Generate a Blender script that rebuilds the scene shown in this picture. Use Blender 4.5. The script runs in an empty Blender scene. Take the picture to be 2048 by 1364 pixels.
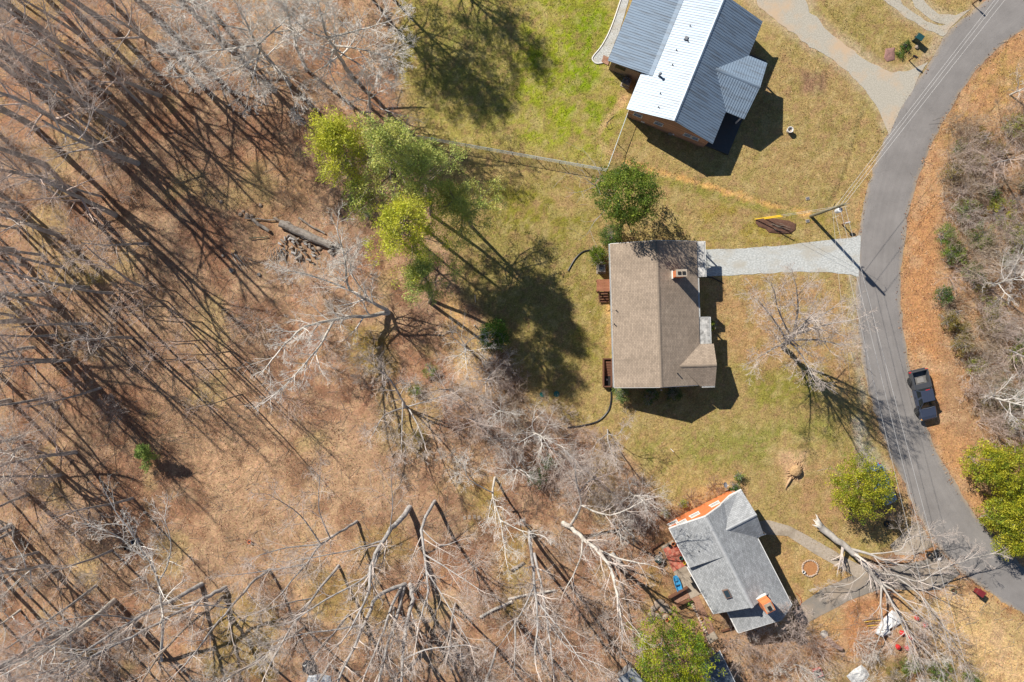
import bpy, bmesh, math, random
import numpy as np
from mathutils import Vector, Matrix, Quaternion

# ------------------------------------------------------------------ camera, sky, sun, exposure
SC = bpy.context.scene
COL = SC.collection
S = 19.0                       # photograph pixels per metre on the ground
HC = 2048 / S / (36 / 28)      # flying height of the camera: 28 mm lens, 107.8 m across the frame
R = math.radians

cam_d = bpy.data.cameras.new('camera')
cam_d.sensor_width = 36; cam_d.lens = 28; cam_d.clip_start = 0.5; cam_d.clip_end = 2000
cam = bpy.data.objects.new('camera', cam_d); COL.objects.link(cam)
cam.location = (0, 0, HC); cam.rotation_euler = (0, 0, 0)
SC.camera = cam

SUN_EL = 39.0
wd = bpy.data.worlds.new('World'); SC.world = wd; wd.use_nodes = True
wn = wd.node_tree.nodes; wl = wd.node_tree.links
sky = wn.new('ShaderNodeTexSky'); sky.sky_type = 'NISHITA'; sky.sun_disc = False
sky.sun_elevation = R(SUN_EL); sky.sun_rotation = R(-45); sky.altitude = 200; sky.air_density = 1.0; sky.dust_density = 0.1; sky.ozone_density = 4.0
wn['Background'].inputs[1].default_value = 0.06
wl.new(sky.outputs[0], wn['Background'].inputs[0])
sun_d = bpy.data.lights.new('sun', 'SUN'); sun_d.energy = 5.0; sun_d.angle = R(0.53); sun_d.color = (1.0, 0.94, 0.85)
sun = bpy.data.objects.new('sun', sun_d); COL.objects.link(sun); sun.location = (-60, 60, 80)
ce = math.cos(R(SUN_EL))
sun.rotation_euler = Vector((ce * .7071, -ce * .7071, -math.sin(R(SUN_EL)))).to_track_quat('-Z', 'Y').to_euler()
SC.view_settings.view_transform = 'Standard'; SC.view_settings.look = 'None'
SC.view_settings.exposure = 0.5; SC.view_settings.gamma = 1.0; SC.view_settings.use_curve_mapping = False

# ------------------------------------------------------------------ helpers
def P(px, py, h=0.0):
    """world point at height h seen at photograph pixel (px, py)"""
    k = (1 - h / HC) / S
    return Vector(((px - 1024) * k, (682 - py) * k, h))
def lin(c):
    c = np.asarray(c, float) / 255.0
    return np.where(c <= .04045, c / 12.92, ((c + .055) / 1.055) ** 2.4)
KILL = 1.38                     # light level on open ground: photographed colour -> surface colour
def alb(r, g, b, k=KILL):
    return tuple(np.clip(lin((r, g, b)) / k, 0.003, .85))

class Noise2:
    def __init__(s, seed): s.t = np.random.default_rng(seed).random((256, 256))
    def __call__(s, x, y):
        xi = np.floor(x).astype(int); yi = np.floor(y).astype(int)
        fx = x - xi; fy = y - yi
        fx = fx * fx * (3 - 2 * fx); fy = fy * fy * (3 - 2 * fy)
        t = s.t
        a = t[xi & 255, yi & 255]; b = t[(xi + 1) & 255, yi & 255]; c = t[xi & 255, (yi + 1) & 255]; d = t[(xi + 1) & 255, (yi + 1) & 255]
        return (a * (1 - fx) + b * fx) * (1 - fy) + (c * (1 - fx) + d * fx) * fy
_noises = [Noise2(100 + i) for i in range(8)]
def fbm(x, y, sc, k=0, octv=3):
    x = np.asarray(x, float); y = np.asarray(y, float); v = 0; a = 1; w = 0
    for o in range(octv):
        v = v + a * _noises[(k + o) % 8](x * sc * 2 ** o + 17.3 * k, y * sc * 2 ** o - 9.1 * k); w += a; a *= .5
    return v / w - .5

def seg_dist(X, Y, pts, closed=False):
    d = np.full(X.shape, 1e9)
    n = len(pts)
    for i in range(n if closed else n - 1):
        ax, ay = pts[i]; bx, by = pts[(i + 1) % n]
        dx, dy = bx - ax, by - ay; L = dx * dx + dy * dy + 1e-9
        t = np.clip(((X - ax) * dx + (Y - ay) * dy) / L, 0, 1)
        d = np.minimum(d, np.hypot(X - ax - t * dx, Y - ay - t * dy))
    return d
def inside(X, Y, pts):
    r = np.zeros(X.shape, bool); n = len(pts)
    for i in range(n):
        ax, ay = pts[i]; bx, by = pts[(i + 1) % n]
        if ay == by: continue
        c = ((ay > Y) != (by > Y)) & (X < (bx - ax) * (Y - ay) / (by - ay) + ax)
        r ^= c
    return r
def catmull(pts, n=6):
    pts = [np.array(p, float) for p in pts]; o = []
    for i in range(len(pts) - 1):
        p0 = pts[max(i - 1, 0)]; p1 = pts[i]; p2 = pts[i + 1]; p3 = pts[min(i + 2, len(pts) - 1)]
        for k in range(n):
            t = k / n
            o.append(.5 * (2 * p1 + (p2 - p0) * t + (2 * p0 - 5 * p1 + 4 * p2 - p3) * t * t + (3 * p1 - p0 - 3 * p2 + p3) * t ** 3))
    o.append(pts[-1]); return o

# ------------------------------------------------------------------ objects
def tag(o, label=None, cat=None, group=None, kind=None):
    if label: o['label'] = label
    if cat: o['category'] = cat
    if group: o['group'] = group
    if kind: o['kind'] = kind
    return o
def thing(name, label, cat, loc=(0, 0, 0), rz=0.0, group=None):
    o = bpy.data.objects.new(name, None); COL.objects.link(o); o.empty_display_size = .3
    o.location = loc; o.rotation_euler = (0, 0, rz)
    return tag(o, label, cat, group)
def mesh_np(name, V, F, col=None, smooth=False):
    """V (n,3), F (m,k) all faces of k corners, col (n,3) per-vertex colour"""
    V = np.asarray(V, np.float32); F = np.asarray(F, np.int32); k = F.shape[1]; m = len(F)
    me = bpy.data.meshes.new(name)
    me.vertices.add(len(V)); me.vertices.foreach_set('co', V.ravel())
    me.loops.add(m * k); me.loops.foreach_set('vertex_index', F.ravel())
    me.polygons.add(m)
    me.polygons.foreach_set('loop_start', np.arange(0, m * k, k, dtype=np.int32))
    me.polygons.foreach_set('loop_total', np.full(m, k, np.int32))
    if smooth: me.polygons.foreach_set('use_smooth', np.ones(m, bool))
    if col is not None:
        a = me.color_attributes.new('Col', 'FLOAT_COLOR', 'POINT')
        c = np.ones((len(V), 4), np.float32); c[:, :3] = col
        a.data.foreach_set('color', c.ravel())
    me.update(calc_edges=True)
    return me
def link(name, me, mat=None, parent=None):
    if mat is not None and not me.materials: me.materials.append(mat)
    o = bpy.data.objects.new(name, me); COL.objects.link(o)
    if parent is not None: o.parent = parent
    return o

class MB:
    def __init__(s): s.v = []; s.f = []
    def add(s, vs, fs):
        b = len(s.v); s.v += [tuple(v) for v in vs]; s.f += [tuple(b + i for i in f) for f in fs]; return s
    def box(s, c, d, rz=0.0, M=None):
        hx, hy, hz = d[0] / 2, d[1] / 2, d[2] / 2
        vs = [Vector((x, y, z)) for z in (-hz, hz) for x, y in ((-hx, -hy), (hx, -hy), (hx, hy), (-hx, hy))]
        m = M if M is not None else Matrix.Rotation(rz, 3, 'Z')
        c = Vector(c); vs = [m @ v + c for v in vs]
        return s.add(vs, [(3, 2, 1, 0), (4, 5, 6, 7), (0, 1, 5, 4), (1, 2, 6, 5), (2, 3, 7, 6), (3, 0, 4, 7)])
    def poly(s, pts): return s.add(pts, [tuple(range(len(pts)))])
    def slab(s, pts, t, d=(0, 0, -1)):
        n = len(pts); d = Vector(d) * t; a = [Vector(p) for p in pts]
        b = [p + d for p in a]
        return s.add(a + b, [tuple(range(n)), tuple(range(2 * n - 1, n - 1, -1))] + [(i, i + n, (i + 1) % n + n, (i + 1) % n) for i in range(n)])
    def tube(s, pts, r, n=8, cap=True):
        pts = [Vector(p) for p in pts]; m = len(pts)
        if not hasattr(r, '__len__'): r = [r] * m
        vs = []
        for i, p in enumerate(pts):
            t = (pts[min(i + 1, m - 1)] - pts[max(i - 1, 0)]).normalized()
            u = t.cross(Vector((0.13, .31, .94)))
            if u.length < .05: u = t.cross(Vector((1, 0, 0)))
            u.normalize(); w = t.cross(u)
            vs += [p + (u * math.cos(a) + w * math.sin(a)) * r[i] for a in [2 * math.pi * k / n for k in range(n)]]
        fs = [(i * n + k, i * n + (k + 1) % n, (i + 1) * n + (k + 1) % n, (i + 1) * n + k) for i in range(m - 1) for k in range(n)]
        if cap: fs += [tuple(range(n - 1, -1, -1)), tuple((m - 1) * n + k for k in range(n))]
        return s.add(vs, fs)
    def lathe(s, prof, n=16, c=(0, 0, 0), M=None):
        vs = []; c = Vector(c)
        for r, z in prof:
            for k in range(n):
                v = Vector((r * math.cos(2 * math.pi * k / n), r * math.sin(2 * math.pi * k / n), z))
                vs.append((M @ v if M is not None else v) + c)
        m = len(prof)
        fs = [(i * n + k, i * n + (k + 1) % n, (i + 1) * n + (k + 1) % n, (i + 1) * n + k) for i in range(m - 1) for k in range(n)]
        fs += [tuple(range(n - 1, -1, -1)), tuple((m - 1) * n + k for k in range(n))]
        return s.add(vs, fs)
    def rock(s, c, r, seed=0, sq=(1, 1, .6), M=None):
        rg = random.Random(seed); bm = bmesh.new(); bmesh.ops.create_icosphere(bm, subdivisions=2 if max(sq) * r > .25 else 1, radius=1)
        c = Vector(c); rz = Matrix.Rotation(rg.random() * 6.28, 3, 'Z'); q = [Vector((rg.uniform(-1, 1), rg.uniform(-1, 1), rg.uniform(-1, 1))) for _ in range(5)]
        vs = []
        for v in bm.verts:
            k = r * (1 + .16 * sum(math.sin(2.3 * v.co.dot(a) + i) for i, a in enumerate(q)) / 1.6)
            vs.append(c + rz @ Vector((v.co.x * sq[0], v.co.y * sq[1], v.co.z * sq[2])) * k)
        bm.verts.index_update(); fs = [tuple(x.index for x in f.verts) for f in bm.faces]; bm.free()
        return s.add(vs, fs)
    def build(s, name, mat, parent=None, smooth=False, bevel=0.0, world=False, seg=2):
        me = bpy.data.meshes.new(name); v = s.v
        if world and parent is not None:
            o = parent.matrix_basis.inverted() if False else None
            M = (Matrix.Translation(parent.location) @ parent.rotation_euler.to_matrix().to_4x4()).inverted()
            v = [tuple(M @ Vector(p)) for p in v]
        me.from_pydata(v, [], s.f); me.update()
        bm = bmesh.new(); bm.from_mesh(me); bmesh.ops.recalc_face_normals(bm, faces=bm.faces)
        if bevel > 0: bmesh.ops.bevel(bm, geom=list(bm.edges), offset=bevel, segments=seg, affect='EDGES', profile=.5)
        bm.to_mesh(me); bm.free()
        if smooth:
            for p in me.polygons: p.use_smooth = True
        return link(name, me, mat, parent)
    def one(s, name, mat, label, cat, group=None, origin=None, **kw):
        """a top-level thing that is one mesh, its origin at its base"""
        if origin is None:
            a = np.array(s.v); origin = ((a[:, 0].min() + a[:, 0].max()) / 2, (a[:, 1].min() + a[:, 1].max()) / 2, a[:, 2].min())
        s.v = [(x - origin[0], y - origin[1], z - origin[2]) for x, y, z in s.v]
        o = s.build(name, mat, **kw); o.location = origin
        return tag(o, label, cat, group)

# ------------------------------------------------------------------ materials
_mats = {}
def nodes(m):
    m.use_nodes = True; return m.node_tree.nodes, m.node_tree.links, m.node_tree.nodes['Principled BSDF']
def N(nt, t, **kw):
    n = nt.new(t)
    for k, v in kw.items():
        if k == 'inp':
            for a, b in v.items(): n.inputs[a].default_value = b
        else: setattr(n, k, v)
    return n
def rgb(c): return (c[0], c[1], c[2], 1)
def mat_noise(name, c1, c2, scale=4.0, rough=.85, bump=.0, bscale=None, metal=0.0, detail=5, coord='Object', c3=None, scale3=.6, spec=.3, attr=False, stretch=None):
    """two colours mixed by noise, a third by a larger noise; with attr the vertex colour is multiplied in"""
    if name in _mats: return _mats[name]
    m = bpy.data.materials.new(name); nt, ln, bs = nodes(m)
    tc = N(nt, 'ShaderNodeTexCoord'); src = tc.outputs[coord]
    if stretch:
        mp = N(nt, 'ShaderNodeMapping'); mp.inputs['Scale'].default_value = stretch; ln.new(src, mp.inputs[0]); src = mp.outputs[0]
    nz = N(nt, 'ShaderNodeTexNoise', inp={'Scale': scale, 'Detail': detail, 'Roughness': .65}); ln.new(src, nz.inputs['Vector'])
    rp = N(nt, 'ShaderNodeValToRGB'); rp.color_ramp.elements[0].position = .3; rp.color_ramp.elements[1].position = .7
    rp.color_ramp.elements[0].color = rgb(c1); rp.color_ramp.elements[1].color = rgb(c2); ln.new(nz.outputs[0], rp.inputs[0])
    out = rp.outputs[0]
    if c3 is not None:
        n3 = N(nt, 'ShaderNodeTexNoise', inp={'Scale': scale3, 'Detail': 4, 'Roughness': .6}); ln.new(src, n3.inputs['Vector'])
        r3 = N(nt, 'ShaderNodeValToRGB'); r3.color_ramp.elements[0].position = .48; r3.color_ramp.elements[1].position = .66; ln.new(n3.outputs[0], r3.inputs[0])
        mx = N(nt, 'ShaderNodeMix', data_type='RGBA'); ln.new(r3.outputs[0], mx.inputs[0]); ln.new(out, mx.inputs[6]); mx.inputs[7].default_value = rgb(c3); out = mx.outputs[2]
    if attr:
        at = N(nt, 'ShaderNodeAttribute', attribute_name='Col'); mm = N(nt, 'ShaderNodeMix', data_type='RGBA', blend_type='MULTIPLY'); mm.inputs[0].default_value = 1
        ln.new(out, mm.inputs[6]); ln.new(at.outputs[0], mm.inputs[7]); out = mm.outputs[2]
    ln.new(out, bs.inputs['Base Color'])
    bs.inputs['Roughness'].default_value = rough; bs.inputs['Metallic'].default_value = metal; bs.inputs['Specular IOR Level'].default_value = spec
    if bump > 0:
        nb = N(nt, 'ShaderNodeTexNoise', inp={'Scale': bscale or scale * 2, 'Detail': 5, 'Roughness': .7}); ln.new(src, nb.inputs['Vector'])
        b = N(nt, 'ShaderNodeBump', inp={'Strength': bump, 'Distance': .04}); ln.new(nb.outputs[0], b.inputs['Height']); ln.new(b.outputs[0], bs.inputs['Normal'])
    _mats[name] = m; return m
def mat_flat(name, c, rough=.5, metal=0.0, spec=.4, var=.12, scale=6.0):
    c = np.array(c); return mat_noise(name, c * (1 - var), np.minimum(c * (1 + var), .95), scale=scale, rough=rough, metal=metal, spec=spec)
def mat_leaf(name, tint=(1, 1, 1), rough=.55, trans=.28):
    if name in _mats: return _mats[name]
    m = bpy.data.materials.new(name); nt, ln, bs = nodes(m)
    at = N(nt, 'ShaderNodeAttribute', attribute_name='Col')
    mm = N(nt, 'ShaderNodeMix', data_type='RGBA', blend_type='MULTIPLY'); mm.inputs[0].default_value = 1; mm.inputs[7].default_value = rgb(tint)
    ln.new(at.outputs[0], mm.inputs[6]); ln.new(mm.outputs[2], bs.inputs['Base Color'])
    bs.inputs['Roughness'].default_value = rough; bs.inputs['Specular IOR Level'].default_value = .25
    tr = N(nt, 'ShaderNodeBsdfTranslucent'); ln.new(mm.outputs[2], tr.inputs[0])
    mx = N(nt, 'ShaderNodeMixShader'); mx.inputs[0].default_value = trans
    ln.new(bs.outputs[0], mx.inputs[1]); ln.new(tr.outputs[0], mx.inputs[2]); ln.new(mx.outputs[0], nt['Material Output'].inputs[0])
    _mats[name] = m; return m
def mat_glass(name='window_glass', c=(.03, .045, .055)):
    return mat_flat(name, c, rough=.06, spec=.8)
# ------------------------------------------------------------------ ground
def axis(lo, hi, step, far):
    a = np.arange(lo, hi + 1e-6, step); o = [0]; d = step
    while o[-1] < far: d *= 1.35; o.append(o[-1] + d)
    o = np.array(o[1:]); return np.concatenate([lo - o[::-1], a, hi + o])
GX = axis(-59, 59, .27, 260); GY = axis(-41, 41, .27, 260)
XX, YY = np.meshgrid(GX, GY, indexing='ij')
PX = XX * S + 1024; PY = 682 - YY * S

ROAD_L = [(2140, -190), (2040, -72), (1973, 0), (1903, 57), (1869, 110), (1829, 167), (1796, 217), (1769, 277), (1749, 327), (1729, 400), (1719, 455), (1714, 520), (1713, 590), (1717, 660), (1724, 720), (1738, 790), (1757, 850), (1779, 909), (1804, 960), (1836, 1030), (1873, 1090), (1919, 1140), (1978, 1184), (2048, 1231), (2160, 1300), (2400, 1420)]
ROAD_R = [(2260, -120), (2140, -18), (2048, 57), (1996, 97), (1956, 137), (1923, 183), (1889, 240), (1863, 290), (1836, 357), (1819, 417), (1812, 455), (1804, 530), (1802, 600), (1805, 640), (1812, 690), (1821, 740), (1835, 795), (1853, 850), (1876, 909), (1906, 959), (1940, 1014), (1970, 1050), (2008, 1092), (2060, 1142), (2180, 1210), (2420, 1330)]
ROAD_POLY = ROAD_L + ROAD_R[::-1]
HOUSES_PX = [[(1205, 470), (1450, 470), (1450, 790), (1205, 790)], [(1200, -120), (1260, 240), (1430, 310), (1560, 130), (1640, -120)], [(1320, 1050), (1480, 970), (1600, 1220), (1460, 1290)]]
DITCH = [(1655, 420), (1675, 385), (1697, 330), (1712, 275), (1722, 240), (1732, 222)]
DITCH2 = [(1240, 318), (1300, 338), (1420, 372), (1520, 402), (1620, 428)]

flat_m = np.ones_like(XX)
def bb(poly, m=60):
    a = np.array(poly); return (PX > a[:, 0].min() - m) & (PX < a[:, 0].max() + m) & (PY > a[:, 1].min() - m) & (PY < a[:, 1].max() + m)
def sdf(poly, m=60):
    """pixels outside (+) / inside (-) the polygon, evaluated near it"""
    d = np.full(XX.shape, 999.0); k = bb(poly, m); x = PX[k]; y = PY[k]
    e = seg_dist(x, y, poly, True); e[inside(x, y, poly)] *= -1; d[k] = e; return d
woods_poly = [(-4000, -4000), (1000, -4000), (800, 0), (800, 200), (850, 330), (890, 480), (930, 600), (1000, 700), (1060, 800), (1180, 880), (1270, 950), (1330, 1060), (1400, 1290), (1500, 1364), (1500, 5000), (-4000, 5000)]
wood_in = inside(PX, PY, woods_poly)
wood_d = seg_dist(PX, PY, woods_poly, True); WOOD = np.clip(np.where(wood_in, wood_d, 0) / 90, 0, 1)
for p in HOUSES_PX + [ROAD_POLY]:
    flat_m = np.minimum(flat_m, np.clip((sdf(p, 90) - 8) / 60, 0, 1))
def relief(x, y): return fbm(x, y, .16, 2, 3) * .75 + fbm(x, y, .9, 5, 2) * .12
GZ = relief(XX, YY) * (.12 + .88 * WOOD) * flat_m - .02
dd = seg_dist(PX, PY, DITCH); GZ -= .13 * np.clip(1 - dd / 6, 0, 1)
dd2 = seg_dist(PX, PY, DITCH2); GZ -= .10 * np.clip(1 - dd2 / 9, 0, 1)
def gz(x, y):
    i = np.clip(np.searchsorted(GX, x) - 1, 0, len(GX) - 2); j = np.clip(np.searchsorted(GY, y) - 1, 0, len(GY) - 2)
    fx = (x - GX[i]) / (GX[i + 1] - GX[i]); fy = (y - GY[j]) / (GY[j + 1] - GY[j])
    return (GZ[i, j] * (1 - fx) + GZ[i + 1, j] * fx) * (1 - fy) + (GZ[i, j + 1] * (1 - fx) + GZ[i + 1, j + 1] * fx) * fy
def G(px, py, dz=0.0):
    """point on the ground at a pixel"""
    p = P(px, py); return Vector((p.x, p.y, float(gz(p.x, p.y)) + dz))

N1 = fbm(XX, YY, .35, 0, 4); N2 = fbm(XX, YY, .12, 3, 4); N3 = fbm(XX, YY, 1.1, 1, 3); N4 = fbm(XX, YY, .22, 6, 4)
C = np.zeros(XX.shape + (3,)); C[:] = alb(184, 149, 121)
def sm(a, b, x): t = np.clip((x - a) / (b - a), 0, 1); return t * t * (3 - 2 * t)
def lay(m, c, k=KILL):
    C[:] = C * (1 - m[..., None]) + np.array(alb(*c, k=k)) * m[..., None]
def zone(poly, c, soft=14, op=1.0, warp=30, patch=None):
    d = sdf(poly, 80) + (N1 * warp + N3 * warp * .5); m = op * sm(soft, -soft, d)
    if patch is not None: m = m * sm(*patch, N1 + .5 * N3)
    lay(m, c); return m
def line(pts, c, w, soft=5, op=1.0, warp=8):
    k = bb(pts, 60); d = np.full(XX.shape, 999.); d[k] = seg_dist(PX[k], PY[k], pts)
    m = op * sm(w + soft, w - soft, d + N3 * warp); lay(m, c); return m
# woods: brown leaf litter, redder and greyer drifts, pale open patches
UL = np.clip(1 - np.hypot(PX - 150, PY - 250) / 520, 0, 1); lay(UL * .45, (166, 126, 102)); lay(sm(-.02, .16, N2 + .4 * N1) * .6, (176, 126, 98)); lay(sm(.02, .2, N4 + .4 * N3) * .5, (160, 136, 116)); lay(sm(.05, .25, -N2 + .3 * N3) * .5, (200, 164, 132))
zone([(300, 560), (420, 540), (540, 800), (640, 860), (760, 940), (760, 1300), (480, 1330), (380, 1000), (300, 800)], (200, 164, 131), 40, .7)
zone([(440, 320), (560, 300), (640, 380), (520, 480)], (196, 156, 112), 30, .5)
for p, o in (([(925, 955), (1000, 960), (1010, 1050), (930, 1060)], .7), ([(600, 1130), (740, 1150), (780, 1260), (640, 1240)], .55), ([(430, 1190), (560, 1200), (540, 1360), (420, 1340)], .6),
             ([(700, 655), (790, 660), (780, 745), (700, 740)], .75), ([(805, 840), (860, 850), (845, 910), (800, 900)], .7), ([(1000, 1040), (1060, 1060), (1050, 1240), (1000, 1230)], .6), ([(700, 1060), (800, 1040), (830, 1120), (720, 1120)], .45),
             ([(1290, 1120), (1330, 1160), (1350, 1210), (1300, 1180)], .6)):
    zone(p, (160, 138, 62), 18, o, 40)
zone([(870, 1175), (930, 1190), (1030, 1240), (1010, 1262), (900, 1225), (860, 1200)], (184, 158, 134), 10, .8, 14)
# lawns
lawn = [(800, -400), (2000, -400), (1960, -20), (1750, 330), (1716, 480), (1712, 600), (1722, 720), (1760, 870), (1810, 1000), (1850, 1075), (1720, 1130), (1600, 1250), (1480, 1010), (1330, 1010), (1262, 905), (1180, 862), (1060, 800), (1000, 700), (940, 600), (890, 480), (850, 330), (800, 200)]
LAWN = zone(lawn, (182, 159, 104), 16, 1, 24)
mB = zone([(800, -200), (1300, -200), (1215, 120), (1250, 225), (1212, 335), (990, 300), (850, 270), (790, 120)], (176, 164, 88), 18, .9, 30)
zone([(1060, -200), (1250, -200), (1210, 130), (1250, 225), (1205, 320), (1040, 290), (1000, 180), (1040, 60)], (160, 168, 48), 26, 1, 60, (-.2, .06))
zone([(1130, 10), (1225, 10), (1205, 140), (1245, 170), (1200, 250), (1130, 230)], (138, 160, 30), 24, .9, 60, (-.14, .06))
zone([(830, -20), (1010, -20), (1010, 260), (860, 270)], (142, 146, 78), 24, .6, 60, (-.1, .14))
zone([(960, 350), (1190, 370), (1200, 460), (1120, 500), (980, 480)], (146, 142, 52), 26, .9, 60, (-.16, .08))
zone([(900, 420), (1200, 490), (1210, 760), (1120, 800), (1020, 690), (930, 560)], (158, 146, 84), 30, .75, 60)
zone([(1130, 540), (1212, 600), (1212, 760), (1150, 700)], (146, 142, 52), 22, .7, 50, (-.12, .1))
zone([(1400, 395), (1700, 430), (1700, 484), (1560, 492), (1400, 500)], (168, 150, 70), 14, .85, 40, (-.14, .12))
zone([(1420, 555), (1700, 555), (1712, 700), (1700, 790), (1500, 740), (1430, 660)], (192, 154, 110), 24, .85, 30)
zone([(1480, 735), (1650, 745), (1640, 800), (1520, 812)], (142, 142, 54), 22, .8, 40)
zone([(1270, 880), (1420, 850), (1680, 820), (1700, 880), (1560, 930), (1420, 950), (1330, 1000), (1290, 960)], (152, 152, 76), 24, .85, 60, (-.16, .1))
zone([(1540, 920), (1800, 920), (1830, 1060), (1620, 1060)], (190, 152, 112), 24, .8, 40)
zone([(1560, 90), (1700, 150), (1750, 240), (1700, 420), (1480, 300)], (182, 155, 105), 20, .7, 40)
zone([(1620, 0), (1760, 10), (1830, 80), (1830, 125), (1770, 130), (1690, 70)], (170, 152, 92), 12, .8, 30, (-.2, .12))
zone([(1850, -60), (1960, -60), (1900, 30), (1850, 10)], (184, 158, 106), 12, .8, 20)
zone([(1600, 140), (1655, 145), (1650, 190), (1605, 185)], (150, 116, 98), 9, .8, 16)
line([(1215, 350), (1300, 355), (1420, 385), (1520, 412), (1600, 428)], (140, 142, 56), 9, 6, .7)
# bare earth, and a dark line shading the ditch
zone([(880, 590), (925, 600), (965, 720), (985, 790), (930, 770), (885, 690)], (214, 172, 116), 14, .9, 20)
zone([(985, 750), (1080, 800), (1060, 830), (980, 800)], (196, 158, 112), 18, .6, 30)
line([(1250, 195), (1225, 225), (1205, 255), (1192, 275), (1215, 300), (1240, 318)], (216, 180, 134), 5, 5, .9, 16)
line([(1240, 318), (1300, 338), (1350, 352), (1420, 372), (1520, 402), (1620, 428)], (226, 178, 112), 5, 3, .95, 16)
line([(1216, 610), (1217, 700)], (226, 182, 122), 4, 3, .9, 6)
zone([(1660, 415), (1720, 400), (1712, 500), (1690, 480)], (190, 160, 116), 10, .7, 20)
line(DITCH, (128, 116, 66), 2, 2, .35, 4)  # shade of the ditch edge, put into the ground colour
line([(1740, 330), (1722, 400), (1714, 460)], (200, 160, 110), 6, 5, .8)
# east verge: pine straw, rough grass further up, thicket floor
verge = [(2300, 0), (2048, 60), (1996, 97), (1923, 183), (1863, 290), (1819, 417), (1804, 530), (1802, 600), (1812, 690), (1853, 850), (1906, 959), (1996, 1079), (2048, 1130), (2300, 1260), (3400, 900), (3400, -400)]
VERGE = zone(verge, (204, 156, 112), 6, 1, 6)
zone([(1830, 420), (1880, 420), (1880, 860), (1860, 860), (1815, 680), (1815, 520)], (206, 150, 104), 14, .6, 20)
zone([(2060, 50), (2060, 180), (1960, 260), (1890, 300), (1870, 280), (1960, 140)], (184, 156, 96), 14, .8, 40, (-.2, .12))
zone([(1890, 240), (2400, 160), (2400, 900), (1950, 900), (1890, 840), (1870, 600), (1880, 400)], (178, 144, 112), 24, .8, 40)
zone([(1830, 690), (1850, 690), (1866, 745), (1836, 745)], (216, 180, 140), 8, .6, 14)
# around the lower right house
zone([(1320, 1005), (1470, 945), (1490, 965), (1500, 1000), (1345, 1050)], (206, 170, 122), 7, .85, 12)
zone([(1330, 1030), (1480, 970), (1475, 985), (1340, 1055)], (150, 118, 92), 6, .7, 20)
zone([(1300, 1060), (1345, 1055), (1450, 1260), (1410, 1300), (1330, 1160)], (178, 140, 104), 12, .9, 20)
zone([(1485, 1262), (1580, 1250), (1640, 1230), (1700, 1364), (1720, 1500), (1450, 1500), (1440, 1330)], (190, 152, 118), 14, .9, 26)
zone([(1600, 1260), (1720, 1190), (1830, 1140), (1860, 1180), (1800, 1260), (1700, 1330), (1630, 1330)], (198, 142, 98), 18, .85, 36)
zone([(1790, 1090), (1870, 1090), (1890, 1160), (1800, 1180)], (196, 136, 76), 12, .8, 24)
zone([(1860, 1220), (1900, 1160), (1990, 1190), (2300, 1330), (2300, 1500), (1960, 1500), (1880, 1364)], (232, 194, 140), 16, .95, 30)
line([(1880, 1150), (1960, 1180), (2048, 1236)], (204, 150, 92), 7, 6, .8, 10)
zone([(1640, 1320), (1960, 1320), (1980, 1500), (1620, 1500)], (158, 142, 82), 22, .6, 50)
zone([(1560, 905), (1612, 905), (1615, 950), (1570, 985)], (224, 188, 148), 9, .9, 14)
zone([(1520, 1040), (1590, 1060), (1740, 1140), (1680, 1180), (1590, 1225), (1545, 1130)], (196, 160, 110), 10, .8, 16)
for p_ in ([(1470, -70), (1610, -70), (1635, 20), (1680, 62), (1728, 96), (1790, 132), (1850, 124), (1800, 225), (1766, 280), (1748, 225), (1720, 182), (1685, 150), (1645, 122), (1560, 62), (1500, 18)], [(1745, -40), (1830, -40), (1870, 10), (1915, 26), (1890, 80), (1850, 62), (1790, 30)]): zone(p_, (200, 180, 150), 9, .75, 18)
# gravel margins of the road
line([(1708, 480), (1706, 600), (1716, 720), (1728, 800)], (190, 178, 160), 8, 7, .8, 10)
zone([(1702, 838), (1716, 830), (1755, 905), (1780, 940), (1720, 945)], (196, 190, 176), 8, .9, 14)
line([(1960, 12), (1905, 50), (1850, 120), (1800, 200), (1772, 255)], (196, 178, 152), 9, 7, .85, 10)
# mottling of the lawns: greener, browner and paler spots a hand to a pace across
N5 = fbm(XX, YY, .8, 7, 4); N6 = fbm(XX, YY, 1.7, 4, 3)
lay(LAWN * sm(.02, .2, N5) * .5, (150, 140, 74)); lay(LAWN * sm(.04, .22, N6) * .45, (184, 144, 116)); lay(LAWN * sm(.06, .2, -N6 + .3 * N5) * .4, (204, 180, 134)); lay(LAWN * sm(.08, .24, -N5) * .3, (158, 128, 88))
lay((1 - LAWN) * sm(.04, .22, N6) * .4, (152, 114, 92)); lay((1 - LAWN) * sm(.04, .2, -N5) * .45, (212, 178, 144)); lay((1 - LAWN) * (1 - VERGE) * sm(.06, .22, N1 + .4 * N5) * .5, (136, 100, 80)); lay((1 - LAWN) * (1 - VERGE) * sm(.1, .25, -N4) * .5, (196, 172, 120))
GREEN = C[..., 1] / (C[..., 0] + 1e-4)
ni, nj = XX.shape
idx = np.arange(ni * nj).reshape(ni, nj)
F = np.stack([idx[:-1, :-1], idx[1:, :-1], idx[1:, 1:], idx[:-1, 1:]], -1).reshape(-1, 4)

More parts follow.
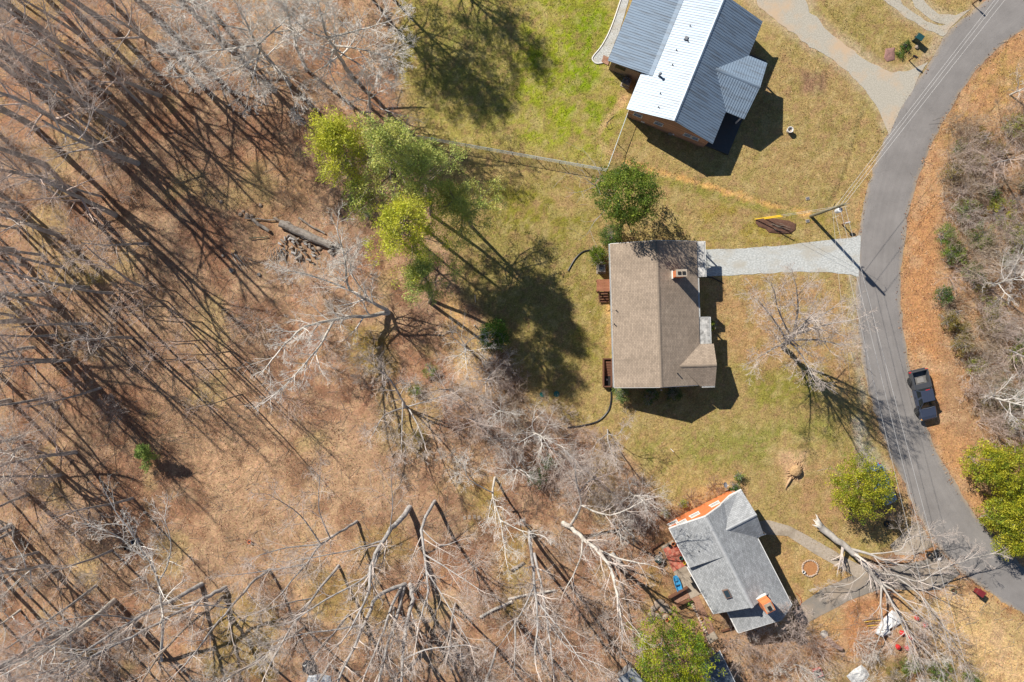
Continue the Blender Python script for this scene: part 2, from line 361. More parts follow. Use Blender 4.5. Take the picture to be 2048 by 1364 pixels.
def ground_material():
    m = bpy.data.materials.new('ground'); nt, ln, bs = nodes(m)
    tc = N(nt, 'ShaderNodeTexCoord'); at = N(nt, 'ShaderNodeAttribute', attribute_name='Col')
    out = at.outputs[0]
    for sc, lo, hi, det in ((1.5, .80, 1.2, 3), (4.6, .66, 1.34, 4), (10.5, .58, 1.42, 3)):
        nz = N(nt, 'ShaderNodeTexNoise', inp={'Scale': sc, 'Detail': det, 'Roughness': .7}); ln.new(tc.outputs['Object'], nz.inputs['Vector'])
        mr = N(nt, 'ShaderNodeMapRange', inp={'From Min': .28, 'From Max': .72, 'To Min': lo, 'To Max': hi}); ln.new(nz.outputs[0], mr.inputs[0])
        vm = N(nt, 'ShaderNodeVectorMath', operation='SCALE'); ln.new(out, vm.inputs[0]); ln.new(mr.outputs[0], vm.inputs['Scale']); out = vm.outputs[0]
    # small hue drift: redder / greener at hand scale
    nz = N(nt, 'ShaderNodeTexNoise', inp={'Scale': 4.2, 'Detail': 5, 'Roughness': .75}); ln.new(tc.outputs['Object'], nz.inputs['Vector'])
    rp = N(nt, 'ShaderNodeValToRGB'); e = rp.color_ramp.elements; e[0].position = .32; e[0].color = (.92, 1.02, .86, 1); e[1].position = .68; e[1].color = (1.08, .97, 1.02, 1); ln.new(nz.outputs[0], rp.inputs[0])
    mm = N(nt, 'ShaderNodeMix', data_type='RGBA', blend_type='MULTIPLY'); mm.inputs[0].default_value = 1; ln.new(out, mm.inputs[6]); ln.new(rp.outputs[0], mm.inputs[7])
    ln.new(mm.outputs[2], bs.inputs['Base Color']); bs.inputs['Roughness'].default_value = .95; bs.inputs['Specular IOR Level'].default_value = .1
    nb = N(nt, 'ShaderNodeTexNoise', inp={'Scale': 9, 'Detail': 6, 'Roughness': .75}); ln.new(tc.outputs['Object'], nb.inputs['Vector'])
    b = N(nt, 'ShaderNodeBump', inp={'Strength': .8, 'Distance': .07}); ln.new(nb.outputs[0], b.inputs['Height']); ln.new(b.outputs[0], bs.inputs['Normal'])
    return m
gme = mesh_np('ground', np.stack([XX, YY, GZ], -1).reshape(-1, 3), F, C.reshape(-1, 3), True)
ground = tag(link('ground', gme, ground_material()), 'brown leaf litter, straw coloured lawns and bare earth between houses', 'ground', kind='structure')

# ------------------------------------------------------------------ road: a strip with the across/along position as UV
def strip(name, L, Rr, z, mat, n=420, across=10, label='', cat='road', crown=.03):
    L = np.array(catmull(L, 8)); Rr = np.array(catmull(Rr, 8))
    def res(a):
        d = np.r_[0, np.cumsum(np.hypot(*np.diff(a, axis=0).T))]; t = np.linspace(0, d[-1], n)
        return np.stack([np.interp(t, d, a[:, 0]), np.interp(t, d, a[:, 1])], -1)
    L = res(L); Rr = res(Rr); u = np.linspace(0, 1, across + 1)
    q = L[:, None] * (1 - u[None, :, None]) + Rr[:, None] * u[None, :, None]
    x = (q[..., 0] - 1024) / S; y = (682 - q[..., 1]) / S
    e = np.zeros_like(x); e[:, 0] = fbm(x[:, 0], y[:, 0], 1.1, 1) * .5; e[:, -1] = -fbm(x[:, -1], y[:, -1], 1.1, 2) * .42
    nx = (Rr - L); nx = nx / np.hypot(nx[:, 0], nx[:, 1])[:, None]
    x = x + e * nx[:, 0:1]; y = y - e * nx[:, 1:2]
    zz = z + crown * (1 - (2 * u - 1) ** 2)[None, :] + 0 * x
    zz[:, 0] = zz[:, -1] = z - .03
    v = np.stack([x, y, zz], -1).reshape(-1, 3); id2 = np.arange(n * (across + 1)).reshape(n, -1)
    f = np.stack([id2[:-1, :-1], id2[1:, :-1], id2[1:, 1:], id2[:-1, 1:]], -1).reshape(-1, 4)
    me = mesh_np(name, v, f, None, True); uv = me.uv_layers.new(name='UVMap')
    vi = f.ravel(); uu = np.stack([(vi % (across + 1)) / across, (vi // (across + 1)) * .36], -1); uv.data.foreach_set('uv', uu.astype(np.float32).ravel())
    return tag(link(name, me, mat), label, cat, kind='structure')
def road_material(name, base, dark, lightc):
    m = bpy.data.materials.new(name); nt, ln, bs = nodes(m); tc = N(nt, 'ShaderNodeTexCoord')
    nz = N(nt, 'ShaderNodeTexNoise', inp={'Scale': 22, 'Detail': 5, 'Roughness': .75}); ln.new(tc.outputs['Object'], nz.inputs['Vector'])
    rp = N(nt, 'ShaderNodeValToRGB'); e = rp.color_ramp.elements; e[0].position = .25; e[0].color = rgb(dark); e[1].position = .78; e[1].color = rgb(lightc); x = e.new(.5); x.color = rgb(base); ln.new(nz.outputs[0], rp.inputs[0])
    n2 = N(nt, 'ShaderNodeTexNoise', inp={'Scale': .35, 'Detail': 5, 'Roughness': .6}); ln.new(tc.outputs['Object'], n2.inputs['Vector'])
    m2 = N(nt, 'ShaderNodeMapRange', inp={'From Min': .3, 'From Max': .7, 'To Min': .86, 'To Max': 1.14}); ln.new(n2.outputs[0], m2.inputs[0])
    # wheel tracks, worn a little paler, and dusty margins
    sp = N(nt, 'ShaderNodeSeparateXYZ'); ln.new(tc.outputs['UV'], sp.inputs[0])
    mp = N(nt, 'ShaderNodeMapping'); mp.inputs['Scale'].default_value = (14, .05, 1); ln.new(tc.outputs['UV'], mp.inputs[0])
    n3 = N(nt, 'ShaderNodeTexNoise', inp={'Scale': 1, 'Detail': 5, 'Roughness': .7}); ln.new(mp.outputs[0], n3.inputs['Vector'])
    m3 = N(nt, 'ShaderNodeMapRange', inp={'From Min': .3, 'From Max': .7, 'To Min': .94, 'To Max': 1.06}); ln.new(n3.outputs[0], m3.inputs[0])
    mu = N(nt, 'ShaderNodeMath', operation='MULTIPLY'); ln.new(m2.outputs[0], mu.inputs[0]); ln.new(m3.outputs[0], mu.inputs[1])
    vm = N(nt, 'ShaderNodeVectorMath', operation='SCALE'); ln.new(rp.outputs[0], vm.inputs[0]); ln.new(mu.outputs[0], vm.inputs['Scale'])
    ab = N(nt, 'ShaderNodeMath', operation='PINGPONG'); ab.inputs[1].default_value = .5; ln.new(sp.outputs[0], ab.inputs[0])
    n4 = N(nt, 'ShaderNodeTexNoise', inp={'Scale': 1.1, 'Detail': 6, 'Roughness': .7}); ln.new(tc.outputs['Object'], n4.inputs['Vector'])
    a2 = N(nt, 'ShaderNodeMath', operation='MULTIPLY_ADD'); a2.inputs[1].default_value = .22; ln.new(n4.outputs[0], a2.inputs[0]); ln.new(ab.outputs[0], a2.inputs[2])
    m4 = N(nt, 'ShaderNodeMapRange', inp={'From Min': .10, 'From Max': .19, 'To Min': .75, 'To Max': 0.}); ln.new(a2.outputs[0], m4.inputs[0])
    mx = N(nt, 'ShaderNodeMix', data_type='RGBA'); ln.new(m4.outputs[0], mx.inputs[0]); ln.new(vm.outputs[0], mx.inputs[6]); mx.inputs[7].default_value = rgb(alb(186, 166, 140))
    nw = N(nt, 'ShaderNodeTexNoise', inp={'Scale': 1.3, 'Detail': 4}); ln.new(tc.outputs['Object'], nw.inputs['Vector'])
    av = N(nt, 'ShaderNodeVectorMath', operation='MULTIPLY_ADD'); av.inputs[1].default_value = (1.6, 1.6, 0); ln.new(nw.outputs[1], av.inputs[0]); ln.new(tc.outputs['Object'], av.inputs[2])
    vo = N(nt, 'ShaderNodeTexVoronoi', feature='DISTANCE_TO_EDGE', inp={'Scale': .22}); ln.new(av.outputs[0], vo.inputs['Vector'])
    cr = N(nt, 'ShaderNodeMapRange', inp={'From Min': .001, 'From Max': .006, 'To Min': .88, 'To Max': 1.}); ln.new(vo.outputs[0], cr.inputs[0])
    n6 = N(nt, 'ShaderNodeTexNoise', inp={'Scale': .8, 'Detail': 7, 'Roughness': .7}); ln.new(tc.outputs['Object'], n6.inputs['Vector'])
    st = N(nt, 'ShaderNodeMapRange', inp={'From Min': .6, 'From Max': .72, 'To Min': 1., 'To Max': .84}); ln.new(n6.outputs[0], st.inputs[0])
    mq = N(nt, 'ShaderNodeMath', operation='MULTIPLY'); ln.new(cr.outputs[0], mq.inputs[0]); ln.new(st.outputs[0], mq.inputs[1])
    v2 = N(nt, 'ShaderNodeVectorMath', operation='SCALE'); ln.new(mx.outputs[2], v2.inputs[0]); ln.new(mq.outputs[0], v2.inputs['Scale'])
    ln.new(v2.outputs[0], bs.inputs['Base Color']); bs.inputs['Roughness'].default_value = .9; bs.inputs['Specular IOR Level'].default_value = .2
    b = N(nt, 'ShaderNodeBump', inp={'Strength': .35, 'Distance': .02}); ln.new(nz.outputs[0], b.inputs['Height']); ln.new(b.outputs[0], bs.inputs['Normal'])
    return m
road = strip('road', ROAD_L, ROAD_R, .02, road_material('asphalt', alb(151, 146, 142), alb(122, 118, 115), alb(176, 170, 165)), label='curving grey asphalt road without markings')

def sheet(name, pts, z, mat, label, cat, jit=.12, step=.3, smooth_pts=True, drop=.05):
    """a flat sheet with an irregular edge that dips into the ground"""
    q = [np.array(((x - 1024) / S, (682 - y) / S)) for x, y in pts]; o = []
    for i in range(len(q)):
        a, b = q[i], q[(i + 1) % len(q)]; n = max(1, int(np.linalg.norm(b - a) / step))
        for k in range(n):
            p = a + (b - a) * k / n
            if jit: p = p + jit * 2 * np.array((float(fbm(p[0], p[1], 1.3, 1)), float(fbm(p[0], p[1], 1.3, 4))))
            o.append((p[0], p[1], z))
    bm = bmesh.new(); vs = [bm.verts.new(v) for v in o]; f = bm.faces.new(vs)
    lo = [bm.verts.new((v[0], v[1], z - drop)) for v in o]
    for i in range(len(vs)):
        bm.faces.new((vs[i], lo[i], lo[(i + 1) % len(vs)], vs[(i + 1) % len(vs)]))
    bmesh.ops.recalc_face_normals(bm, faces=bm.faces)
    if f.normal.z < 0: bmesh.ops.reverse_faces(bm, faces=bm.faces)
    bmesh.ops.triangulate(bm, faces=[f]); me = bpy.data.meshes.new(name); bm.to_mesh(me); bm.free()
    return tag(link(name, me, mat), label, cat, kind='structure')
gravel = mat_noise('pale_gravel', alb(166, 168, 164), alb(236, 238, 234), stretch=(.6, 1.1, 1), scale=8, rough=.95, bump=.5, c3=alb(196, 190, 176), scale3=.5, spec=.1)
gravel_b = mat_noise('sandy_gravel', alb(170, 163, 147), alb(220, 212, 196), scale=9, rough=.95, bump=.6, detail=9, c3=alb(214, 188, 158), scale3=.33, spec=.1)
concrete = mat_noise('concrete', alb(176, 162, 144), alb(204, 190, 172), scale=5, rough=.9, bump=.15, c3=alb(160, 146, 128), scale3=.5, spec=.15)
drive_asphalt = mat_noise('worn_tarmac', alb(140, 132, 122), alb(164, 156, 145), scale=12, rough=.92, bump=.3, c3=alb(176, 160, 142), scale3=.4, spec=.15)
sheet('gravel_driveway', [(1404, 500), (1480, 497), (1560, 491), (1620, 484), (1660, 479), (1700, 476), (1722, 470), (1722, 556), (1700, 548), (1650, 545), (1600, 543), (1540, 546), (1470, 550), (1404, 553)], .012, gravel, 'pale gravel driveway running from the road to the brown roofed house', 'driveway')
sheet('gravel_driveway', [(1475, -70), (1590, -70), (1618, 22), (1664, 70), (1710, 104), (1752, 132), (1786, 144), (1818, 142), (1840, 132), (1856, 124), (1800, 222), (1778, 270), (1768, 250), (1756, 216), (1730, 176), (1696, 144), (1656, 115), (1616, 88), (1566, 52), (1520, 14)], .012, gravel_b, 'wide sandy gravel driveway above the metal roofed house', 'driveway', jit=.22)
sheet('gravel_driveway', [(1750, -40), (1775, -40), (1808, 12), (1850, 40), (1880, 52), (1910, 46), (1886, 74), (1862, 62), (1838, 50), (1800, 26), (1766, 0)], .010, gravel_b, 'narrow gravel wheel track joining the road near the top right', 'driveway', jit=.16)
sheet('gravel_driveway', [(1806, -40), (1824, -40), (1850, 6), (1878, 28), (1910, 30), (1940, 18), (1905, 52), (1880, 47), (1856, 34), (1830, 14)], .011, gravel_b, 'second wheel track beside the grass strip at the top right', 'driveway', jit=.16)
sheet('driveway', [(1584, 1222), (1640, 1180), (1700, 1152), (1760, 1138), (1850, 1120), (1875, 1095), (1920, 1148), (1880, 1180), (1820, 1180), (1760, 1178), (1700, 1200), (1640, 1232), (1602, 1254)], .012, drive_asphalt, 'tarmac driveway of the grey roofed house beneath the fallen tree', 'driveway', jit=.06)
sheet('front_walk', [(1512, 1044), (1536, 1040), (1580, 1052), (1640, 1085), (1700, 1120), (1740, 1140), (1722, 1160), (1680, 1136), (1630, 1108), (1575, 1072), (1520, 1068)], .016, concrete, 'curved concrete walk leading to the grey roofed house', 'path', jit=.02)
sheet('parking_apron', [(1780, 1090), (1836, 1040), (1850, 1064), (1868, 1092), (1830, 1110), (1790, 1110)], .014, concrete, 'concrete apron beside the road under the fallen treetop', 'pavement', jit=.05)
# ------------------------------------------------------------------ house materials
def mat_rows(name, c1, c2, mortar, w, h, off=(0, 0, 0), rot=(0, 0, 0), msize=.012, rough=.9, bump=.25, mottled=.12, streak=.1, grain=14, spec=.2):
    if name in _mats: return _mats[name]
    m = bpy.data.materials.new(name); nt, ln, bs = nodes(m); tc = N(nt, 'ShaderNodeTexCoord')
    mp = N(nt, 'ShaderNodeMapping'); mp.inputs['Rotation'].default_value = rot; mp.inputs['Location'].default_value = off; ln.new(tc.outputs['Object'], mp.inputs[0])
    bk = N(nt, 'ShaderNodeTexBrick', inp={'Color1': rgb(c1), 'Color2': rgb(c2), 'Mortar': rgb(mortar), 'Scale': 1.0, 'Mortar Size': msize, 'Brick Width': w, 'Row Height': h, 'Bias': 0.0, 'Mortar Smooth': .2}); bk.offset = .5
    ln.new(mp.outputs[0], bk.inputs['Vector'])
    out = bk.outputs[0]
    for sc, a in ((grain, .13), (.45, mottled), (3.0, .08), (-1, streak)):
        nz = N(nt, 'ShaderNodeTexNoise', inp={'Scale': abs(sc), 'Detail': 4, 'Roughness': .65})
        if sc < 0:      # rain streaks running down the slope
            m5 = N(nt, 'ShaderNodeMapping'); m5.inputs['Scale'].default_value = (2.6, .22, .22); ln.new(mp.outputs[0], m5.inputs[0]); ln.new(m5.outputs[0], nz.inputs['Vector'])
        else: ln.new(tc.outputs['Object'], nz.inputs['Vector'])
        mr = N(nt, 'ShaderNodeMapRange', inp={'From Min': .3, 'From Max': .7, 'To Min': 1 - a, 'To Max': 1 + a}); ln.new(nz.outputs[0], mr.inputs[0])
        vm = N(nt, 'ShaderNodeVectorMath', operation='SCALE'); ln.new(out, vm.inputs[0]); ln.new(mr.outputs[0], vm.inputs['Scale']); out = vm.outputs[0]
    ln.new(out, bs.inputs['Base Color']); bs.inputs['Roughness'].default_value = rough; bs.inputs['Specular IOR Level'].default_value = spec
    b = N(nt, 'ShaderNodeBump', inp={'Strength': bump, 'Distance': .02}); b.invert = True; ln.new(bk.outputs['Fac'], b.inputs['Height']); ln.new(b.outputs[0], bs.inputs['Normal'])
    _mats[name] = m; return m
def ca(*c, k=1.75): return np.array(alb(*c, k=k))
sh = ca(190, 171, 151, k=1.6)
shA = mat_rows('brown_shingle', sh * .86, sh * 1.1, sh * .62, .33, .145, msize=.016)
shA2 = mat_rows('brown_shingle_wing', sh * .86, sh * 1.1, sh * .62, .33, .145, rot=(0, 0, R(90)), msize=.016)
sg = ca(172, 174, 175, k=1.25)
shC = mat_rows('grey_shingle', sg * .8, sg * 1.15, sg * .6, .33, .145, msize=.014)
shC2 = mat_rows('grey_shingle_wing', sg * .8, sg * 1.15, sg * .6, .33, .145, rot=(0, 0, R(90)), msize=.014)
bk = np.array((.42, .235, .155))
brick_y = mat_rows('red_brick_long', bk * .75, bk * 1.2, np.array((.45, .40, .34)), .22, .075, rot=(R(90), 0, 0), msize=.010, grain=12)
brick_x = mat_rows('red_brick_end', bk * .75, bk * 1.2, np.array((.45, .40, .34)), .22, .075, rot=(R(90), 0, R(90)), msize=.010, grain=12)
bo = np.array(alb(238, 140, 84, k=1.32))
brick_o = mat_rows('orange_brick_end', bo * .84, bo * 1.12, bo * .6 + .1, .22, .08, rot=(R(90), 0, R(90)), msize=.012, grain=12)
metal_roof = mat_noise('galvanised_roof', (.185, .245, .315), (.215, .28, .355), scale=1.0, rough=.45, metal=.11, spec=.46, detail=6, stretch=(5, .5, 1), c3=(.15, .18, .215), scale3=.7)
white_trim = mat_flat('white_trim', (.74, .73, .70), rough=.45, var=.06)
gutter_m = mat_flat('gutter_metal', (.66, .66, .64), rough=.4, var=.08)
flat_roof = mat_noise('weathered_flat_roof', (.17, .165, .155), (.52, .51, .48), scale=2.2, rough=.85, c3=(.60, .58, .54), scale3=1.3, detail=8)
wood_red = mat_rows('weathered_deck', np.array(alb(176, 116, 88)), np.array(alb(196, 134, 104)), np.array(alb(90, 60, 48)), 3.0, .14, msize=.012, grain=10)
wood_brown = mat_noise('brown_timber', alb(104, 70, 54), alb(134, 94, 72), scale=6, rough=.85, stretch=(1, 6, 1))
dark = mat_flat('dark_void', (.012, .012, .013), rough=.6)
black_pl = mat_flat('black_plastic', (.018, .018, .02), rough=.45)
glass = mat_glass()
steel = mat_flat('grey_steel', (.32, .33, .34), rough=.45, metal=.5)

def window(root, c, w, h, ax, name='window', sill=True):
    """a window with its pane: ax is the outward normal (local)"""
    n = Vector(ax); t = Vector((-n.y, n.x, 0)); c = Vector(c)
    M = Matrix((t, n, Vector((0, 0, 1)))).transposed()
    b = MB(); f = .07
    b.box(c + t * 0 + Vector((0, 0, h / 2 - f / 2)), (w, .09, f), M=M); b.box(c - Vector((0, 0, h / 2 - f / 2)), (w + .1 * sill, .13, f), M=M)
    for s_ in (-1, 1): b.box(c + t * s_ * (w / 2 - f / 2), (f, .085, h - 2 * f), M=M)
    b.box(c, (w - 2 * f, .05, .04), M=M)
    o = b.build(name, white_trim, root)
    MB().box(c - n * .03, (w - 2 * f, .03, h - 2 * f), M=M).build('pane', glass, o)
    return o
def pipe_vent(root, x, y, z, h=.32, r=.05, mat=None):
    MB().tube([(x, y, z - .1), (x, y, z + h)], r, 10).build('vent_pipe', mat or black_pl, root)
def gutter(root, a, b, name='gutter'):
    """open trough from a to b"""
    a = Vector(a); b = Vector(b); t = (b - a).normalized(); n = Vector((-t.y, t.x, 0)); m = MB()
    for off, w, hh, dz in ((-.055, .012, .11, 0), (.055, .012, .11, 0), (0, .12, .012, -.055)):
        c = (a + b) / 2 + n * off + Vector((0, 0, dz)); m.box(c, ((b - a).length, w, hh), rz=math.atan2(t.y, t.x))
    return m.build(name, gutter_m, root)

# ------------------------------------------------------------------ brown shingled house in the middle
o = thing('shingled_house', 'brown shingled gable house with brick chimney and small front wing', 'house', (14.42, 10.0, 0), math.atan2(-.9995, .0308)); HA = o
LA, EL, ER, HR, HE = 14.6, 4.47, 4.35, 4.62, 2.88
w = MB(); w.box((LA / 2, -EL + .42 + .1, 1.42), (LA - .7, .2, 2.84)); w.box((LA / 2, ER - .42 - .1, 1.42), (LA - .7, .2, 2.84)); w.build('wall', brick_y, o)
for a, nm in ((.45, 0), (LA - .45, 1)):
    MB().slab([(a - .1, -EL + .42, 0), (a - .1, ER - .42, 0), (a - .1, ER - .42, 2.84), (a - .1, 0, 4.40), (a - .1, -EL + .42, 2.84)], .2, (1, 0, 0)).build('gable_wall', brick_x, o)
MB().slab([(0, -.02, HR), (LA, -.02, HR), (LA, -EL, HE), (0, -EL, HE)], .14).build('roof_slope', shA, o)
def hA(b): return HR - (HR - HE) * b / ER
WA0, WA1, WAC, WB, WH = 10.46, 14.74, 12.6, 5.77, 3.80
bR = (HR - WH) / (HR - HE) * ER
MB().slab([(0, .02, HR), (0, ER, HE), (WA0, ER, HE), (WAC, bR, WH), (LA, ER * .93, hA(ER * .93)), (LA, .02, HR)], .14).build('roof_slope', shA, o)
wg = o
MB().slab([(WAC, bR, WH), (WA0, ER, HE), (WA0, WB, HE), (WAC, WB + .02, WH)], .12).build('wing_roof_slope', shA2, o)
MB().slab([(WAC, bR, WH), (WAC, WB + .02, WH), (WA1, WB, HE - .02), (WA1, ER - .1, HE - .02)], .12).build('wing_roof_slope', shA2, o)
m = MB(); m.box(((WA0 + WA1) / 2, 4.7, 1.38), (WA1 - WA0 - .7, 1.5, 2.76)); m.build('wing_wall', brick_x, o)
MB().slab([(WA0 + .35, WB - .32, 2.76), (WA1 - .35, WB - .32, 2.76), (WAC, WB - .32, 3.6)], .1, (0, -1, 0)).build('wing_gable', white_trim, o)
# ridge caps: overlapping cap shingles
cap = MB()
for k in range(62):
    x = k * LA / 62; d = .235
    cap.add([(x, -.16, HR - .03), (x, 0, HR + .035), (x, .16, HR - .03), (x + d * 1.1, -.16, HR - .018), (x + d * 1.1, 0, HR + .05), (x + d * 1.1, .16, HR - .018)], [(0, 1, 4, 3), (1, 2, 5, 4), (3, 4, 5), (0, 2, 1)])
cap.build('ridge_cap', mat_flat('ridge_shingle', sh * .72, rough=.9, scale=3), o)
MB().slab([(WAC - .14, bR, WH - .01), (WAC, bR, WH + .045), (WAC, WB, WH + .045), (WAC - .14, WB, WH - .01)], .02).build('ridge_cap', _mats['ridge_shingle'], o)
MB().slab([(WAC, bR, WH + .045), (WAC + .14, bR, WH - .01), (WAC + .14, WB, WH - .01), (WAC, WB, WH + .045)], .02).build('ridge_cap', _mats['ridge_shingle'], o)
for a0, a1, b1 in ((-.02, 3.62, 5.12), (7.72, 10.44, 5.42)):
    MB().box(((a0 + a1) / 2, (4.2 + b1) / 2, 2.70), (a1 - a0, b1 - 4.2, .14)).build('porch_roof', flat_roof, o)
    gutter(o, (a0, b1 + .08, 2.72), (a1, b1 + .08, 2.72)); gutter(o, (a0 + .02, 4.4, 2.74), (a0 + .02, b1, 2.74)) if a0 > 1 else None
    for a in (a0 + .15, a1 - .15): MB().box((a, b1 - .15, 1.31), (.12, .12, 2.62)).build('porch_post', white_trim, o)
gutter(o, (0, -EL - .07, HE - .07), (LA, -EL - .07, HE - .07)); gutter(o, (3.7, ER + .07, HE - .07), (7.7, ER + .07, HE - .07))
for a in (-.03, LA + .03):
    for s_, e_ in ((-1, -EL), (1, ER if a < 0 else ER * .93)):
        zz = HE if (s_ < 0 or a < 0) else hA(ER * .93)
        MB().slab([(a - .02, 0, HR - .03), (a - .02, e_, zz - .03), (a - .02, e_, zz - .2), (a - .02, 0, HR - .2)], .04, (1, 0, 0)).build('rake_board', white_trim, o)
gutter(o, (WA1 + .08, ER + .1, HE - .08), (WA1 + .08, WB, HE - .08))
# chimney
cx, cy = 3.42, 2.02; zt = 6.05
ch = MB().box((cx, cy, (3.2 + zt) / 2), (.62, .98, zt - 3.2)).build('chimney', brick_o, o)
MB().box((cx, cy, zt + .05), (.72, 1.06, .1)).build('cap', concrete, ch)
for d in (-.22, .22): MB().box((cx, cy + d, zt + .14), (.3, .3, .1)).build('flue', dark, ch)
MB().box((cx, cy - .52, hA(cy - .52) + .16), (.8, .1, .32)).build('flashing', white_trim, ch)
pipe_vent(o, 6.75, -4.1, 3.05); pipe_vent(o, 8.15, -4.3, 3.0); pipe_vent(o, 13.3, 1.75, hA(1.75) + .0, .42, .06)
for a in (1.8, 4.6, 7.4, 10.2): window(o, (a, -EL + .4, 1.75), 1.1, 1.2, (0, -1, 0))
for b in (-2, 1.8): window(o, (LA - .34, b, 1.75), 1.0, 1.2, (1, 0, 0)); window(o, (.34, b, 1.75), 1.0, 1.2, (-1, 0, 0))
window(o, (WAC, WB - .28, 1.6), 1.6, 1.3, (0, 1, 0)); window(o, (5.6, ER - .4, 1.7), 1.5, 1.3, (0, 1, 0))
MB().box((8.6, ER - .41, 1.02), (.95, .06, 2.04)).build('door', mat_flat('door_paint', (.24, .06, .04)), o)
# left side: timber landing with steps, basement stairwell
o = thing('timber_landing', 'weathered red timber landing with steps at the back of the brown house', 'deck', P(1206, 572), 0)
cc = P(1205, 572)
for k in range(9):
    MB().box((-.05, .56 - k * .14, 1.0), (1.46, .128, .04)).build('board', wood_red, o)
for x in (-.7, .6):
    for y in (-.5, .5): MB().box((x, y, .49), (.1, .1, .98)).build('post', wood_brown, o)
for k in range(4): MB().box((-.1 + .06 * k, -.78 - k * .27, .82 - k * .2), (1.0, .26, .04)).build('step', wood_brown, o)
for x in (-.62, .52): MB().tube([(x, -.64, 1.9), (x + .2, -1.75, 1.05)], .035, 6).build('rail', wood_brown, o); MB().box((x, -.62, 1.45), (.08, .08, .95)).build('rail_post', wood_brown, o)
o = thing('basement_stairwell', 'brown timber sided basement stairwell below the left eave of the brown house', 'stairwell', P(1214, 745), 0)
for (x, y, dx, dy) in ((-.42, 0, .12, 2.9), (.0, -1.45, .9, .12), (.0, 1.45, .9, .12), (.42, 0, .12, 2.9)):
    MB().box((x, y, .3), (dx, dy, .62)).build('side_board', wood_brown, o)
for k in range(6): MB().box((0, 1.1 - k * .27, .34 - k * .05), (.72, .24, .05)).build('step', wood_brown, o)
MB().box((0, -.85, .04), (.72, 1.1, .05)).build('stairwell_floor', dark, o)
MB().box((0, -.75, .09), (.14, .16, .03)).build('drain_cover', white_trim, o)

# ------------------------------------------------------------------ metal roofed house, top
o = thing('metal_roofed_house', 'brick house with ribbed silver metal roof, side addition and front porch gable', 'house', (16.06, 21.85, 0), math.atan2(.926, .378)); HB = o
LB, HW, HRB, HEB = 13.35, 4.7, 5.1, 2.98
def hB(b): return HRB - (HRB - HEB) * abs(b) / HW
BRK = 3.72                     # pitch break where the low addition roof begins
def metal_slope(root, pts, ribs, name='roof_slope'):
    """panel plus its raised ribs; ribs are point pairs"""
    s_ = MB().slab(pts, .1).build(name, metal_roof, root)
    rb = MB()
    for p, q in ribs:
        p = Vector(p); q = Vector(q); t = (q - p).normalized(); n = t.cross(Vector((0, 0, 1))).normalized()
        u = Vector((0, 0, .034)); wv = n * .028
        rb.add([p - wv * 1.5, p + wv * 1.5, p + wv * .7 + u, p - wv * .7 + u, q - wv * 1.5, q + wv * 1.5, q + wv * .7 + u, q - wv * .7 + u], [(0, 4, 5, 1), (1, 5, 6, 2), (2, 6, 7, 3), (3, 7, 4, 0), (0, 1, 2, 3), (4, 7, 6, 5)])
    r_ = rb.build('panel_rib', metal_roof, s_); r_['kind'] = 'stuff'
    return s_
RS = .262
def frange(a, b, s_=RS):
    x = a
    while x < b: yield x; x += s_
def zl(b): return hB(b) if b <= BRK else hB(BRK) - (b - BRK) * .155
metal_slope(o, [(-.08, 0, HRB), (-.08, HW + .05, hB(HW + .05)), (3.84, HW + .05, hB(HW + .05)), (3.84, BRK, hB(BRK)), (LB, BRK, hB(BRK)), (LB, 0, HRB)],
            [((a, .1, hB(.1)), (a, (HW if a < 3.8 else BRK), hB(HW if a < 3.8 else BRK))) for a in frange(.06, LB)])
metal_slope(o, [(3.84, BRK, zl(BRK) - .004), (3.84, 8.38, zl(8.38)), (LB + .2, 8.38, zl(8.38)), (LB + .2, BRK, zl(BRK) - .004)], [((a, BRK + .25, zl(BRK + .25)), (a, 8.37, zl(8.37))) for a in frange(4.0, LB)], 'addition_roof')
MB().slab([(3.82, BRK - .12, hB(BRK - .12) + .05), (3.82, BRK + .3, zl(BRK + .3) + .05), (LB, BRK + .3, zl(BRK + .3) + .05), (LB, BRK - .12, hB(BRK - .12) + .05)], .02).build('transition_flashing', metal_roof, o)
PA0, PA1, PC, PB, PH = 3.46, 9.6, 6.6, 6.72, 4.22
pb0 = (HRB - PH) / (HRB - HEB) * HW
metal_slope(o, [(-.08, 0, HRB), (LB, 0, HRB), (LB, -HW, HEB), (PA1, -HW, HEB), (PC, -pb0, PH), (PA0, -HW, HEB), (-.08, -HW, HEB)],
            [((a, -.1, hB(.1)), (a, -(HW if (a < PA0 or a > PA1) else (pb0 + (HW - pb0) * abs(a - PC) / (PC - PA0 if a < PC else PA1 - PC))), hB(HW if (a < PA0 or a > PA1) else (pb0 + (HW - pb0) * abs(a - PC) / (PC - PA0 if a < PC else PA1 - PC))))) for a in frange(.06, LB)])
def pz(a): return PH - (PH - HEB) * abs(a - PC) / 3.1
def pv(b): return (b - pb0) / (HW - pb0)          # 0 at ridge start, 1 where the valley meets the eave
for a1, sgn in ((PA0, -1), (PA1, 1)):
    rb = []
    for b in frange(pb0 + .15, PB):
        e0 = PC; e1 = a1 if b > HW else PC + (a1 - PC) * pv(b)
        rb.append(((e0 + sgn * .06, -b, pz(e0 + .06)), (e1, -b, pz(e1))))
    metal_slope(o, [(PC, -pb0, PH), (PC, -PB - .05, PH), (a1, -PB, pz(a1)), (a1, -HW, pz(a1))], rb, 'porch_roof')
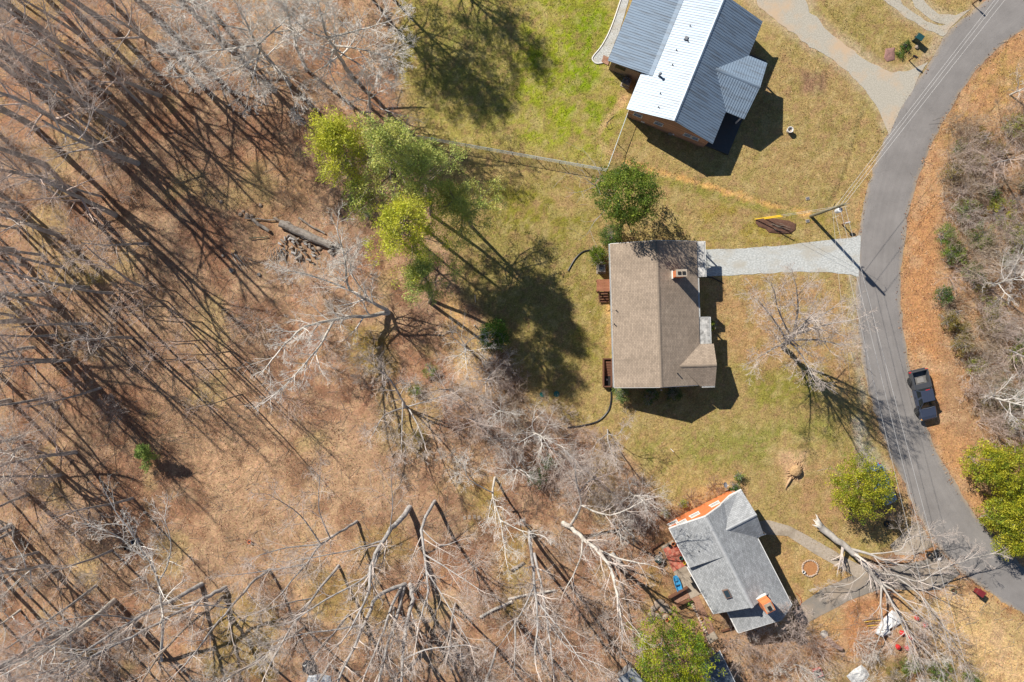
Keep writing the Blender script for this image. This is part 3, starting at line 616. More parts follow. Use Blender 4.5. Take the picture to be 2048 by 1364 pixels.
for pts in ([(-.1, 0), (LB, 0)],):
    MB().slab([(-.1, -.16, HRB - .02), (-.1, 0, HRB + .06), (LB, 0, HRB + .06), (LB, -.16, HRB - .02)], .02).build('ridge_cap', metal_roof, o)
    MB().slab([(-.1, 0, HRB + .06), (-.1, .16, HRB - .02), (LB, .16, HRB - .02), (LB, 0, HRB + .06)], .02).build('ridge_cap', metal_roof, o)
MB().slab([(PC - .13, -pb0, PH), (PC, -pb0, PH + .06), (PC, -PB - .06, PH + .06), (PC - .13, -PB - .06, PH)], .02).build('ridge_cap', metal_roof, o)
MB().slab([(PC, -pb0, PH + .06), (PC + .13, -pb0, PH), (PC + .13, -PB - .06, PH), (PC, -PB - .06, PH + .06)], .02).build('ridge_cap', metal_roof, o)
m = MB(); m.box((LB / 2, HW - .35, 1.4), (LB - .5, .2, 2.8)); m.box((LB / 2, -HW + .5, 1.4), (LB - .5, .2, 2.8)); m.build('wall', brick_y, o)
for a in (.22, LB - .35): MB().slab([(a - .1, -HW + .4, 0), (a - .1, HW - .25, 0), (a - .1, HW - .25, 2.85), (a - .1, 0, 4.9), (a - .1, -HW + .4, 2.9)], .2, (1, 0, 0)).build('gable_wall', brick_x, o)
MB().box((8.6, 6.2, 1.2), (9.2, 3.6, 2.4)).build('addition_wall', mat_noise('grey_siding', alb(150, 132, 118), alb(172, 152, 138), scale=3, stretch=(1, 1, 12)), o)
MB().box((4.0, 6.9, 1.75), (.06, 1.1, .8)).build('addition_window', dark, o)
for b, wd_ in ((3.4, .95), (1.1, .95), (-2.1, .8), (-2.95, .8)): window(o, (.1, b, 1.95 if b > 0 else 2.0), wd_, .85, (-1, 0, 0))
MB().box((.05, -.55, .35), (.14, .4, .5)).build('meter_box', steel, o)
for b in (-.75, 2.6): MB().box((.1, b, .45), (.04, .4, .3)).build('crawl_vent', white_trim, o)
for a in (PA0 + .3, PC - 1, PC + 1, PA1 - .3): MB().box((a, -PB + .25, 1.45), (.14, .14, 2.9)).build('porch_post', white_trim, o)
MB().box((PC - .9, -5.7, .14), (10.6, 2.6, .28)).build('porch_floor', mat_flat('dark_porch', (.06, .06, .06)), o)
MB().slab([(PA0 + .2, -PB + .2, 2.9), (PA1 - .2, -PB + .2, 2.9), (PC, -PB + .2, 4.05)], .1, (0, 1, 0)).build('porch_gable', white_trim, o)
for a, b in ((5.35, 2.2), (9.6, 2.05), (8.0, 1.65), (6.9, 2.4), (2.25, 2.25), (.85, 1.9)):
    pipe_vent(o, a, b, hB(b), .22, .05)
v = MB().box((8.25, 1.95, hB(1.95) + .12), (.36, .36, .26)); v.build('roof_vent', steel, o, bevel=.02)
m = MB().tube([(3.95, 3.0, hB(3) - .1), (3.95, 3.0, hB(3) + .75)], .11, 12); m.lathe([(.17, .72), (.17, .78), (.05, .9)], 12, (3.95, 3.0, hB(3))); m.build('flue_stack', steel, o)

# ------------------------------------------------------------------ grey shingled house, lower right
o = thing('grey_shingled_house', 'orange brick house with grey shingle roof, front wing and lower addition', 'house', (19.2, -17.43, 0), math.atan2(-.89, .456)); HCo = o
# local x along the ridge (down the picture), local y to the road side
HRC, HEC, LC, WL, WR = 5.2, 3.3, 9.97, 3.62, 3.85
def zr(b): return HRC - (HRC - HEC) * b / WR
mid = 4.25
MB().slab([(-.12, 0, HRC), (mid, 0, HRC), (mid, -WL, HEC + .28), (-.12, -WL, HEC)], .14).build('roof_slope', shC, o)
MB().slab([(mid, 0, HRC - .004), (LC, 0, HRC - .004), (LC - .3, -WL + .08, HEC - .1), (mid, -WL - .1, HEC - .42)], .14).build('roof_slope', shC, o)
MB().slab([(mid - .08, -.15, HRC - .16), (mid - .08, -WL + .15, HEC + .1), (mid - .08, -WL + .15, 2.5), (mid - .08, -.15, 4.5)], .08, (1, 0, 0)).build('step_cheek', brick_o, o)
MB().slab([(-.12, 0, HRC), (-.12, 2.0, zr(2.0)), (2.2, 1.25, zr(1.25)), (4.65, WR, HEC), (12.45, WR + .02, HEC), (12.9, 2.25, zr(2.25)), (LC, 2.25, zr(2.25)), (LC, 0, HRC)], .14).build('roof_slope', shC, o)
MB().slab([(LC - .1, 2.25, zr(2.25) - .005), (12.9, 2.25, zr(2.25)), (12.75, -2.15, 2.62), (LC - .1, -2.15, 2.62)], .12).build('addition_roof', shC, o)
MB().slab([(2.2, 1.25, 4.56), (2.2, 4.66, 4.56), (-.28, 4.64, 3.32)], .12).build('wing_roof_slope', shC2, o)
MB().slab([(2.2, 1.25, 4.56), (-.28, 4.64, 3.32), (-.28, 3.3, 3.36), (-.13, 2.0, zr(2.0) - .03)], .12).build('wing_roof_slope', shC2, o)
MB().slab([(2.2, 1.25, 4.56), (4.68, 3.75, 3.32), (4.68, 4.6, 3.32), (2.2, 4.66, 4.56)], .12).build('wing_roof_slope', shC2, o)
for s_ in (-1, 1):
    cap = MB()
    for k in range(40):
        x = k * LC / 40; d = LC / 40
        cap.add([(x, 0, HRC + .05), (x, s_ * .17, HRC - .02), (x + d * 1.1, 0, HRC + .062), (x + d * 1.1, s_ * .17, HRC - .008)], [(0, 1, 3, 2)])
    cap.build('ridge_cap', mat_flat('grey_ridge_shingle', sg * 1.05, rough=.9, scale=3), o)
for a in (2.2 - .15, 2.2):
    MB().slab([(a, 1.1, 4.55 if a < 2.1 else 4.62), (a + .15, 1.1, 4.62 if a < 2.1 else 4.55), (a + .15, 4.66, 4.62 if a < 2.1 else 4.55), (a, 4.66, 4.55 if a < 2.1 else 4.62)], .02).build('ridge_cap', _mats['grey_ridge_shingle'], o)
# walls
MB().slab([(.18, -WL + .25, 0), (.18, 4.35, 0), (.18, 4.35, 3.3), (.18, 2.2, 3.3), (.18, 2.0, 4.05), (.18, 0, 5.02), (.18, -WL + .25, 3.25)], .2, (1, 0, 0)).build('gable_wall', brick_o, o)
MB().slab([(LC - .35, -WL + .35, 0), (LC - .35, WR - .35, 0), (LC - .35, WR - .35, 3.2), (LC - .35, 0, 5.0), (LC - .35, -WL + .35, 3.0)], .15, (1, 0, 0)).build('gable_wall', brick_x, o)
m = MB(); m.box((LC / 2, -WL + .36, 1.42), (LC - .8, .2, 2.84)); m.box((LC / 2 + 2, WR - .4, 1.6), (LC - 3.6, .2, 3.2)); m.build('wall', brick_y, o)
m = MB(); m.box((2.25, 4.15, 1.6), (4.2, .2, 3.2)); m.build('wing_wall', brick_y, o); MB().box((11.2, .5, 1.25), (2.4, 4.6, 2.5)).build('addition_wall', brick_x, o)
for p, q in (((-.16, 0, HRC - .02), (-.16, -WL, HEC - .02)), ((-.16, 0, HRC - .02), (-.16, 2.0, zr(2) - .02)), ((-.32, 3.3, 3.3), (-.32, 4.66, 3.28)), ((-.2, 2.0, zr(2) - .06), (-.32, 3.3, 3.3)), ((-.14, -WL - .03, HEC - .05), (mid, -WL - .03, HEC + .22)), ((12.9, 2.2, 4.05), (12.76, -2.17, 2.6)), ((4.74, 3.4, 3.24), (4.74, 4.6, 3.24)), ((4.9, WR + .05, 3.24), (12.4, WR + .05, 3.24)), ((LC + .05, -2.2, 2.6), (12.7, -2.2, 2.6)), ((mid + .1, -WL - .16, HEC - .44), (LC - .3, -WL + .03, HEC - .14))):
    p = Vector(p); q = Vector(q); d = q - p; n = Vector((-d.y, d.x, 0)).normalized() * .045
    MB().slab([p - n, q - n, q + n, p + n], .18).build('fascia', white_trim, o)
for b, z in ((-2.9, 1.25), (-2.15, 2.45), (-.6, 2.2), (1.75, 2.05)): window(o, (.13, b, z), 1.05, .85, (-1, 0, 0))
m = MB().slab([(7.45, -1.85, 4.42), (8.35, -1.85, 4.42), (8.35, -1.3, 4.72), (7.45, -1.3, 4.72)], .2); sk = m.build('skylight', mat_flat('bronze_frame', (.20, .13, .10)), o)
MB().slab([(7.53, -1.79, 4.47), (8.27, -1.79, 4.47), (8.27, -1.36, 4.705), (7.53, -1.36, 4.705)], .03).build('pane', glass, sk)
for a, b in ((1.1, -2.4), (2.9, -2.1)): pipe_vent(o, a, b, HRC - .52 * abs(b), .3, .05)
# chimney of the grey house
cc_ = (10.15, 1.28)
ch = MB().box((cc_[0], cc_[1], 4.6), (1.05, .95, 3.6)).build('chimney', brick_o, o)
MB().box((cc_[0], cc_[1], 6.44), (.8, .75, .09)).build('cap', concrete, ch); MB().box((cc_[0] + .05, cc_[1], 6.55), (.34, .34, .16)).build('flue', dark, ch)
MB().box((cc_[0] - .58, cc_[1], 4.72), (.08, 1.1, .4)).build('flashing', white_trim, ch)
MB().tube([(4.85, 4.5, 3.1), (4.95, 4.85, 2.9), (4.95, 4.9, .1)], .05, 8).build('downspout', white_trim, o)

# ------------------------------------------------------------------ sheds at the bottom edge
o = thing('garden_shed', 'small shed with dark blue grey roof beside the big yellow green tree', 'shed', P(1425, 1338), R(-64)); 
slate = mat_noise('blue_slate', (.05, .07, .10), (.10, .125, .16), scale=3, rough=.6, c3=(.17, .19, .21), scale3=1.0)
MB().box((0, 0, 1.05), (4.2, 2.0, 2.1)).build('wall', mat_flat('shed_siding', (.25, .22, .19)), o)
MB().slab([(-2.4, 0, 2.75), (2.4, 0, 2.75), (2.4, 1.35, 2.2), (-2.4, 1.35, 2.2)], .08).build('roof_slope', slate, o); MB().slab([(-2.4, 0, 2.75), (2.4, 0, 2.75), (2.4, -1.35, 2.2), (-2.4, -1.35, 2.2)], .08).build('roof_slope', slate, o)
MB().box((0, 1.39, 2.17), (4.84, .06, .12)).build('fascia', white_trim, o)
o = thing('pale_shed', 'low shed with pale grey roof half hidden left of the yellow green tree', 'shed', P(1262, 1352), R(-50))
MB().box((0, 0, .9), (2.4, 1.6, 1.8)).build('wall', mat_flat('pale_siding', (.35, .35, .34)), o)
MB().slab([(-1.4, -1, 1.85), (1.4, -1, 1.85), (1.4, 1, 2.1), (-1.4, 1, 2.1)], .07).build('roof', mat_noise('pale_roof', alb(150, 154, 158), alb(182, 184, 186), scale=2.0, rough=.6), o)
# ------------------------------------------------------------------ vegetation generators
def _norm(v): return v / (np.linalg.norm(v) + 1e-9)
def _perp(d, rg):
    a = rg.normal(size=3); a -= d * a.dot(d); return _norm(a)
class Skel:
    """branches by level; all branches of one level have the same number of points"""
    def __init__(s, rg, segs=(9, 6, 4, 2, 1), sides=(9, 6, 4, 3, 3), wob=(.06, .16, .2, .24, .28), up=(.0, .05, .04, .02, .0), kids=(10, 6, 6, 4, 0), ang=(52, 45, 42, 40, 40), ratio=(.42, .5, .5, .5, .5), tmin=(.4, .18, .15, .15, .2), tip=(.25, .25, .3, .45, .6), rmin=.009, maxlev=4, rk=.55):
        s.rg = rg; s.__dict__.update(dict(segs=segs, sides=sides, wob=wob, up=up, kids=kids, ang=ang, ratio=ratio, tmin=tmin, tip=tip, rmin=rmin, maxlev=maxlev, rk=rk)); s.out = {}
    def put(s, lev, pts, rad): s.out.setdefault((lev, len(pts)), []).append((pts, rad))
    def grow(s, p, d, L, r, lev):
        rg = s.rg; n = s.segs[lev]; st = L / n; pts = np.empty((n + 1, 3)); pts[0] = p; d = _norm(np.asarray(d, float))
        jit = rg.normal(size=(n, 3)) * s.wob[lev]; jit[:, 2] += s.up[lev]
        for i in range(n):
            d = d + jit[i]; d /= math.sqrt(d[0] * d[0] + d[1] * d[1] + d[2] * d[2]); pts[i + 1] = pts[i] + d * st
        rad = np.maximum(r * (1 - (1 - s.tip[lev]) * np.linspace(0, 1, n + 1)), s.rmin)
        s.put(lev, pts, rad); s.spawn(pts, rad, L, lev)
        return pts
    def spawn(s, pts, rad, L, lev, kids=None, tmin=None, upbias=0.0, ratio=None):
        if lev >= s.maxlev: return
        rg = s.rg; k = s.kids[lev] if kids is None else kids; t0 = s.tmin[lev] if tmin is None else tmin
        if k <= 0: return
        n = len(pts) - 1; az = rg.random() * 6.28
        ts = t0 + (1 - t0) * (np.arange(k) + rg.random(k) * .9) / k
        for t in ts:
            f = min(t, .999) * n; i = int(f); fr = f - i
            p = pts[i] * (1 - fr) + pts[i + 1] * fr; d = _norm(pts[i + 1] - pts[i]); r = rad[i] * (1 - fr) + rad[i + 1] * fr
            az += 2.4 + rg.normal() * .5
            a = np.cross(d, (0.2, .3, 1.0)); a = _norm(a) if np.linalg.norm(a) > .05 else _perp(d, rg); b = np.cross(d, a)
            q = math.radians(s.ang[lev] + rg.normal() * 12); e = d * math.cos(q) + (a * math.cos(az) + b * math.sin(az)) * math.sin(q); e[2] += upbias
            ll = L * (s.ratio[lev] if ratio is None else ratio) * (1.15 - .55 * (t - t0) / (1 - t0 + 1e-6)) * (.7 + .6 * rg.random())
            s.grow(p, e, ll, max(min(r * s.rk * (.8 + .4 * rg.random()), r * .85), s.rmin), lev + 1)
    def mesh(s, name, levels):
        VV = []; FF = []; base = 0
        for (lev, m), lst in s.out.items():
            if lev not in levels: continue
            n = s.sides[lev]; Pn = np.stack([a for a, _ in lst]); Rd = np.stack([b for _, b in lst]); B = len(lst)
            T = np.empty_like(Pn); T[:, 1:-1] = Pn[:, 2:] - Pn[:, :-2]; T[:, 0] = Pn[:, 1] - Pn[:, 0]; T[:, -1] = Pn[:, -1] - Pn[:, -2]
            T /= np.linalg.norm(T, axis=-1, keepdims=True) + 1e-9
            ref = np.array((.31, .17, .93)); U = np.cross(T, ref); bad = np.linalg.norm(U, axis=-1) < .1
            U[bad] = np.cross(T[bad], (1, 0, 0)); U /= np.linalg.norm(U, axis=-1, keepdims=True) + 1e-9; W = np.cross(T, U)
            an = 2 * np.pi * np.arange(n) / n
            ring = U[:, :, None] * np.cos(an)[:, None] + W[:, :, None] * np.sin(an)[:, None]
            V = Pn[:, :, None] + ring * Rd[:, :, None, None]
            ids = base + np.arange(B * m * n).reshape(B, m, n); nx = np.roll(ids, -1, 2)
            FF.append(np.stack([ids[:, :-1], nx[:, :-1], nx[:, 1:], ids[:, 1:]], -1).reshape(-1, 4)); VV.append(V.reshape(-1, 3)); base += B * m * n
        if not VV: return None
        return mesh_np(name, np.concatenate(VV), np.concatenate(FF), None, True)

def bark(name, a, b, c3, **k): return mat_noise(name, a, b, scale=3.5, rough=.9, bump=.35, bscale=14, c3=c3, scale3=1.2, spec=.15, **k)
bark_pale = bark('pale_bark', (.45, .42, .37), (.60, .565, .51), (.33, .295, .255))
bark_grey = bark('grey_bark', (.32, .30, .285), (.45, .43, .41), (.23, .215, .20))
bark_brown = bark('brown_bark', (.20, .16, .125), (.31, .26, .215), (.14, .11, .085))
twig_grey = mat_noise('grey_twigs', (.48, .41, .36), (.62, .54, .48), scale=.8, rough=.9, spec=.1)
twig_pale = mat_noise('pale_twigs', (.62, .58, .53), (.76, .72, .66), scale=.8, rough=.9, spec=.1)
twig_pink = mat_noise('pinkish_twigs', (.47, .37, .315), (.60, .485, .42), scale=.8, rough=.9, spec=.1)
twig_tan = mat_noise('tan_twigs', (.40, .31, .22), (.54, .44, .33), scale=.8, rough=.9, spec=.1)
twig_brown = mat_noise('brown_twigs', (.27, .19, .14), (.40, .29, .22), scale=.8, rough=.9, spec=.1)

def tree_proto(seed, h, style):
    rg = np.random.default_rng(seed)
    if style == 'forest':      # tall and narrow, limbs on the upper half
        s = Skel(rg, kids=(10, 5, 5, 3, 0), tmin=(.45, .25, .2, .2, .2), ratio=(.29, .55, .55, .6, .5), ang=(46, 36, 33, 30, 30), up=(0, .06, .04, .02, 0), wob=(.03, .09, .11, .13, .15), rmin=.005)
        s.grow(np.array((0, 0, -.3)), (rg.normal() * .04, rg.normal() * .04, 1), h, .016 * h + .06, 0)
    elif style == 'spread':    # open crown, forking low
        s = Skel(rg, kids=(10, 7, 6, 4, 0), tmin=(.22, .25, .2, .2, .2), ratio=(.50, .52, .5, .55, .5), ang=(54, 38, 34, 30, 30), up=(0, .05, .04, .02, 0), wob=(.06, .11, .12, .14, .15), rmin=.0065)
        s.grow(np.array((0, 0, -.3)), (rg.normal() * .06, rg.normal() * .06, 1), h, .017 * h + .05, 0)
    elif style == 'slim':      # pole-like wood tree, small crown
        s = Skel(rg, sides=(7, 5, 3, 3, 3), kids=(10, 5, 4, 3, 0), tmin=(.5, .25, .2, .2, .2), ratio=(.21, .55, .55, .6, .5), ang=(42, 34, 32, 30, 30), up=(0, .06, .04, .02, 0), wob=(.03, .1, .12, .14, .15), rmin=.005)
        s.grow(np.array((0, 0, -.3)), (rg.normal() * .05, rg.normal() * .05, 1), h, .17, 0)
    elif style == 'sapling':
        s = Skel(rg, segs=(7, 4, 3, 2, 2), sides=(6, 4, 3, 3, 3), kids=(9, 4, 3, 0, 0), tmin=(.55, .2, .2, .2, .2), ratio=(.14, .5, .5, .5, .5), ang=(50, 45, 40, 40, 40), maxlev=3, rmin=.007, wob=(.03, .12, .14, .15, .15))
        s.grow(np.array((0, 0, -.2)), (rg.normal() * .05, rg.normal() * .05, 1), h, .085, 0)
    return s.mesh('trunk', (0,)), s.mesh('crown', (1, 2, 3, 4))
def shrub_proto(seed, h, stems=16, spread=.55, dense=1.0):
    rg = np.random.default_rng(seed)
    s = Skel(rg, segs=(4, 3, 2, 1), sides=(4, 3, 3, 3), kids=(int(5 * dense), 4, 3, 0), tmin=(.3, .25, .2, .2), ratio=(.5, .55, .55, .5), ang=(30, 30, 28, 28), wob=(.09, .11, .13, .15), up=(.03, .02, .01, 0), maxlev=3, rmin=.006)
    for i in range(stems):
        a = rg.random() * 6.28; q = spread * (.2 + 1.3 * rg.random())
        s.grow(np.array((math.cos(a) * .18, math.sin(a) * .18, -.1)), (math.cos(a) * q, math.sin(a) * q, 1), h * (.65 + .5 * rg.random()), .022, 0)
    return s.mesh('stems', (0,)), s.mesh('twigs', (1, 2, 3))

def leafcloud(rg, C0, n, spread, size, cols, name='foliage', aspect=1.8, flat=.0, cv=.3, curl=True):
    """n leaves around each centre: small quads folded along the midrib, colour varies by clump and by leaf"""
    C0 = np.asarray(C0); B = len(C0); M = B * n
    u = rg.normal(size=(M, 3)); u /= np.linalg.norm(u, axis=1, keepdims=True); rr = rg.random(M) ** .45
    sp = np.repeat(np.asarray(spread) if np.ndim(spread) else np.full(B, spread), n)
    c = np.repeat(C0, n, 0) + u * (rr * sp)[:, None] * np.array((1, 1, 1 - flat))
    d = u * .7 + rg.normal(size=(M, 3)) * .8; d[:, 2] += .25; d /= np.linalg.norm(d, axis=1, keepdims=True)
    t = np.cross(d, rg.normal(size=(M, 3))); t /= np.linalg.norm(t, axis=1, keepdims=True)
    sz = size * (.45 + 1.0 * rg.random(M) ** 1.4)[:, None]
    V = np.stack([c - d * sz * .5, c + t * sz * .5 / aspect, c + d * sz * .5, c - t * sz * .5 / aspect], 1)
    cols = np.asarray(cols); pick = rg.random(B); k = cols[np.minimum((pick * len(cols)).astype(int), len(cols) - 1)]
    k = np.repeat(k, n, 0) * (1 + cv * rg.normal(size=(M, 1))).clip(.45, 1.7)
    V = V.reshape(-1, 3); F_ = np.arange(M * 4).reshape(M, 4)
    return mesh_np(name, V, F_, np.repeat(k, 4, 0).clip(.004, .6))
leafmat = mat_leaf('evergreen_leaf', trans=.35); needlemat = mat_leaf('pine_needle', trans=.2, rough=.6)

def evergreen(name, label, cat, px, py, hm, rx, rz_, cols, seed, n=7000, size=.16, group=None, clump=.42, trunk=True, lump=.22, ry=None):
    """broadleaf evergreen: crown centre seen at (px,py) at height hm, radii rx (plan) and rz_"""
    c = P(px, py, hm); root = thing(name, label, cat, (c.x, c.y, float(gz(c.x, c.y))), 0, group); rg = np.random.default_rng(seed)
    ry = ry or rx; n = int(n * (1.15 if trunk else .9)); size = size * .86; nb = max(12, int(n / 45)); B = []
    lo = rg.normal(size=(7, 3)); lo /= np.linalg.norm(lo, axis=1, keepdims=True)
    for i in range(nb):
        u = rg.normal(size=3); u /= np.linalg.norm(u)
        if u[2] < -.5: u[2] *= -.6
        k = (.55 + .45 * rg.random() ** .5) * (1 + lump * np.clip(lo @ u, 0, 1).max() - lump * .5 + .14 * rg.normal())
        B.append(u * (rx * k, ry * k, rz_ * k) + (0, 0, hm - root.location.z))
    link('foliage', leafcloud(rg, B, 45, clump, size, cols), leafmat, root)
    s = Skel(rg, segs=(6, 4, 3), sides=(7, 4, 3), kids=(9, 4, 0), tmin=(.15, .2, .2), ratio=(.6, .5, .5), ang=(55, 45, 40), wob=(.08, .16, .2), up=(0, .06, .02), maxlev=2, rmin=.012)
    for k in range(1 if trunk else 4):
        s.grow(np.array((rg.normal() * .12, rg.normal() * .12, -.15)), (rg.normal() * .15, rg.normal() * .15, 1), (hm - root.location.z + rz_ * .6) * .95, .03 + .022 * rx, 0)
    link('trunk' if trunk else 'stems', s.mesh('trunk', (0,)), bark_brown, root); link('branches', s.mesh('branches', (1, 2)), bark_grey, root)
    return root

def pine(label, base, top, h, crown, seed, cols, group=None, limb=2.4, nl=26, cl=.56, tufts=64, r=.2):
    """loblolly-like pine: bare trunk, limbs in the top `crown` share ending in needle tufts"""
    b = G(*base); t = P(top[0], top[1], h); root = thing('pine_tree', label, 'tree', b, 0, group); rg = np.random.default_rng(seed)
    s = Skel(rg, segs=(9, 5, 3), sides=(8, 5, 3), kids=(0, 6, 0), tmin=(.3, .25, .3), ratio=(.4, .48, .5), ang=(60, 48, 40), wob=(.05, .14, .2), up=(0, .05, .03), maxlev=2, rmin=.014)
    T = np.array(t - b); n = 10; tt = np.linspace(0, 1, n + 1)[:, None]; bend = np.array((rg.normal() * .5, rg.normal() * .5, 0))
    pts = T * tt + bend * np.sin(np.pi * tt); pts[0, 2] -= .2; rad = r * (1 - .75 * tt[:, 0]); s.put(0, pts, rad); az = 0
    for i in range(nl):
        f = 1 - crown + crown * (i + rg.random()) / nl; q = min(f, .999) * n; j = int(q); p = pts[j] + (pts[j + 1] - pts[j]) * (q - j)
        az += 2.4 + rg.normal() * .4; up_ = .15 + .75 * ((f - 1 + crown) / crown)
        s.grow(p, (math.cos(az), math.sin(az), up_), limb * (1.05 - .65 * (f - 1 + crown) / crown) * (.6 + .7 * rg.random()), .07, 1)
    ends = []
    for (lev, m), lst in s.out.items():
        if lev == 2: ends += [a[-1] for a, _ in lst] + [a[-2] for a, _ in lst if rg.random() < .5]
        if lev == 1: ends += [a[-1] for a, _ in lst]
    link('trunk', s.mesh('trunk', (0,)), bark_brown, root); link('limbs', s.mesh('limbs', (1, 2)), bark_brown, root)
    link('needles', leafcloud(rg, ends, tufts, cl, .24, cols, 'needles', aspect=4.6, cv=.34), needlemat, root)
    return root

# ------------------------------------------------------------------ prototypes, shared by the copies
FOREST = [tree_proto(11 + i, h, 'forest') for i, h in enumerate((17, 19, 15, 18, 16, 14))]
SPREAD = [tree_proto(31 + i, h, 'spread') for i, h in enumerate((12, 10, 13, 9))]
SAPL = [tree_proto(51 + i, h, 'sapling') for i, h in enumerate((12, 13, 10, 14))]
SLIM = [tree_proto(61 + i, h, 'slim') for i, h in enumerate((16, 14, 17, 15))]
BRUSH = [shrub_proto(71 + i, h, st, sp_, dn) for i, (h, st, sp_, dn) in enumerate(((2.4, 11, .6, 1), (3.0, 12, .7, 1), (1.8, 13, .9, 1), (3.6, 10, .5, 1), (1.1, 13, .9, .8)))]
vr = random.Random(5)
def place(proto, name, label, cat, px, py, mats, sc=1.0, group=None, tilt=None, parts=('trunk', 'crown')):
    g = G(px, py); t = thing(name, label, cat, g, vr.random() * 6.283, group)
    t.scale = (sc, sc, sc * vr.uniform(.92, 1.08))
    if tilt: t.rotation_euler = Quaternion(Vector(tilt[:2] + (0,)).normalized(), tilt[2]).to_euler(); 
    for nm, me, mt in zip(parts, proto, mats):
        o = bpy.data.objects.new(nm, me); COL.objects.link(o); o.parent = t
        if not me.materials: me.materials.append(mt)
        o.material_slots[0].link = 'OBJECT'; o.material_slots[0].material = mt
    return t

def custom(name, label, stems, radii, seed, mats=(None, None), kids=(7, 6, 5, 3, 0), dens=1.0, tw=.0065, upb=.25, ratio=.42, tmin=.3, cat='tree', group=None, ang=(48, 37, 33, 30, 30), lowkids=0, flat=False, rk=.55):
    """a tree whose main stems follow given points (px, py, height); limbs and twigs grow from them"""
    rg = np.random.default_rng(seed); b0 = stems[0][0]; root = thing(name, label, cat, G(b0[0], b0[1]), 0, group); off = np.array(root.location)
    s = Skel(rg, segs=(9, 6, 4, 2, 1), sides=(9, 6, 4, 3, 3), kids=kids, ang=ang, rmin=tw, tmin=(.25, .2, .15, .15, .2), up=(0, .0 if flat else .04, .0 if flat else .03, .0, 0), wob=(.06, .10, .12, .14, .16), rk=rk)
    for st, (r0, r1) in zip(stems, radii):
        q = np.array([tuple(P(*p)) for p in st]) - off
        c = np.array(catmull(q, 4)); c[1:-1] += rg.normal(size=(len(c) - 2, 3)) * .05 * min(1, r0 * 4)
        if st[0][2] <= 0: c[0, 2] -= .25
        rad = r0 + (r1 - r0) * np.linspace(0, 1, len(c)) ** .8; s.put(0, c, rad)
        L = np.linalg.norm(np.diff(c, axis=0), axis=1).sum()
        s.spawn(c, rad, L, 0, kids=int(max(3, L * .8 * dens)), tmin=tmin, upbias=upb, ratio=ratio * 7 / max(L, 7) * (1 if L > 5 else 1.2))
        s.grow(c[-1], c[-1] - c[-2], L * .28, r1, 1)
    link('trunk', s.mesh('trunk', (0,)), mats[0] or bark_grey, root); link('crown', s.mesh('crown', (1, 2, 3, 4)), mats[1] or twig_grey, root)
    return root
# ------------------------------------------------------------------ the wood on the left: individual bare trees
GP = (bark_grey, twig_grey); PP = (bark_pale, twig_pale); BP = (bark_brown, twig_pink); GK = (bark_grey, twig_pink)
def scatter(poly, n, mind, seed):
    rg = random.Random(seed); a = np.array(poly); o = []; t = 0
    while len(o) < n and t < 4000:
        t += 1; x = rg.uniform(a[:, 0].min(), a[:, 0].max()); y = rg.uniform(a[:, 1].min(), a[:, 1].max())
        if inside(np.array([x]), np.array([y]), poly)[0] and all((x - p) ** 2 + (y - q) ** 2 > mind ** 2 for p, q in o): o.append((x, y))
    return o
ORD = 'first second third fourth fifth sixth seventh eighth ninth tenth eleventh twelfth thirteenth fourteenth fifteenth sixteenth seventeenth eighteenth nineteenth twentieth'.split()
def wood(pts, label, group, protos, mats, sc=(.85, 1.1)):
    for i, (x, y) in enumerate(sorted(pts, key=lambda p: p[1])):
        place(protos[vr.randrange(len(protos))], 'bare_tree', label + ', ' + ORD[i] + ' from top', 'tree', x, y, mats[vr.randrange(len(mats))], vr.uniform(*sc), group)
wood([(100, 70), (133, 180), (200, 130), (232, 62), (62, 250), (320, 190), (300, 20), (185, -30), (60, -40), (-50, 70), (-70, 200), (400, 40), (28, 150), (20, 20), (352, 110), (150, 20), (250, 250), (-20, -30)],
     'tall bare grey tree in the dense wood at the upper left corner', 'bare trees of the upper left wood', FOREST, (GP, GK, GP))
wood([(150, 380), (277, 327), (90, 330), (40, 420), (200, 290), (-60, 330), (-80, 450), (118, 470), (30, 500), (-30, 570), (230, 430)],
     'tall bare tree at the left edge above the open leaf covered slope', 'bare trees on the upper left slope', FOREST, (GP, GK))
wood([(60, 640), (110, 720), (-40, 700), (20, 800), (-60, 850), (90, 590)], 'bare tree standing along the left edge halfway down the picture', 'bare trees at the middle of the left edge', FOREST + SPREAD[:2], (GK, PP), (.7, .9))
wood([(60, 890), (120, 950), (20, 960), (-40, 1000), (150, 905)], 'bushy bare pale tree at the lower left edge above the ravine', 'bare trees at the lower left edge', SPREAD, (PP, GK), (.7, .95))
wood([(20, 1050), (90, 1130), (-50, 1100), (40, 1220), (130, 1260), (-30, 1300), (180, 1330), (230, 1200), (70, 1380), (250, 1400)], 'bare tree in the lower left corner of the wood', 'bare trees of the lower left corner', FOREST + SPREAD, (GP, GK, PP), (.65, .95))
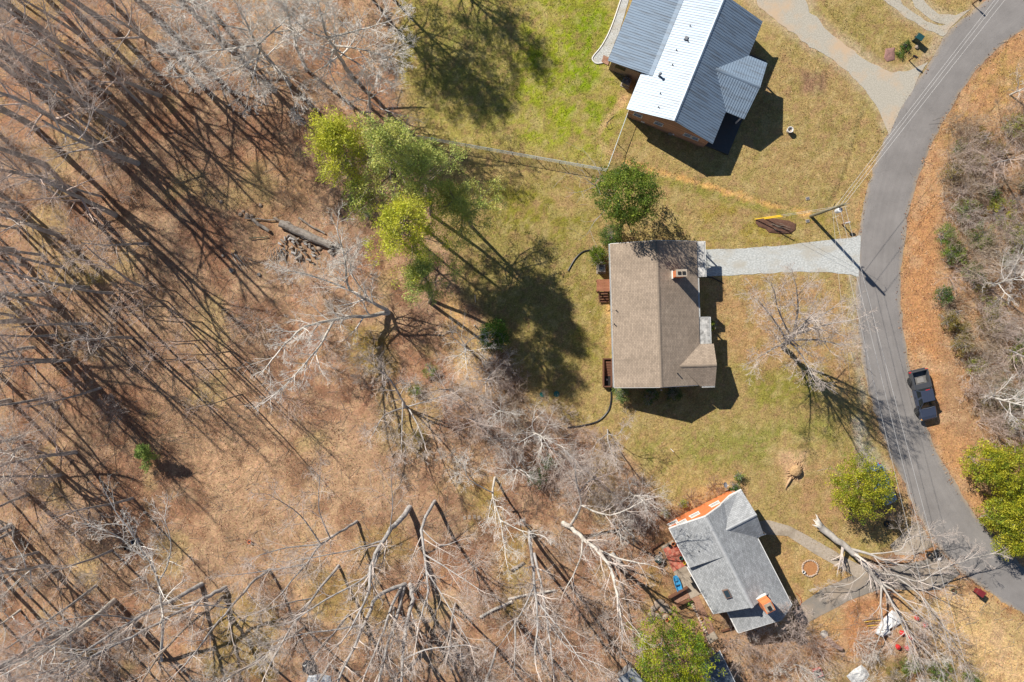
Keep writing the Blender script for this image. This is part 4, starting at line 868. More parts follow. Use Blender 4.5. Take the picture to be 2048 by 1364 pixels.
for x, y, sc, i, lb in ((930, 690, .55, 0, 'topmost small bare tree in the hedgerow below the pines'), (985, 745, .6, 1, 'small bare tree in the hedgerow left of the lawn shadow'), (1010, 820, .62, 3, 'pale bare tree in the hedgerow near the green septic lids'), (960, 850, .6, 2, 'bare tree in the hedgerow right of the star shaped crown'), (1065, 862, .6, 0, 'bare tree in the middle of the hedgerow'), (1130, 900, .58, 1, 'bare tree in the hedgerow below the long drain hose'), (1040, 935, .62, 3, 'bare tree under the middle of the hedgerow'), (1190, 955, .6, 2, 'bare tree near the lower end of the hedgerow'), (1260, 985, .5, 0, 'last small bare tree of the hedgerow beside the garden'), (905, 780, .55, 1, 'bare tree between the star shaped crown and the hedgerow'), (1240, 1040, .5, 3, 'low bare tree left of the orange brick wall')):
    place(SPREAD[i], 'bare_tree', lb, 'tree', x, y, (PP, GP, GK)[i % 3], sc, 'bare trees of the diagonal hedgerow')
wood(scatter([(-70, -60), (330, -60), (300, 180), (330, 330), (260, 470), (190, 590), (-60, 620)], 20, 48, 101), 'slim bare pole tree among the big upper left trees', 'slim trees of the upper left wood', SLIM, (GP, GK))
wood(scatter([(-60, 440), (190, 420), (330, 480), (300, 640), (210, 780), (-60, 820)], 20, 42, 102), 'slim bare pole tree on the left slope above the saplings', 'slim trees of the left slope', SLIM, (GP, GK))
wood(scatter([(-60, 830), (150, 860), (330, 1040), (400, 1150), (300, 1400), (-60, 1400)], 18, 50, 103), 'slim bare pole tree in the lower left wood', 'slim trees of the lower left wood', SLIM, (GP, GK))
wood(scatter([(480, 1150), (760, 1180), (1000, 1150), (1080, 1200), (1060, 1400), (450, 1400)], 12, 60, 104), 'slim bare pole tree among the leaning trunks of the lower middle', 'slim trees of the lower middle', SLIM, (GP, PP), (.7, .95))
# pale open crowned trees at the top
custom('bare_tree', 'large white limbed bare tree at the top, left one of the pale pair', [[(578, 168, 0), (545, 128, 4.5), (515, 90, 9), (490, 40, 13)], [(515, 90, 9), (440, 100, 11), (365, 105, 13)], [(530, 108, 7), (470, 140, 9), (420, 165, 10)], [(520, 95, 8.5), (508, 150, 9), (495, 200, 9)], [(530, 108, 7), (565, 150, 8), (592, 205, 8)], [(515, 90, 9), (560, 50, 12), (600, 10, 14)], [(495, 60, 11.5), (430, 45, 13), (380, 25, 14)]], [(.27, .07), (.13, .03), (.12, .03), (.12, .03), (.11, .03), (.11, .03), (.1, .03)], 231, PP, dens=1.5, kids=(7, 6, 6, 5, 0), ratio=.5, upb=.1, tw=.009)
custom('bare_tree', 'large white limbed bare tree at the top beside the lawn, right of the pale pair', [[(702, 152, 0), (680, 115, 4.5), (655, 75, 9), (640, 20, 13)], [(655, 75, 9), (720, 60, 11), (785, 40, 12)], [(665, 90, 7.5), (730, 100, 9), (790, 118, 10)], [(670, 98, 6.5), (720, 130, 7.5), (768, 160, 8)], [(655, 75, 9), (612, 60, 11), (575, 25, 13)], [(668, 95, 7), (660, 140, 7.5), (680, 185, 8)]], [(.26, .07), (.13, .03), (.13, .03), (.11, .03), (.11, .03), (.1, .03)], 232, PP, dens=1.5, kids=(7, 6, 6, 5, 0), ratio=.5, upb=.1, tw=.009)
custom('bare_tree', 'slimmer pale bare tree standing between the large pale pair', [[(612, 140, 0), (592, 90, 5), (578, 40, 10), (570, -10, 13)], [(583, 60, 8), (540, 62, 10), (518, 30, 12)], [(580, 50, 9), (612, 80, 10), (650, 112, 10)]], [(.2, .06), (.09, .03), (.09, .03)], 233, PP, dens=1.6, kids=(7, 6, 6, 4, 0), tw=.008)
for x, y, i, sc, lb in ((470, 100, 1, 1.0, 'pale bare tree at the top left of the large pale pair'), (740, 215, 3, .85, 'small pale bare tree just above the tall pines'), (430, 30, 2, .9, 'pale bare tree touching the top edge left of the large pale pair'), (400, 170, 3, 1.0, 'pale bare tree with low crown at the edge of the dense upper left wood')):
    place(SPREAD[i], 'bare_tree', lb, 'tree', x, y, PP, sc)
# saplings: thin leaning poles on the open slope
for x, y, i, lb in ((334, 603, 1, 'topmost thin sapling on the open leaf slope'), (331, 613, 0, 'thin sapling just below the topmost sapling on the leaf slope'), (370, 645, 1, 'thin straight sapling in the middle of the open leaf slope'),
                    (404, 644, 2, 'short thin sapling right of the middle sapling on the slope'), (405, 680, 0, 'thin sapling upper of the close pair on the slope'), (390, 688, 2, 'thin sapling lower of the close pair on the slope'),
                    (233, 690, 2, 'lone thin sapling on the left part of the leaf slope'), (460, 703, 3, 'grey sapling at the right side of the leaf slope'), (398, 720, 3, 'longest leaning sapling on the leaf slope'), (470, 735, 0, 'forked sapling right of the longest leaning sapling'), (484, 788, 1, 'lowest sapling on the leaf slope near the brush'),
                    (325, 512, 2, 'sapling beside the long trunk shadows above the leaf slope'), (350, 582, 2, 'small sapling above the row of saplings')):
    place(SAPL[i], 'sapling', lb, 'sapling', x, y, (bark_brown, twig_pink), 1.0, 'saplings on the open leaf slope')

# ------------------------------------------------------------------ trees drawn one by one
custom('bare_tree', 'low forking pale tree leaning left in the middle of the wood', [[(778, 625, 0), (740, 632, 1.6), (672, 638, 4.2), (610, 655, 7.2), (560, 700, 9.5)], [(776, 622, .2), (748, 606, 2.0), (700, 578, 5.0), (690, 520, 8.0), (680, 480, 10)], [(668, 640, 4.3), (640, 690, 7), (600, 740, 9.5), (560, 780, 11)], [(742, 604, 2.2), (700, 540, 5), (715, 500, 8)], [(690, 575, 5.2), (620, 550, 7.5), (570, 540, 9)]],
       [(.26, .07), (.22, .06), (.13, .05), (.10, .04), (.10, .04)], 201, PP, dens=1.6, ratio=.4, tmin=.25, kids=(7, 6, 6, 4, 0))
custom('bare_tree', 'mossy forked tree with star shaped bare crown above the clearing', [[(812, 815, 0), (805, 800, 2.5), (780, 760, 6.0), (760, 740, 8)], [(812, 815, .3), (770, 830, 3), (745, 870, 6)], [(815, 812, .4), (835, 850, 3), (850, 890, 5.5)], [(812, 815, .2), (860, 800, 4), (900, 790, 6)], [(806, 800, 2.4), (804, 860, 4), (803, 900, 6)]], [(.16, .05), (.10, .04), (.10, .04), (.09, .03), (.08, .03)], 202, GP, dens=1.3)
custom('bare_tree', 'thick leaning trunk with broken top, nearest the stepping stones', [[(822, 1012, 0), (790, 1050, 2.8), (765, 1082, 4.6), (742, 1136, 7.5), (735, 1190, 10), (700, 1260, 13)], [(765, 1082, 4.6), (735, 1150, 7), (650, 1200, 10), (590, 1240, 12)], [(765, 1082, 4.6), (700, 1100, 6.5), (600, 1120, 9)], [(780, 1060, 3.8), (785, 1010, 6), (782, 950, 8)]], [(.31, .08), (.13, .05), (.11, .04), (.07, .03)], 203, (bark_grey, twig_grey), dens=.9)
custom('bare_tree', 'dark limbed tree forking low left of the thick leaning trunk', [[(715, 1042, 0), (690, 1058, 2), (642, 1089, 5), (612, 1129, 8), (560, 1190, 11)], [(642, 1089, 5), (575, 1095, 7), (520, 1110, 9)], [(660, 1075, 4), (638, 1020, 6.5), (640, 950, 9)], [(612, 1129, 8), (540, 1140, 10), (470, 1150, 12)], [(642, 1089, 5), (600, 1030, 7), (540, 990, 9.5)]], [(.17, .05), (.10, .04), (.08, .03), (.08, .03), (.09, .03)], 204, (bark_grey, twig_grey), dens=1.1)
custom('bare_tree', 'slim upright tree right of the thick leaning trunk', [[(872, 1000, 0), (845, 1049, 4), (849, 1109, 8), (856, 1182, 12), (840, 1240, 15)], [(849, 1109, 8), (900, 1140, 10), (960, 1180, 12.5)], [(852, 1140, 10), (890, 1200, 12), (940, 1290, 15)], [(846, 1060, 5), (880, 1090, 7), (920, 1080, 8)]], [(.19, .06), (.09, .03), (.08, .03), (.06, .03)], 205, (bark_grey, twig_grey), dens=1.0)
custom('bare_tree', 'clump of five thick trunks spreading from one base in the lower middle', [[(812, 1168, 0), (755, 1192, 2.5), (728, 1250, 6), (700, 1310, 9.5), (670, 1380, 13)], [(806, 1170, 0), (785, 1210, 3.5), (760, 1280, 7.5), (730, 1350, 11)], [(808, 1172, 0), (798, 1220, 3.2), (778, 1280, 7), (758, 1360, 11), (750, 1420, 14)], [(820, 1168, 0), (825, 1200, 2), (812, 1256, 5.5), (806, 1320, 9), (800, 1400, 13)], [(728, 1250, 6), (680, 1258, 7), (580, 1275, 9), (520, 1320, 11)], [(806, 1320, 9), (850, 1300, 10), (930, 1290, 12)]], [(.24, .09), (.19, .07), (.22, .08), (.26, .09), (.12, .04), (.1, .04)], 206, (bark_grey, twig_grey), dens=.8)
custom('bare_tree', 'straight grey tree leaning towards the lower left, left of the five trunk clump', [[(679, 1129, 0), (625, 1196, 5), (580, 1260, 9), (540, 1330, 13)], [(625, 1196, 5), (560, 1210, 8), (500, 1230, 10)]], [(.16, .06), (.08, .03)], 207, (bark_grey, twig_grey))
custom('bare_tree', 'grey tree running to the lower left below the dark limbed tree', [[(539, 1139, 0), (512, 1159, 2.2), (460, 1215, 6), (417, 1269, 9.5), (370, 1330, 13)], [(460, 1215, 6), (400, 1210, 8), (330, 1220, 10)]], [(.17, .06), (.08, .03)], 208, (bark_grey, twig_grey))
custom('bare_tree', 'upper of three long grey trunks in the lower left', [[(403, 1169, 0), (340, 1202, 3), (267, 1239, 6.5), (190, 1290, 10), (120, 1330, 13)], [(267, 1239, 6.5), (200, 1230, 9), (130, 1240, 11)]], [(.25, .08), (.1, .04)], 209, (bark_grey, twig_grey))
custom('bare_tree', 'middle of three long grey trunks in the lower left', [[(450, 1176, 0), (420, 1190, 1.5), (367, 1219, 4), (260, 1275, 8.5), (167, 1322, 12)], [(260, 1275, 8.5), (180, 1300, 11), (90, 1290, 13)]], [(.24, .08), (.1, .04)], 210, (bark_grey, twig_grey))
custom('bare_tree', 'reddish trunk, lowest of three long trunks in the lower left', [[(447, 1192, 0), (425, 1215, 1.6), (393, 1236, 4), (320, 1310, 9), (280, 1370, 12)]], [(.2, .07)], 211, (bark_brown, twig_grey))
custom('bare_tree', 'white barked tree with limbs pointing up the picture in the lower left', [[(322, 1325, 0), (324, 1240, 5), (317, 1165, 8), (290, 1110, 11), (265, 1070, 13)], [(317, 1165, 8), (335, 1130, 10), (342, 1085, 12), (330, 1040, 13)], [(290, 1120, 10.5), (240, 1075, 12), (190, 1055, 13)], [(268, 1068, 13), (250, 1030, 14)]], [(.17, .06), (.09, .03), (.07, .03), (.05, .02)], 212, PP, dens=.9, kids=(6, 5, 4, 3, 0))
custom('bare_tree', 'stout pale tree with wide crown left of the grey roofed house', [[(1125, 1045, 0), (1150, 1062, 2), (1190, 1098, 5.5), (1222, 1140, 9), (1235, 1200, 12)], [(1140, 1052, 1.5), (1162, 1010, 4), (1152, 960, 7), (1150, 930, 9)], [(1190, 1098, 5.5), (1250, 1120, 8), (1302, 1130, 10)], [(1165, 1075, 3.5), (1160, 1120, 6), (1130, 1180, 9)], [(1162, 1010, 4), (1220, 1030, 7), (1290, 1000, 10)], [(1222, 1140, 9), (1240, 1220, 12), (1245, 1280, 14)]], [(.3, .08), (.15, .05), (.12, .04), (.12, .04), (.11, .04), (.1, .04)], 213, (bark_pale, twig_grey), dens=1.2)
custom('bare_tree', 'straight mossy trunk left of the stout pale tree', [[(1058, 1062, 0), (1063, 1110, 4), (1069, 1172, 9), (1075, 1240, 13), (1070, 1310, 16)], [(1069, 1172, 9), (1040, 1230, 12), (1000, 1290, 14)], [(1072, 1200, 10.5), (1120, 1260, 13), (1160, 1320, 15)]], [(.2, .07), (.09, .03), (.09, .03)], 214, (bark_grey, twig_grey), dens=1.0)
custom('bare_tree', 'second straight trunk close behind the straight mossy trunk', [[(1068, 1105, 0), (1080, 1160, 4), (1095, 1240, 9), (1105, 1330, 14)], [(1095, 1240, 9), (1140, 1300, 12), (1200, 1330, 14)]], [(.17, .06), (.08, .03)], 215, (bark_grey, twig_grey), dens=1.0)
custom('bare_tree', 'bare tree with drooping pale twigs at the right of the stepping stones', [[(990, 955, 0), (985, 990, 3), (1000, 1040, 7), (1010, 1100, 10)], [(985, 985, 3), (940, 960, 5), (930, 930, 7)], [(1000, 1040, 7), (1040, 1060, 9), (1080, 1070, 11)]], [(.14, .04), (.07, .03), (.07, .03)], 216, PP, dens=1.3)
custom('bare_tree', 'lone bare tree with wide thin crown on the front lawn beside the road', [[(1566, 692, 0), (1576, 684, 3), (1590, 668, 7), (1606, 650, 10.5), (1615, 638, 14)], [(1574, 685, 2.4), (1556, 650, 6), (1520, 605, 10)], [(1576, 684, 3), (1620, 645, 7), (1668, 615, 11)], [(1580, 680, 4), (1632, 680, 8), (1690, 690, 12)], [(1574, 686, 2.2), (1560, 690, 6), (1516, 715, 9.5)], [(1584, 676, 5), (1596, 620, 9), (1592, 570, 12)], [(1578, 682, 2.8), (1604, 712, 7), (1625, 755, 11)], [(1584, 676, 5), (1560, 630, 9), (1548, 580, 12)], [(1590, 668, 7), (1650, 650, 11), (1705, 640, 13)]], [(.3, .07), (.15, .035), (.16, .035), (.15, .035), (.13, .03), (.15, .035), (.14, .03), (.13, .03), (.13, .03)], 217, (bark_grey, twig_grey), dens=1.35, ratio=.44, tw=.0075)
custom('bare_tree', 'small bare tree behind the drain hose at the corner of the brown house', [[(1215, 858, 0), (1216, 880, 2), (1222, 900, 4), (1225, 910, 6)], [(1215, 868, 1), (1235, 870, 3), (1250, 850, 4.5)], [(1215, 868, 1), (1190, 890, 3), (1180, 930, 5)]], [(.08, .03), (.05, .02), (.05, .02)], 218, GP, dens=1.8)
custom('bare_tree', 'thin bare ornamental tree at the south gable of the grey roofed house', [[(1602, 1270, 0), (1598, 1255, 1.6), (1592, 1238, 3), (1580, 1226, 4)], [(1598, 1255, 1.6), (1585, 1240, 2.6), (1570, 1232, 3.4)]], [(.06, .03), (.04, .02)], 219, (bark_brown, twig_pink), dens=2.2)

# fallen tree: root flare, split trunk and limbs lying over the driveway
FT = custom('fallen_tree', 'uprooted pale tree fallen across the driveway of the grey roofed house', [[(1640, 1052, .75), (1668, 1075, .9), (1700, 1100, 1.1), (1722, 1120, 1.25), (1742, 1145, 1.4), (1762, 1168, 1.5)], [(1700, 1098, 1.2), (1740, 1108, 1.5), (1765, 1120, 1.6), (1815, 1132, 1.6), (1875, 1136, 1.2)], [(1742, 1145, 1.4), (1790, 1150, 1.6), (1840, 1162, 1.7), (1885, 1138, 2.3), (1940, 1118, 2.6), (1990, 1105, 2.6)],
     [(1762, 1168, 1.5), (1762, 1210, 1.8), (1765, 1250, 1.6), (1748, 1300, 1.0)], [(1762, 1168, 1.5), (1800, 1230, 1.8), (1830, 1280, 1.9), (1880, 1330, 1.6)], [(1762, 1165, 1.6), (1810, 1200, 2.4), (1860, 1250, 2.6), (1920, 1310, 2.0)], [(1740, 1108, 1.5), (1800, 1100, 2.2), (1820, 1075, 2.6), (1885, 1072, 2.4)], [(1762, 1168, 1.5), (1786, 1210, 3), (1812, 1270, 3.4), (1835, 1350, 2.6)], [(1735, 1140, 1.4), (1700, 1168, 1.4), (1650, 1175, .9)], [(1790, 1150, 1.6), (1850, 1200, 3.0), (1900, 1270, 3.2)]],
     [(.40, .2), (.17, .05), (.13, .03), (.13, .035), (.14, .035), (.11, .03), (.08, .02), (.12, .03), (.06, .02), (.1, .03)], 301, (mat_noise('fallen_bark', (.36, .325, .285), (.5, .46, .41), scale=2.5, rough=.9, bump=.4, c3=(.27, .24, .21), scale3=1.0), twig_grey), dens=1.25, kids=(6, 6, 5, 3, 0), flat=True, upb=.0, ratio=.40, tmin=.25, ang=(34, 28, 26, 26, 26))
rt = MB(); rg_ = random.Random(9)
for k in range(15):
    a = -2.4 + k * .2 + rg_.uniform(-.1, .1); base = P(1643, 1055, .75); q = rg_.uniform(.7, 1.5); d = Vector((-.62, .42, 0)).normalized()
    side = Vector((-d.y, d.x, 0)); e = base + d * q * .85 + side * math.sin(a * 1.3) * q * .8 + Vector((0, 0, math.cos(a * 2.1) * .5 - .15))
    rt.tube([base - d * .25, base + (e - base) * .5 + Vector((0, 0, .05)), e], [.26, .12, .02], 6)
rt.build('roots', bark_pale, FT, smooth=True, world=True)
root_m = mat_noise('dry_root', alb(186, 150, 112), alb(226, 190, 150), scale=4, rough=.95, bump=.4)
# splintered trunk stump whose roots spread over the lawn
o = thing('tree_stump', 'uprooted stump with pale roots radiating on the straw lawn', 'stump', P(1592, 942)); sp_ = MB().rock(P(1592, 940, .3), .62, 4, (1, .95, .7)); sp_.build('root_ball', mat_noise('rooty_earth', alb(176, 138, 92), alb(226, 190, 142), scale=7, bump=.9), o, world=True)
for k in range(34):
    a = .6 + k * .14 + rg_.uniform(-.15, .15); L = rg_.uniform(.5, 1.0); c = P(1592, 942); m = MB()
    pp = [c + Vector((math.cos(a + .15 * j * rg_.uniform(-1, 1)) * (.35 + L * j / 3), math.sin(a) * (.35 + L * j / 3), max(.32 - .12 * j, .03))) for j in range(4)]
    m.tube(pp, [.08, .05, .03, .012], 5).build('root', root_m, o, world=True, smooth=True)
m = MB().tube([P(1582, 955, .22), P(1575, 968, .2), P(1572, 974, .12), P(1572, 980, .05)], [.14, .11, .07, .03], 7); m.build('root', root_m, o, world=True, smooth=True)

# ------------------------------------------------------------------ evergreens
def G4(*c): return [alb(*x, k=.72) for x in c]
def G3(*c): return [alb(*x, k=.95) for x in c]
PINEC = G4((176, 180, 84), (158, 168, 84), (142, 158, 76), (186, 184, 92), (150, 162, 92))
PINEY = G4((200, 196, 50), (182, 184, 54), (160, 170, 58), (190, 188, 70))
pine('bright tufted pine at the upper left of the pine group', (765, 420), (672, 268), 16.5, .30, 401, PINEY, 'pines between the wood and the lawn', 3.3, 30)
pine('largest pine in the middle of the pine group by the fence end', (812, 425), (768, 262), 19.5, .42, 402, PINEC, 'pines between the wood and the lawn', 3.5, 30)
pine('dense dark pine at the end of the chain link fence', (862, 430), (832, 318), 15.5, .5, 403, G4((156, 170, 90), (172, 180, 92), (142, 158, 80)), 'pines between the wood and the lawn', 3.3, 28)
pine('short pine at the lower right of the pine group', (945, 455), (905, 392), 11.5, .6, 404, PINEC, 'pines between the wood and the lawn', 3.3, 30)
pine('yellow green pine at the bottom of the pine group', (862, 602), (798, 432), 17, .36, 405, PINEY, 'pines between the wood and the lawn', 3.5, 30)
pine('dull green pine under the yellow green pine', (858, 605), (832, 530), 12, .38, 406, G4((150, 166, 90), (166, 174, 84)), 'pines between the wood and the lawn', 2.4, 18)
pine('sparse pine leaning left below the bright tufted pine', (768, 455), (712, 372), 11, .4, 407, G3((120, 138, 52), (142, 150, 50)), 'pines between the wood and the lawn', 2.2, 14, tufts=26)
pine('tall pine beyond the top edge shading the green lawn', (672, -105), (520, -350), 19, .55, 408, PINEC, 'pines beyond the top edge', 4.4, 40, tufts=44)
pine('second tall pine beyond the top edge shading the lawn', (735, -60), (640, -280), 17, .6, 409, PINEC, 'pines beyond the top edge', 4.4, 40, tufts=44)
pine('third pine beyond the top edge next to the lawn', (790, -150), (700, -420), 18, .6, 410, PINEC, 'pines beyond the top edge', 4.4, 40, tufts=44)
pine('small bright green pine alone on the leaf slope', (300, 915), (288, 896), 3.2, .75, 411, G3((172, 196, 100), (150, 182, 96)), None, 1.0, 26, .3, 26, .06)
HOLLY = G3((112, 132, 48), (92, 114, 42), (132, 146, 54), (76, 98, 40))
BRIGHT = G3((176, 172, 46), (156, 158, 44), (136, 146, 44), (188, 178, 60), (118, 134, 44))
DEEP = G3((66, 100, 40), (86, 116, 46), (52, 82, 36))
evergreen('evergreen_tree', 'round dark broadleaf evergreen tree above the brown house', 'tree', 1252, 393, 5.6, 2.75, 4.6, HOLLY, 421, 21000, .19, lump=.35)
evergreen('evergreen_shrub', 'clipped dark shrub at the upper left corner of the brown house', 'shrub', 1221, 470, .9, 1.2, .85, G3((92, 122, 56), (76, 106, 52), (110, 134, 60)), 422, 9000, .1, trunk=False, lump=.12, clump=.25)
evergreen('evergreen_shrub', 'round clipped shrub hiding the heat pump at the brown house', 'shrub', 1196, 511, 1.1, .92, 1.0, G3((110, 130, 40), (90, 116, 38), (128, 142, 50)), 423, 9500, .09, trunk=False, lump=.06, clump=.2)
evergreen('evergreen_shrub', 'leafy shrub at the lower left corner of the brown house', 'shrub', 1241, 788, .8, .85, .9, G3((128, 150, 84), (106, 132, 70)), 424, 3000, .11, trunk=False, clump=.25)
evergreen('evergreen_shrub', 'shaded shrub under the lower gable of the brown house, left one', 'shrub', 1300, 790, .8, .85, .8, DEEP, 425, 2600, .1, trunk=False, clump=.25)
evergreen('evergreen_shrub', 'shaded shrub under the lower gable of the brown house, right one', 'shrub', 1348, 788, .7, .75, .8, DEEP, 426, 2400, .1, trunk=False, clump=.25)
evergreen('evergreen_shrub', 'small round shrub in front of the brown house porch', 'shrub', 1421, 650, .6, .5, .55, G3((140, 150, 50), (110, 130, 44)), 427, 3000, .08, trunk=False, clump=.16, lump=.08)
evergreen('evergreen_shrub', 'dark green holly bush alone on the slope below the pines', 'shrub', 986, 672, 1.4, 1.45, 1.5, G3((62, 104, 36), (84, 124, 44), (50, 84, 32), (104, 138, 56)), 428, 9500, .14, lump=.25)
evergreen('evergreen_tree', 'yellow green evergreen tree over the parked blue car', 'tree', 1724, 974, 3.6, 2.8, 2.4, BRIGHT, 429, 19000, .165, lump=.4)
evergreen('evergreen_tree', 'big yellow green evergreen at the bottom beside the sheds', 'tree', 1344, 1312, 4.6, 3.5, 3.6, G3((172, 176, 40), (128, 148, 44), (98, 126, 44), (150, 160, 40)), 430, 17000, .2, lump=.45, clump=.5)
for i, (x, y, rx, hm, lb) in enumerate(((1968, 922, 2.0, 2.6, 'yellow green evergreen at the right edge, topmost of the roadside row'), (2022, 940, 2.3, 2.8, 'yellow green evergreen cut by the right edge beside the topmost one'), (2000, 1030, 1.7, 2.3, 'yellow green evergreen in the middle of the roadside row at the right'), (2042, 1012, 1.6, 2.5, 'evergreen at the right edge behind the roadside row'), (2026, 1072, 1.8, 2.4, 'lowest yellow green evergreen of the roadside row at the right'))):
    evergreen('evergreen_tree', lb, 'tree', x, y, hm, rx, 2.2, BRIGHT, 440 + i, 10000, .18, 'evergreens along the right side of the road', lump=.5)
OLIVE = G3((140, 128, 66), (120, 116, 58), (156, 138, 80)); MIDG = G3((116, 138, 62), (98, 124, 52), (138, 152, 72)); YG = G3((176, 176, 64), (152, 160, 60), (128, 144, 60))
for i, (x, y, rx, cl_, lb) in enumerate(((1893, 470, 1.0, MIDG, 'green bush at the verge opposite the utility pole'), (1906, 505, 1.1, MIDG, 'green bush below the one opposite the pole'), (1888, 590, .85, DEEP, 'small dark green bush at the verge above the white post'), (1902, 640, .95, OLIVE, 'olive bush below the white post on the verge'), (1925, 690, 1.1, OLIVE, 'olive brown bush halfway between the post and the pickup'),
                                         (1960, 470, 1.3, MIDG, 'green bush deep in the right thicket'), (2000, 425, 1.5, YG, 'yellow green bush in the upper right thicket'), (2036, 478, 1.3, YG, 'yellow green bush cut by the right edge of the thicket'), (2036, 712, 1.2, YG, 'yellow green bush at the right edge left of the bare saplings'), (1930, 420, 1.1, MIDG, 'green bush at the top of the green part of the thicket'), (2030, 250, 1.1, YG, 'yellow green bush at the top of the right thicket'), (2020, 800, 1.3, DEEP, 'dark green bush under pale twigs right of the pickup'), (1945, 545, 1.0, MIDG, 'green bush in the middle of the right thicket'), (1985, 640, 1.2, OLIVE, 'olive bush at the lower middle of the right thicket'),
                                         (1905, 345, 1.0, OLIVE, 'olive tinted bush on the upper verge of the thicket'))):
    evergreen('evergreen_shrub', lb, 'shrub', x, y, 1.0, rx, 1.0, cl_, 460 + i, 2600, .13, 'evergreen bushes in the right thicket', trunk=False, lump=.4, clump=.32)
for i, (x, y, rx, hm, cl_, lb) in enumerate(((1478, 953, .45, .5, MIDG, 'small round shrub at the garden corner above the grey roofed house'), (1472, 975, .6, .6, DEEP, 'green shrub beside the garden corner of the grey roofed house'), (1330, 1027, .4, .4, YG, 'yellowish shrub at the left end of the orange brick wall'), (1366, 1007, .4, .4, YG, 'yellowish shrub between two bare shrubs along the orange wall'),
                                             (700, 395, 1.0, .8, MIDG, 'low green bush at the foot of the bright tufted pine'), (735, 430, .9, .7, MIDG, 'low green bush at the foot of the largest pine'), (688, 330, .8, 1.0, MIDG, 'faint green understory bush left of the pines'), (1080, 955, 1.2, 1.2, DEEP, 'dark cedar bush under bare branches above the stout pale tree'), (1098, 925, 1.0, 1.0, DEEP, 'dark cedar bush upper of the two under bare branches'), (838, 872, .8, .6, OLIVE, 'mossy bush beside the star shaped crown'), (860, 740, .8, .7, MIDG, 'small green bush above the star shaped crown'), (832, 780, .7, .7, MIDG, 'small green bush touching the mossy forked tree'),
                                             (184, 560, .8, .8, OLIVE, 'grey green bush among the trunks on the left slope'), (1812, 92, .6, .25, DEEP, 'low dark green ground cover by the mailbox'), (1801, 106, .45, .2, MIDG, 'green ground cover clump left of the mailbox'), (1880, 1345, 1.5, .7, MIDG, 'green bush at the bottom edge below the fallen tree'), (1940, 1360, 1.4, .7, MIDG, 'green bush at the bottom edge right of its neighbour'), (1790, 1352, 1.3, .7, OLIVE, 'olive bush at the bottom edge beside the white debris'), (1820, 1330, 1.1, .6, MIDG, 'green bush under the lowest branches of the fallen tree'))):
    evergreen('evergreen_shrub', lb, 'shrub', x, y, hm, rx * .85, hm * .8, cl_, 480 + i, int(500 + 1300 * rx * rx), .11, None, trunk=False, lump=.35, clump=.25)

rgx = random.Random(77)
for k, (x, y) in enumerate(sorted(scatter([(1900, 250), (2050, 220), (2060, 880), (1960, 850), (1900, 700)], 20, 40, 105), key=lambda p: p[1])):
    evergreen('evergreen_shrub', 'low olive green undergrowth in the right thicket, ' + ORD[k] + ' from the top', 'shrub', x, y, .7, rgx.uniform(.6, 1.1), .65, (OLIVE, MIDG, OLIVE, YG)[k % 4], 520 + k, 1500, .12, 'low undergrowth of the right thicket', trunk=False, lump=.5, clump=.3)
# ------------------------------------------------------------------ leafless brush
def brush(pts, label, group, mats, protos=BRUSH, sc=(.8, 1.15)):
    for i, (x, y) in enumerate(sorted(pts, key=lambda p: p[1])):
        place(protos[vr.randrange(len(protos))], 'bare_shrub', label + ', ' + ORD[i] + ' from top', 'shrub', x, y, mats[vr.randrange(len(mats))], vr.uniform(*sc), group, parts=('stems', 'twigs'))
gT = (twig_grey, twig_grey); pT = (twig_pink, twig_pink); tT = (twig_tan, twig_tan); bT = (twig_brown, twig_brown); wT = (twig_pale, twig_pale)
brush(scatter([(1895, 260), (2060, 200), (2070, 400), (1900, 420)], 20, 24, 1), 'reddish brown leafless brush in the upper part of the right thicket', 'brush of the upper right thicket', (bT, tT, pT), sc=(.8, 1.1))
brush(scatter([(1905, 420), (2070, 400), (2070, 640), (1905, 640)], 20, 26, 2), 'grey leafless brush in the middle of the right thicket', 'brush of the middle right thicket', (tT, pT, gT), sc=(.8, 1.1))
brush(scatter([(1910, 650), (2070, 650), (2060, 860), (1960, 860)], 16, 26, 3), 'pale leafless brush right of the parked pickup', 'brush right of the pickup', (gT, pT, tT), sc=(.8, 1.1))
for x, y, i, sc, lb in ((1960, 790, 3, .75, 'pale bare tree fanning towards the pickup from the right edge'), (1985, 330, 1, .6, 'thin bare tree in the upper right thicket'), (1975, 575, 3, .7, 'bare tree with fine twigs in the middle of the right thicket'), (2010, 700, 1, .6, 'bare tree at the right edge above the pale fanning one'), (2020, 190, 3, .55, 'small bare tree at the right edge on the upper verge')):
    place(SPREAD[i], 'bare_tree', lb, 'tree', x, y, PP if i == 3 else GK, sc)
brush(scatter([(900, 690), (960, 700), (1080, 810), (1190, 880), (1270, 950), (1300, 1040), (1180, 1010), (1040, 930), (950, 860), (890, 780)], 20, 30, 4), 'grey leafless brush in the hedgerow between wood and lawn', 'brush of the diagonal hedgerow', (gT, pT, tT))
brush(scatter([(960, 700), (1090, 800), (1200, 870), (1290, 960), (1290, 1050), (1150, 1000), (1000, 900), (940, 800)], 18, 30, 24), 'thin tan brush filling the gaps of the hedgerow', 'pale brush of the diagonal hedgerow', (tT, pT))
brush(scatter([(1885, 250), (1960, 230), (1960, 620), (1890, 640)], 20, 26, 21), 'brown brush at the roadside front of the thicket', 'brush at the front of the right thicket', (tT, pT, tT), sc=(.7, 1))
brush(scatter([(1890, 640), (1960, 640), (2000, 860), (1950, 860)], 12, 26, 22), 'brown brush at the lower front of the thicket', 'brush at the lower front of the right thicket', (tT, pT, tT), sc=(.7, 1))
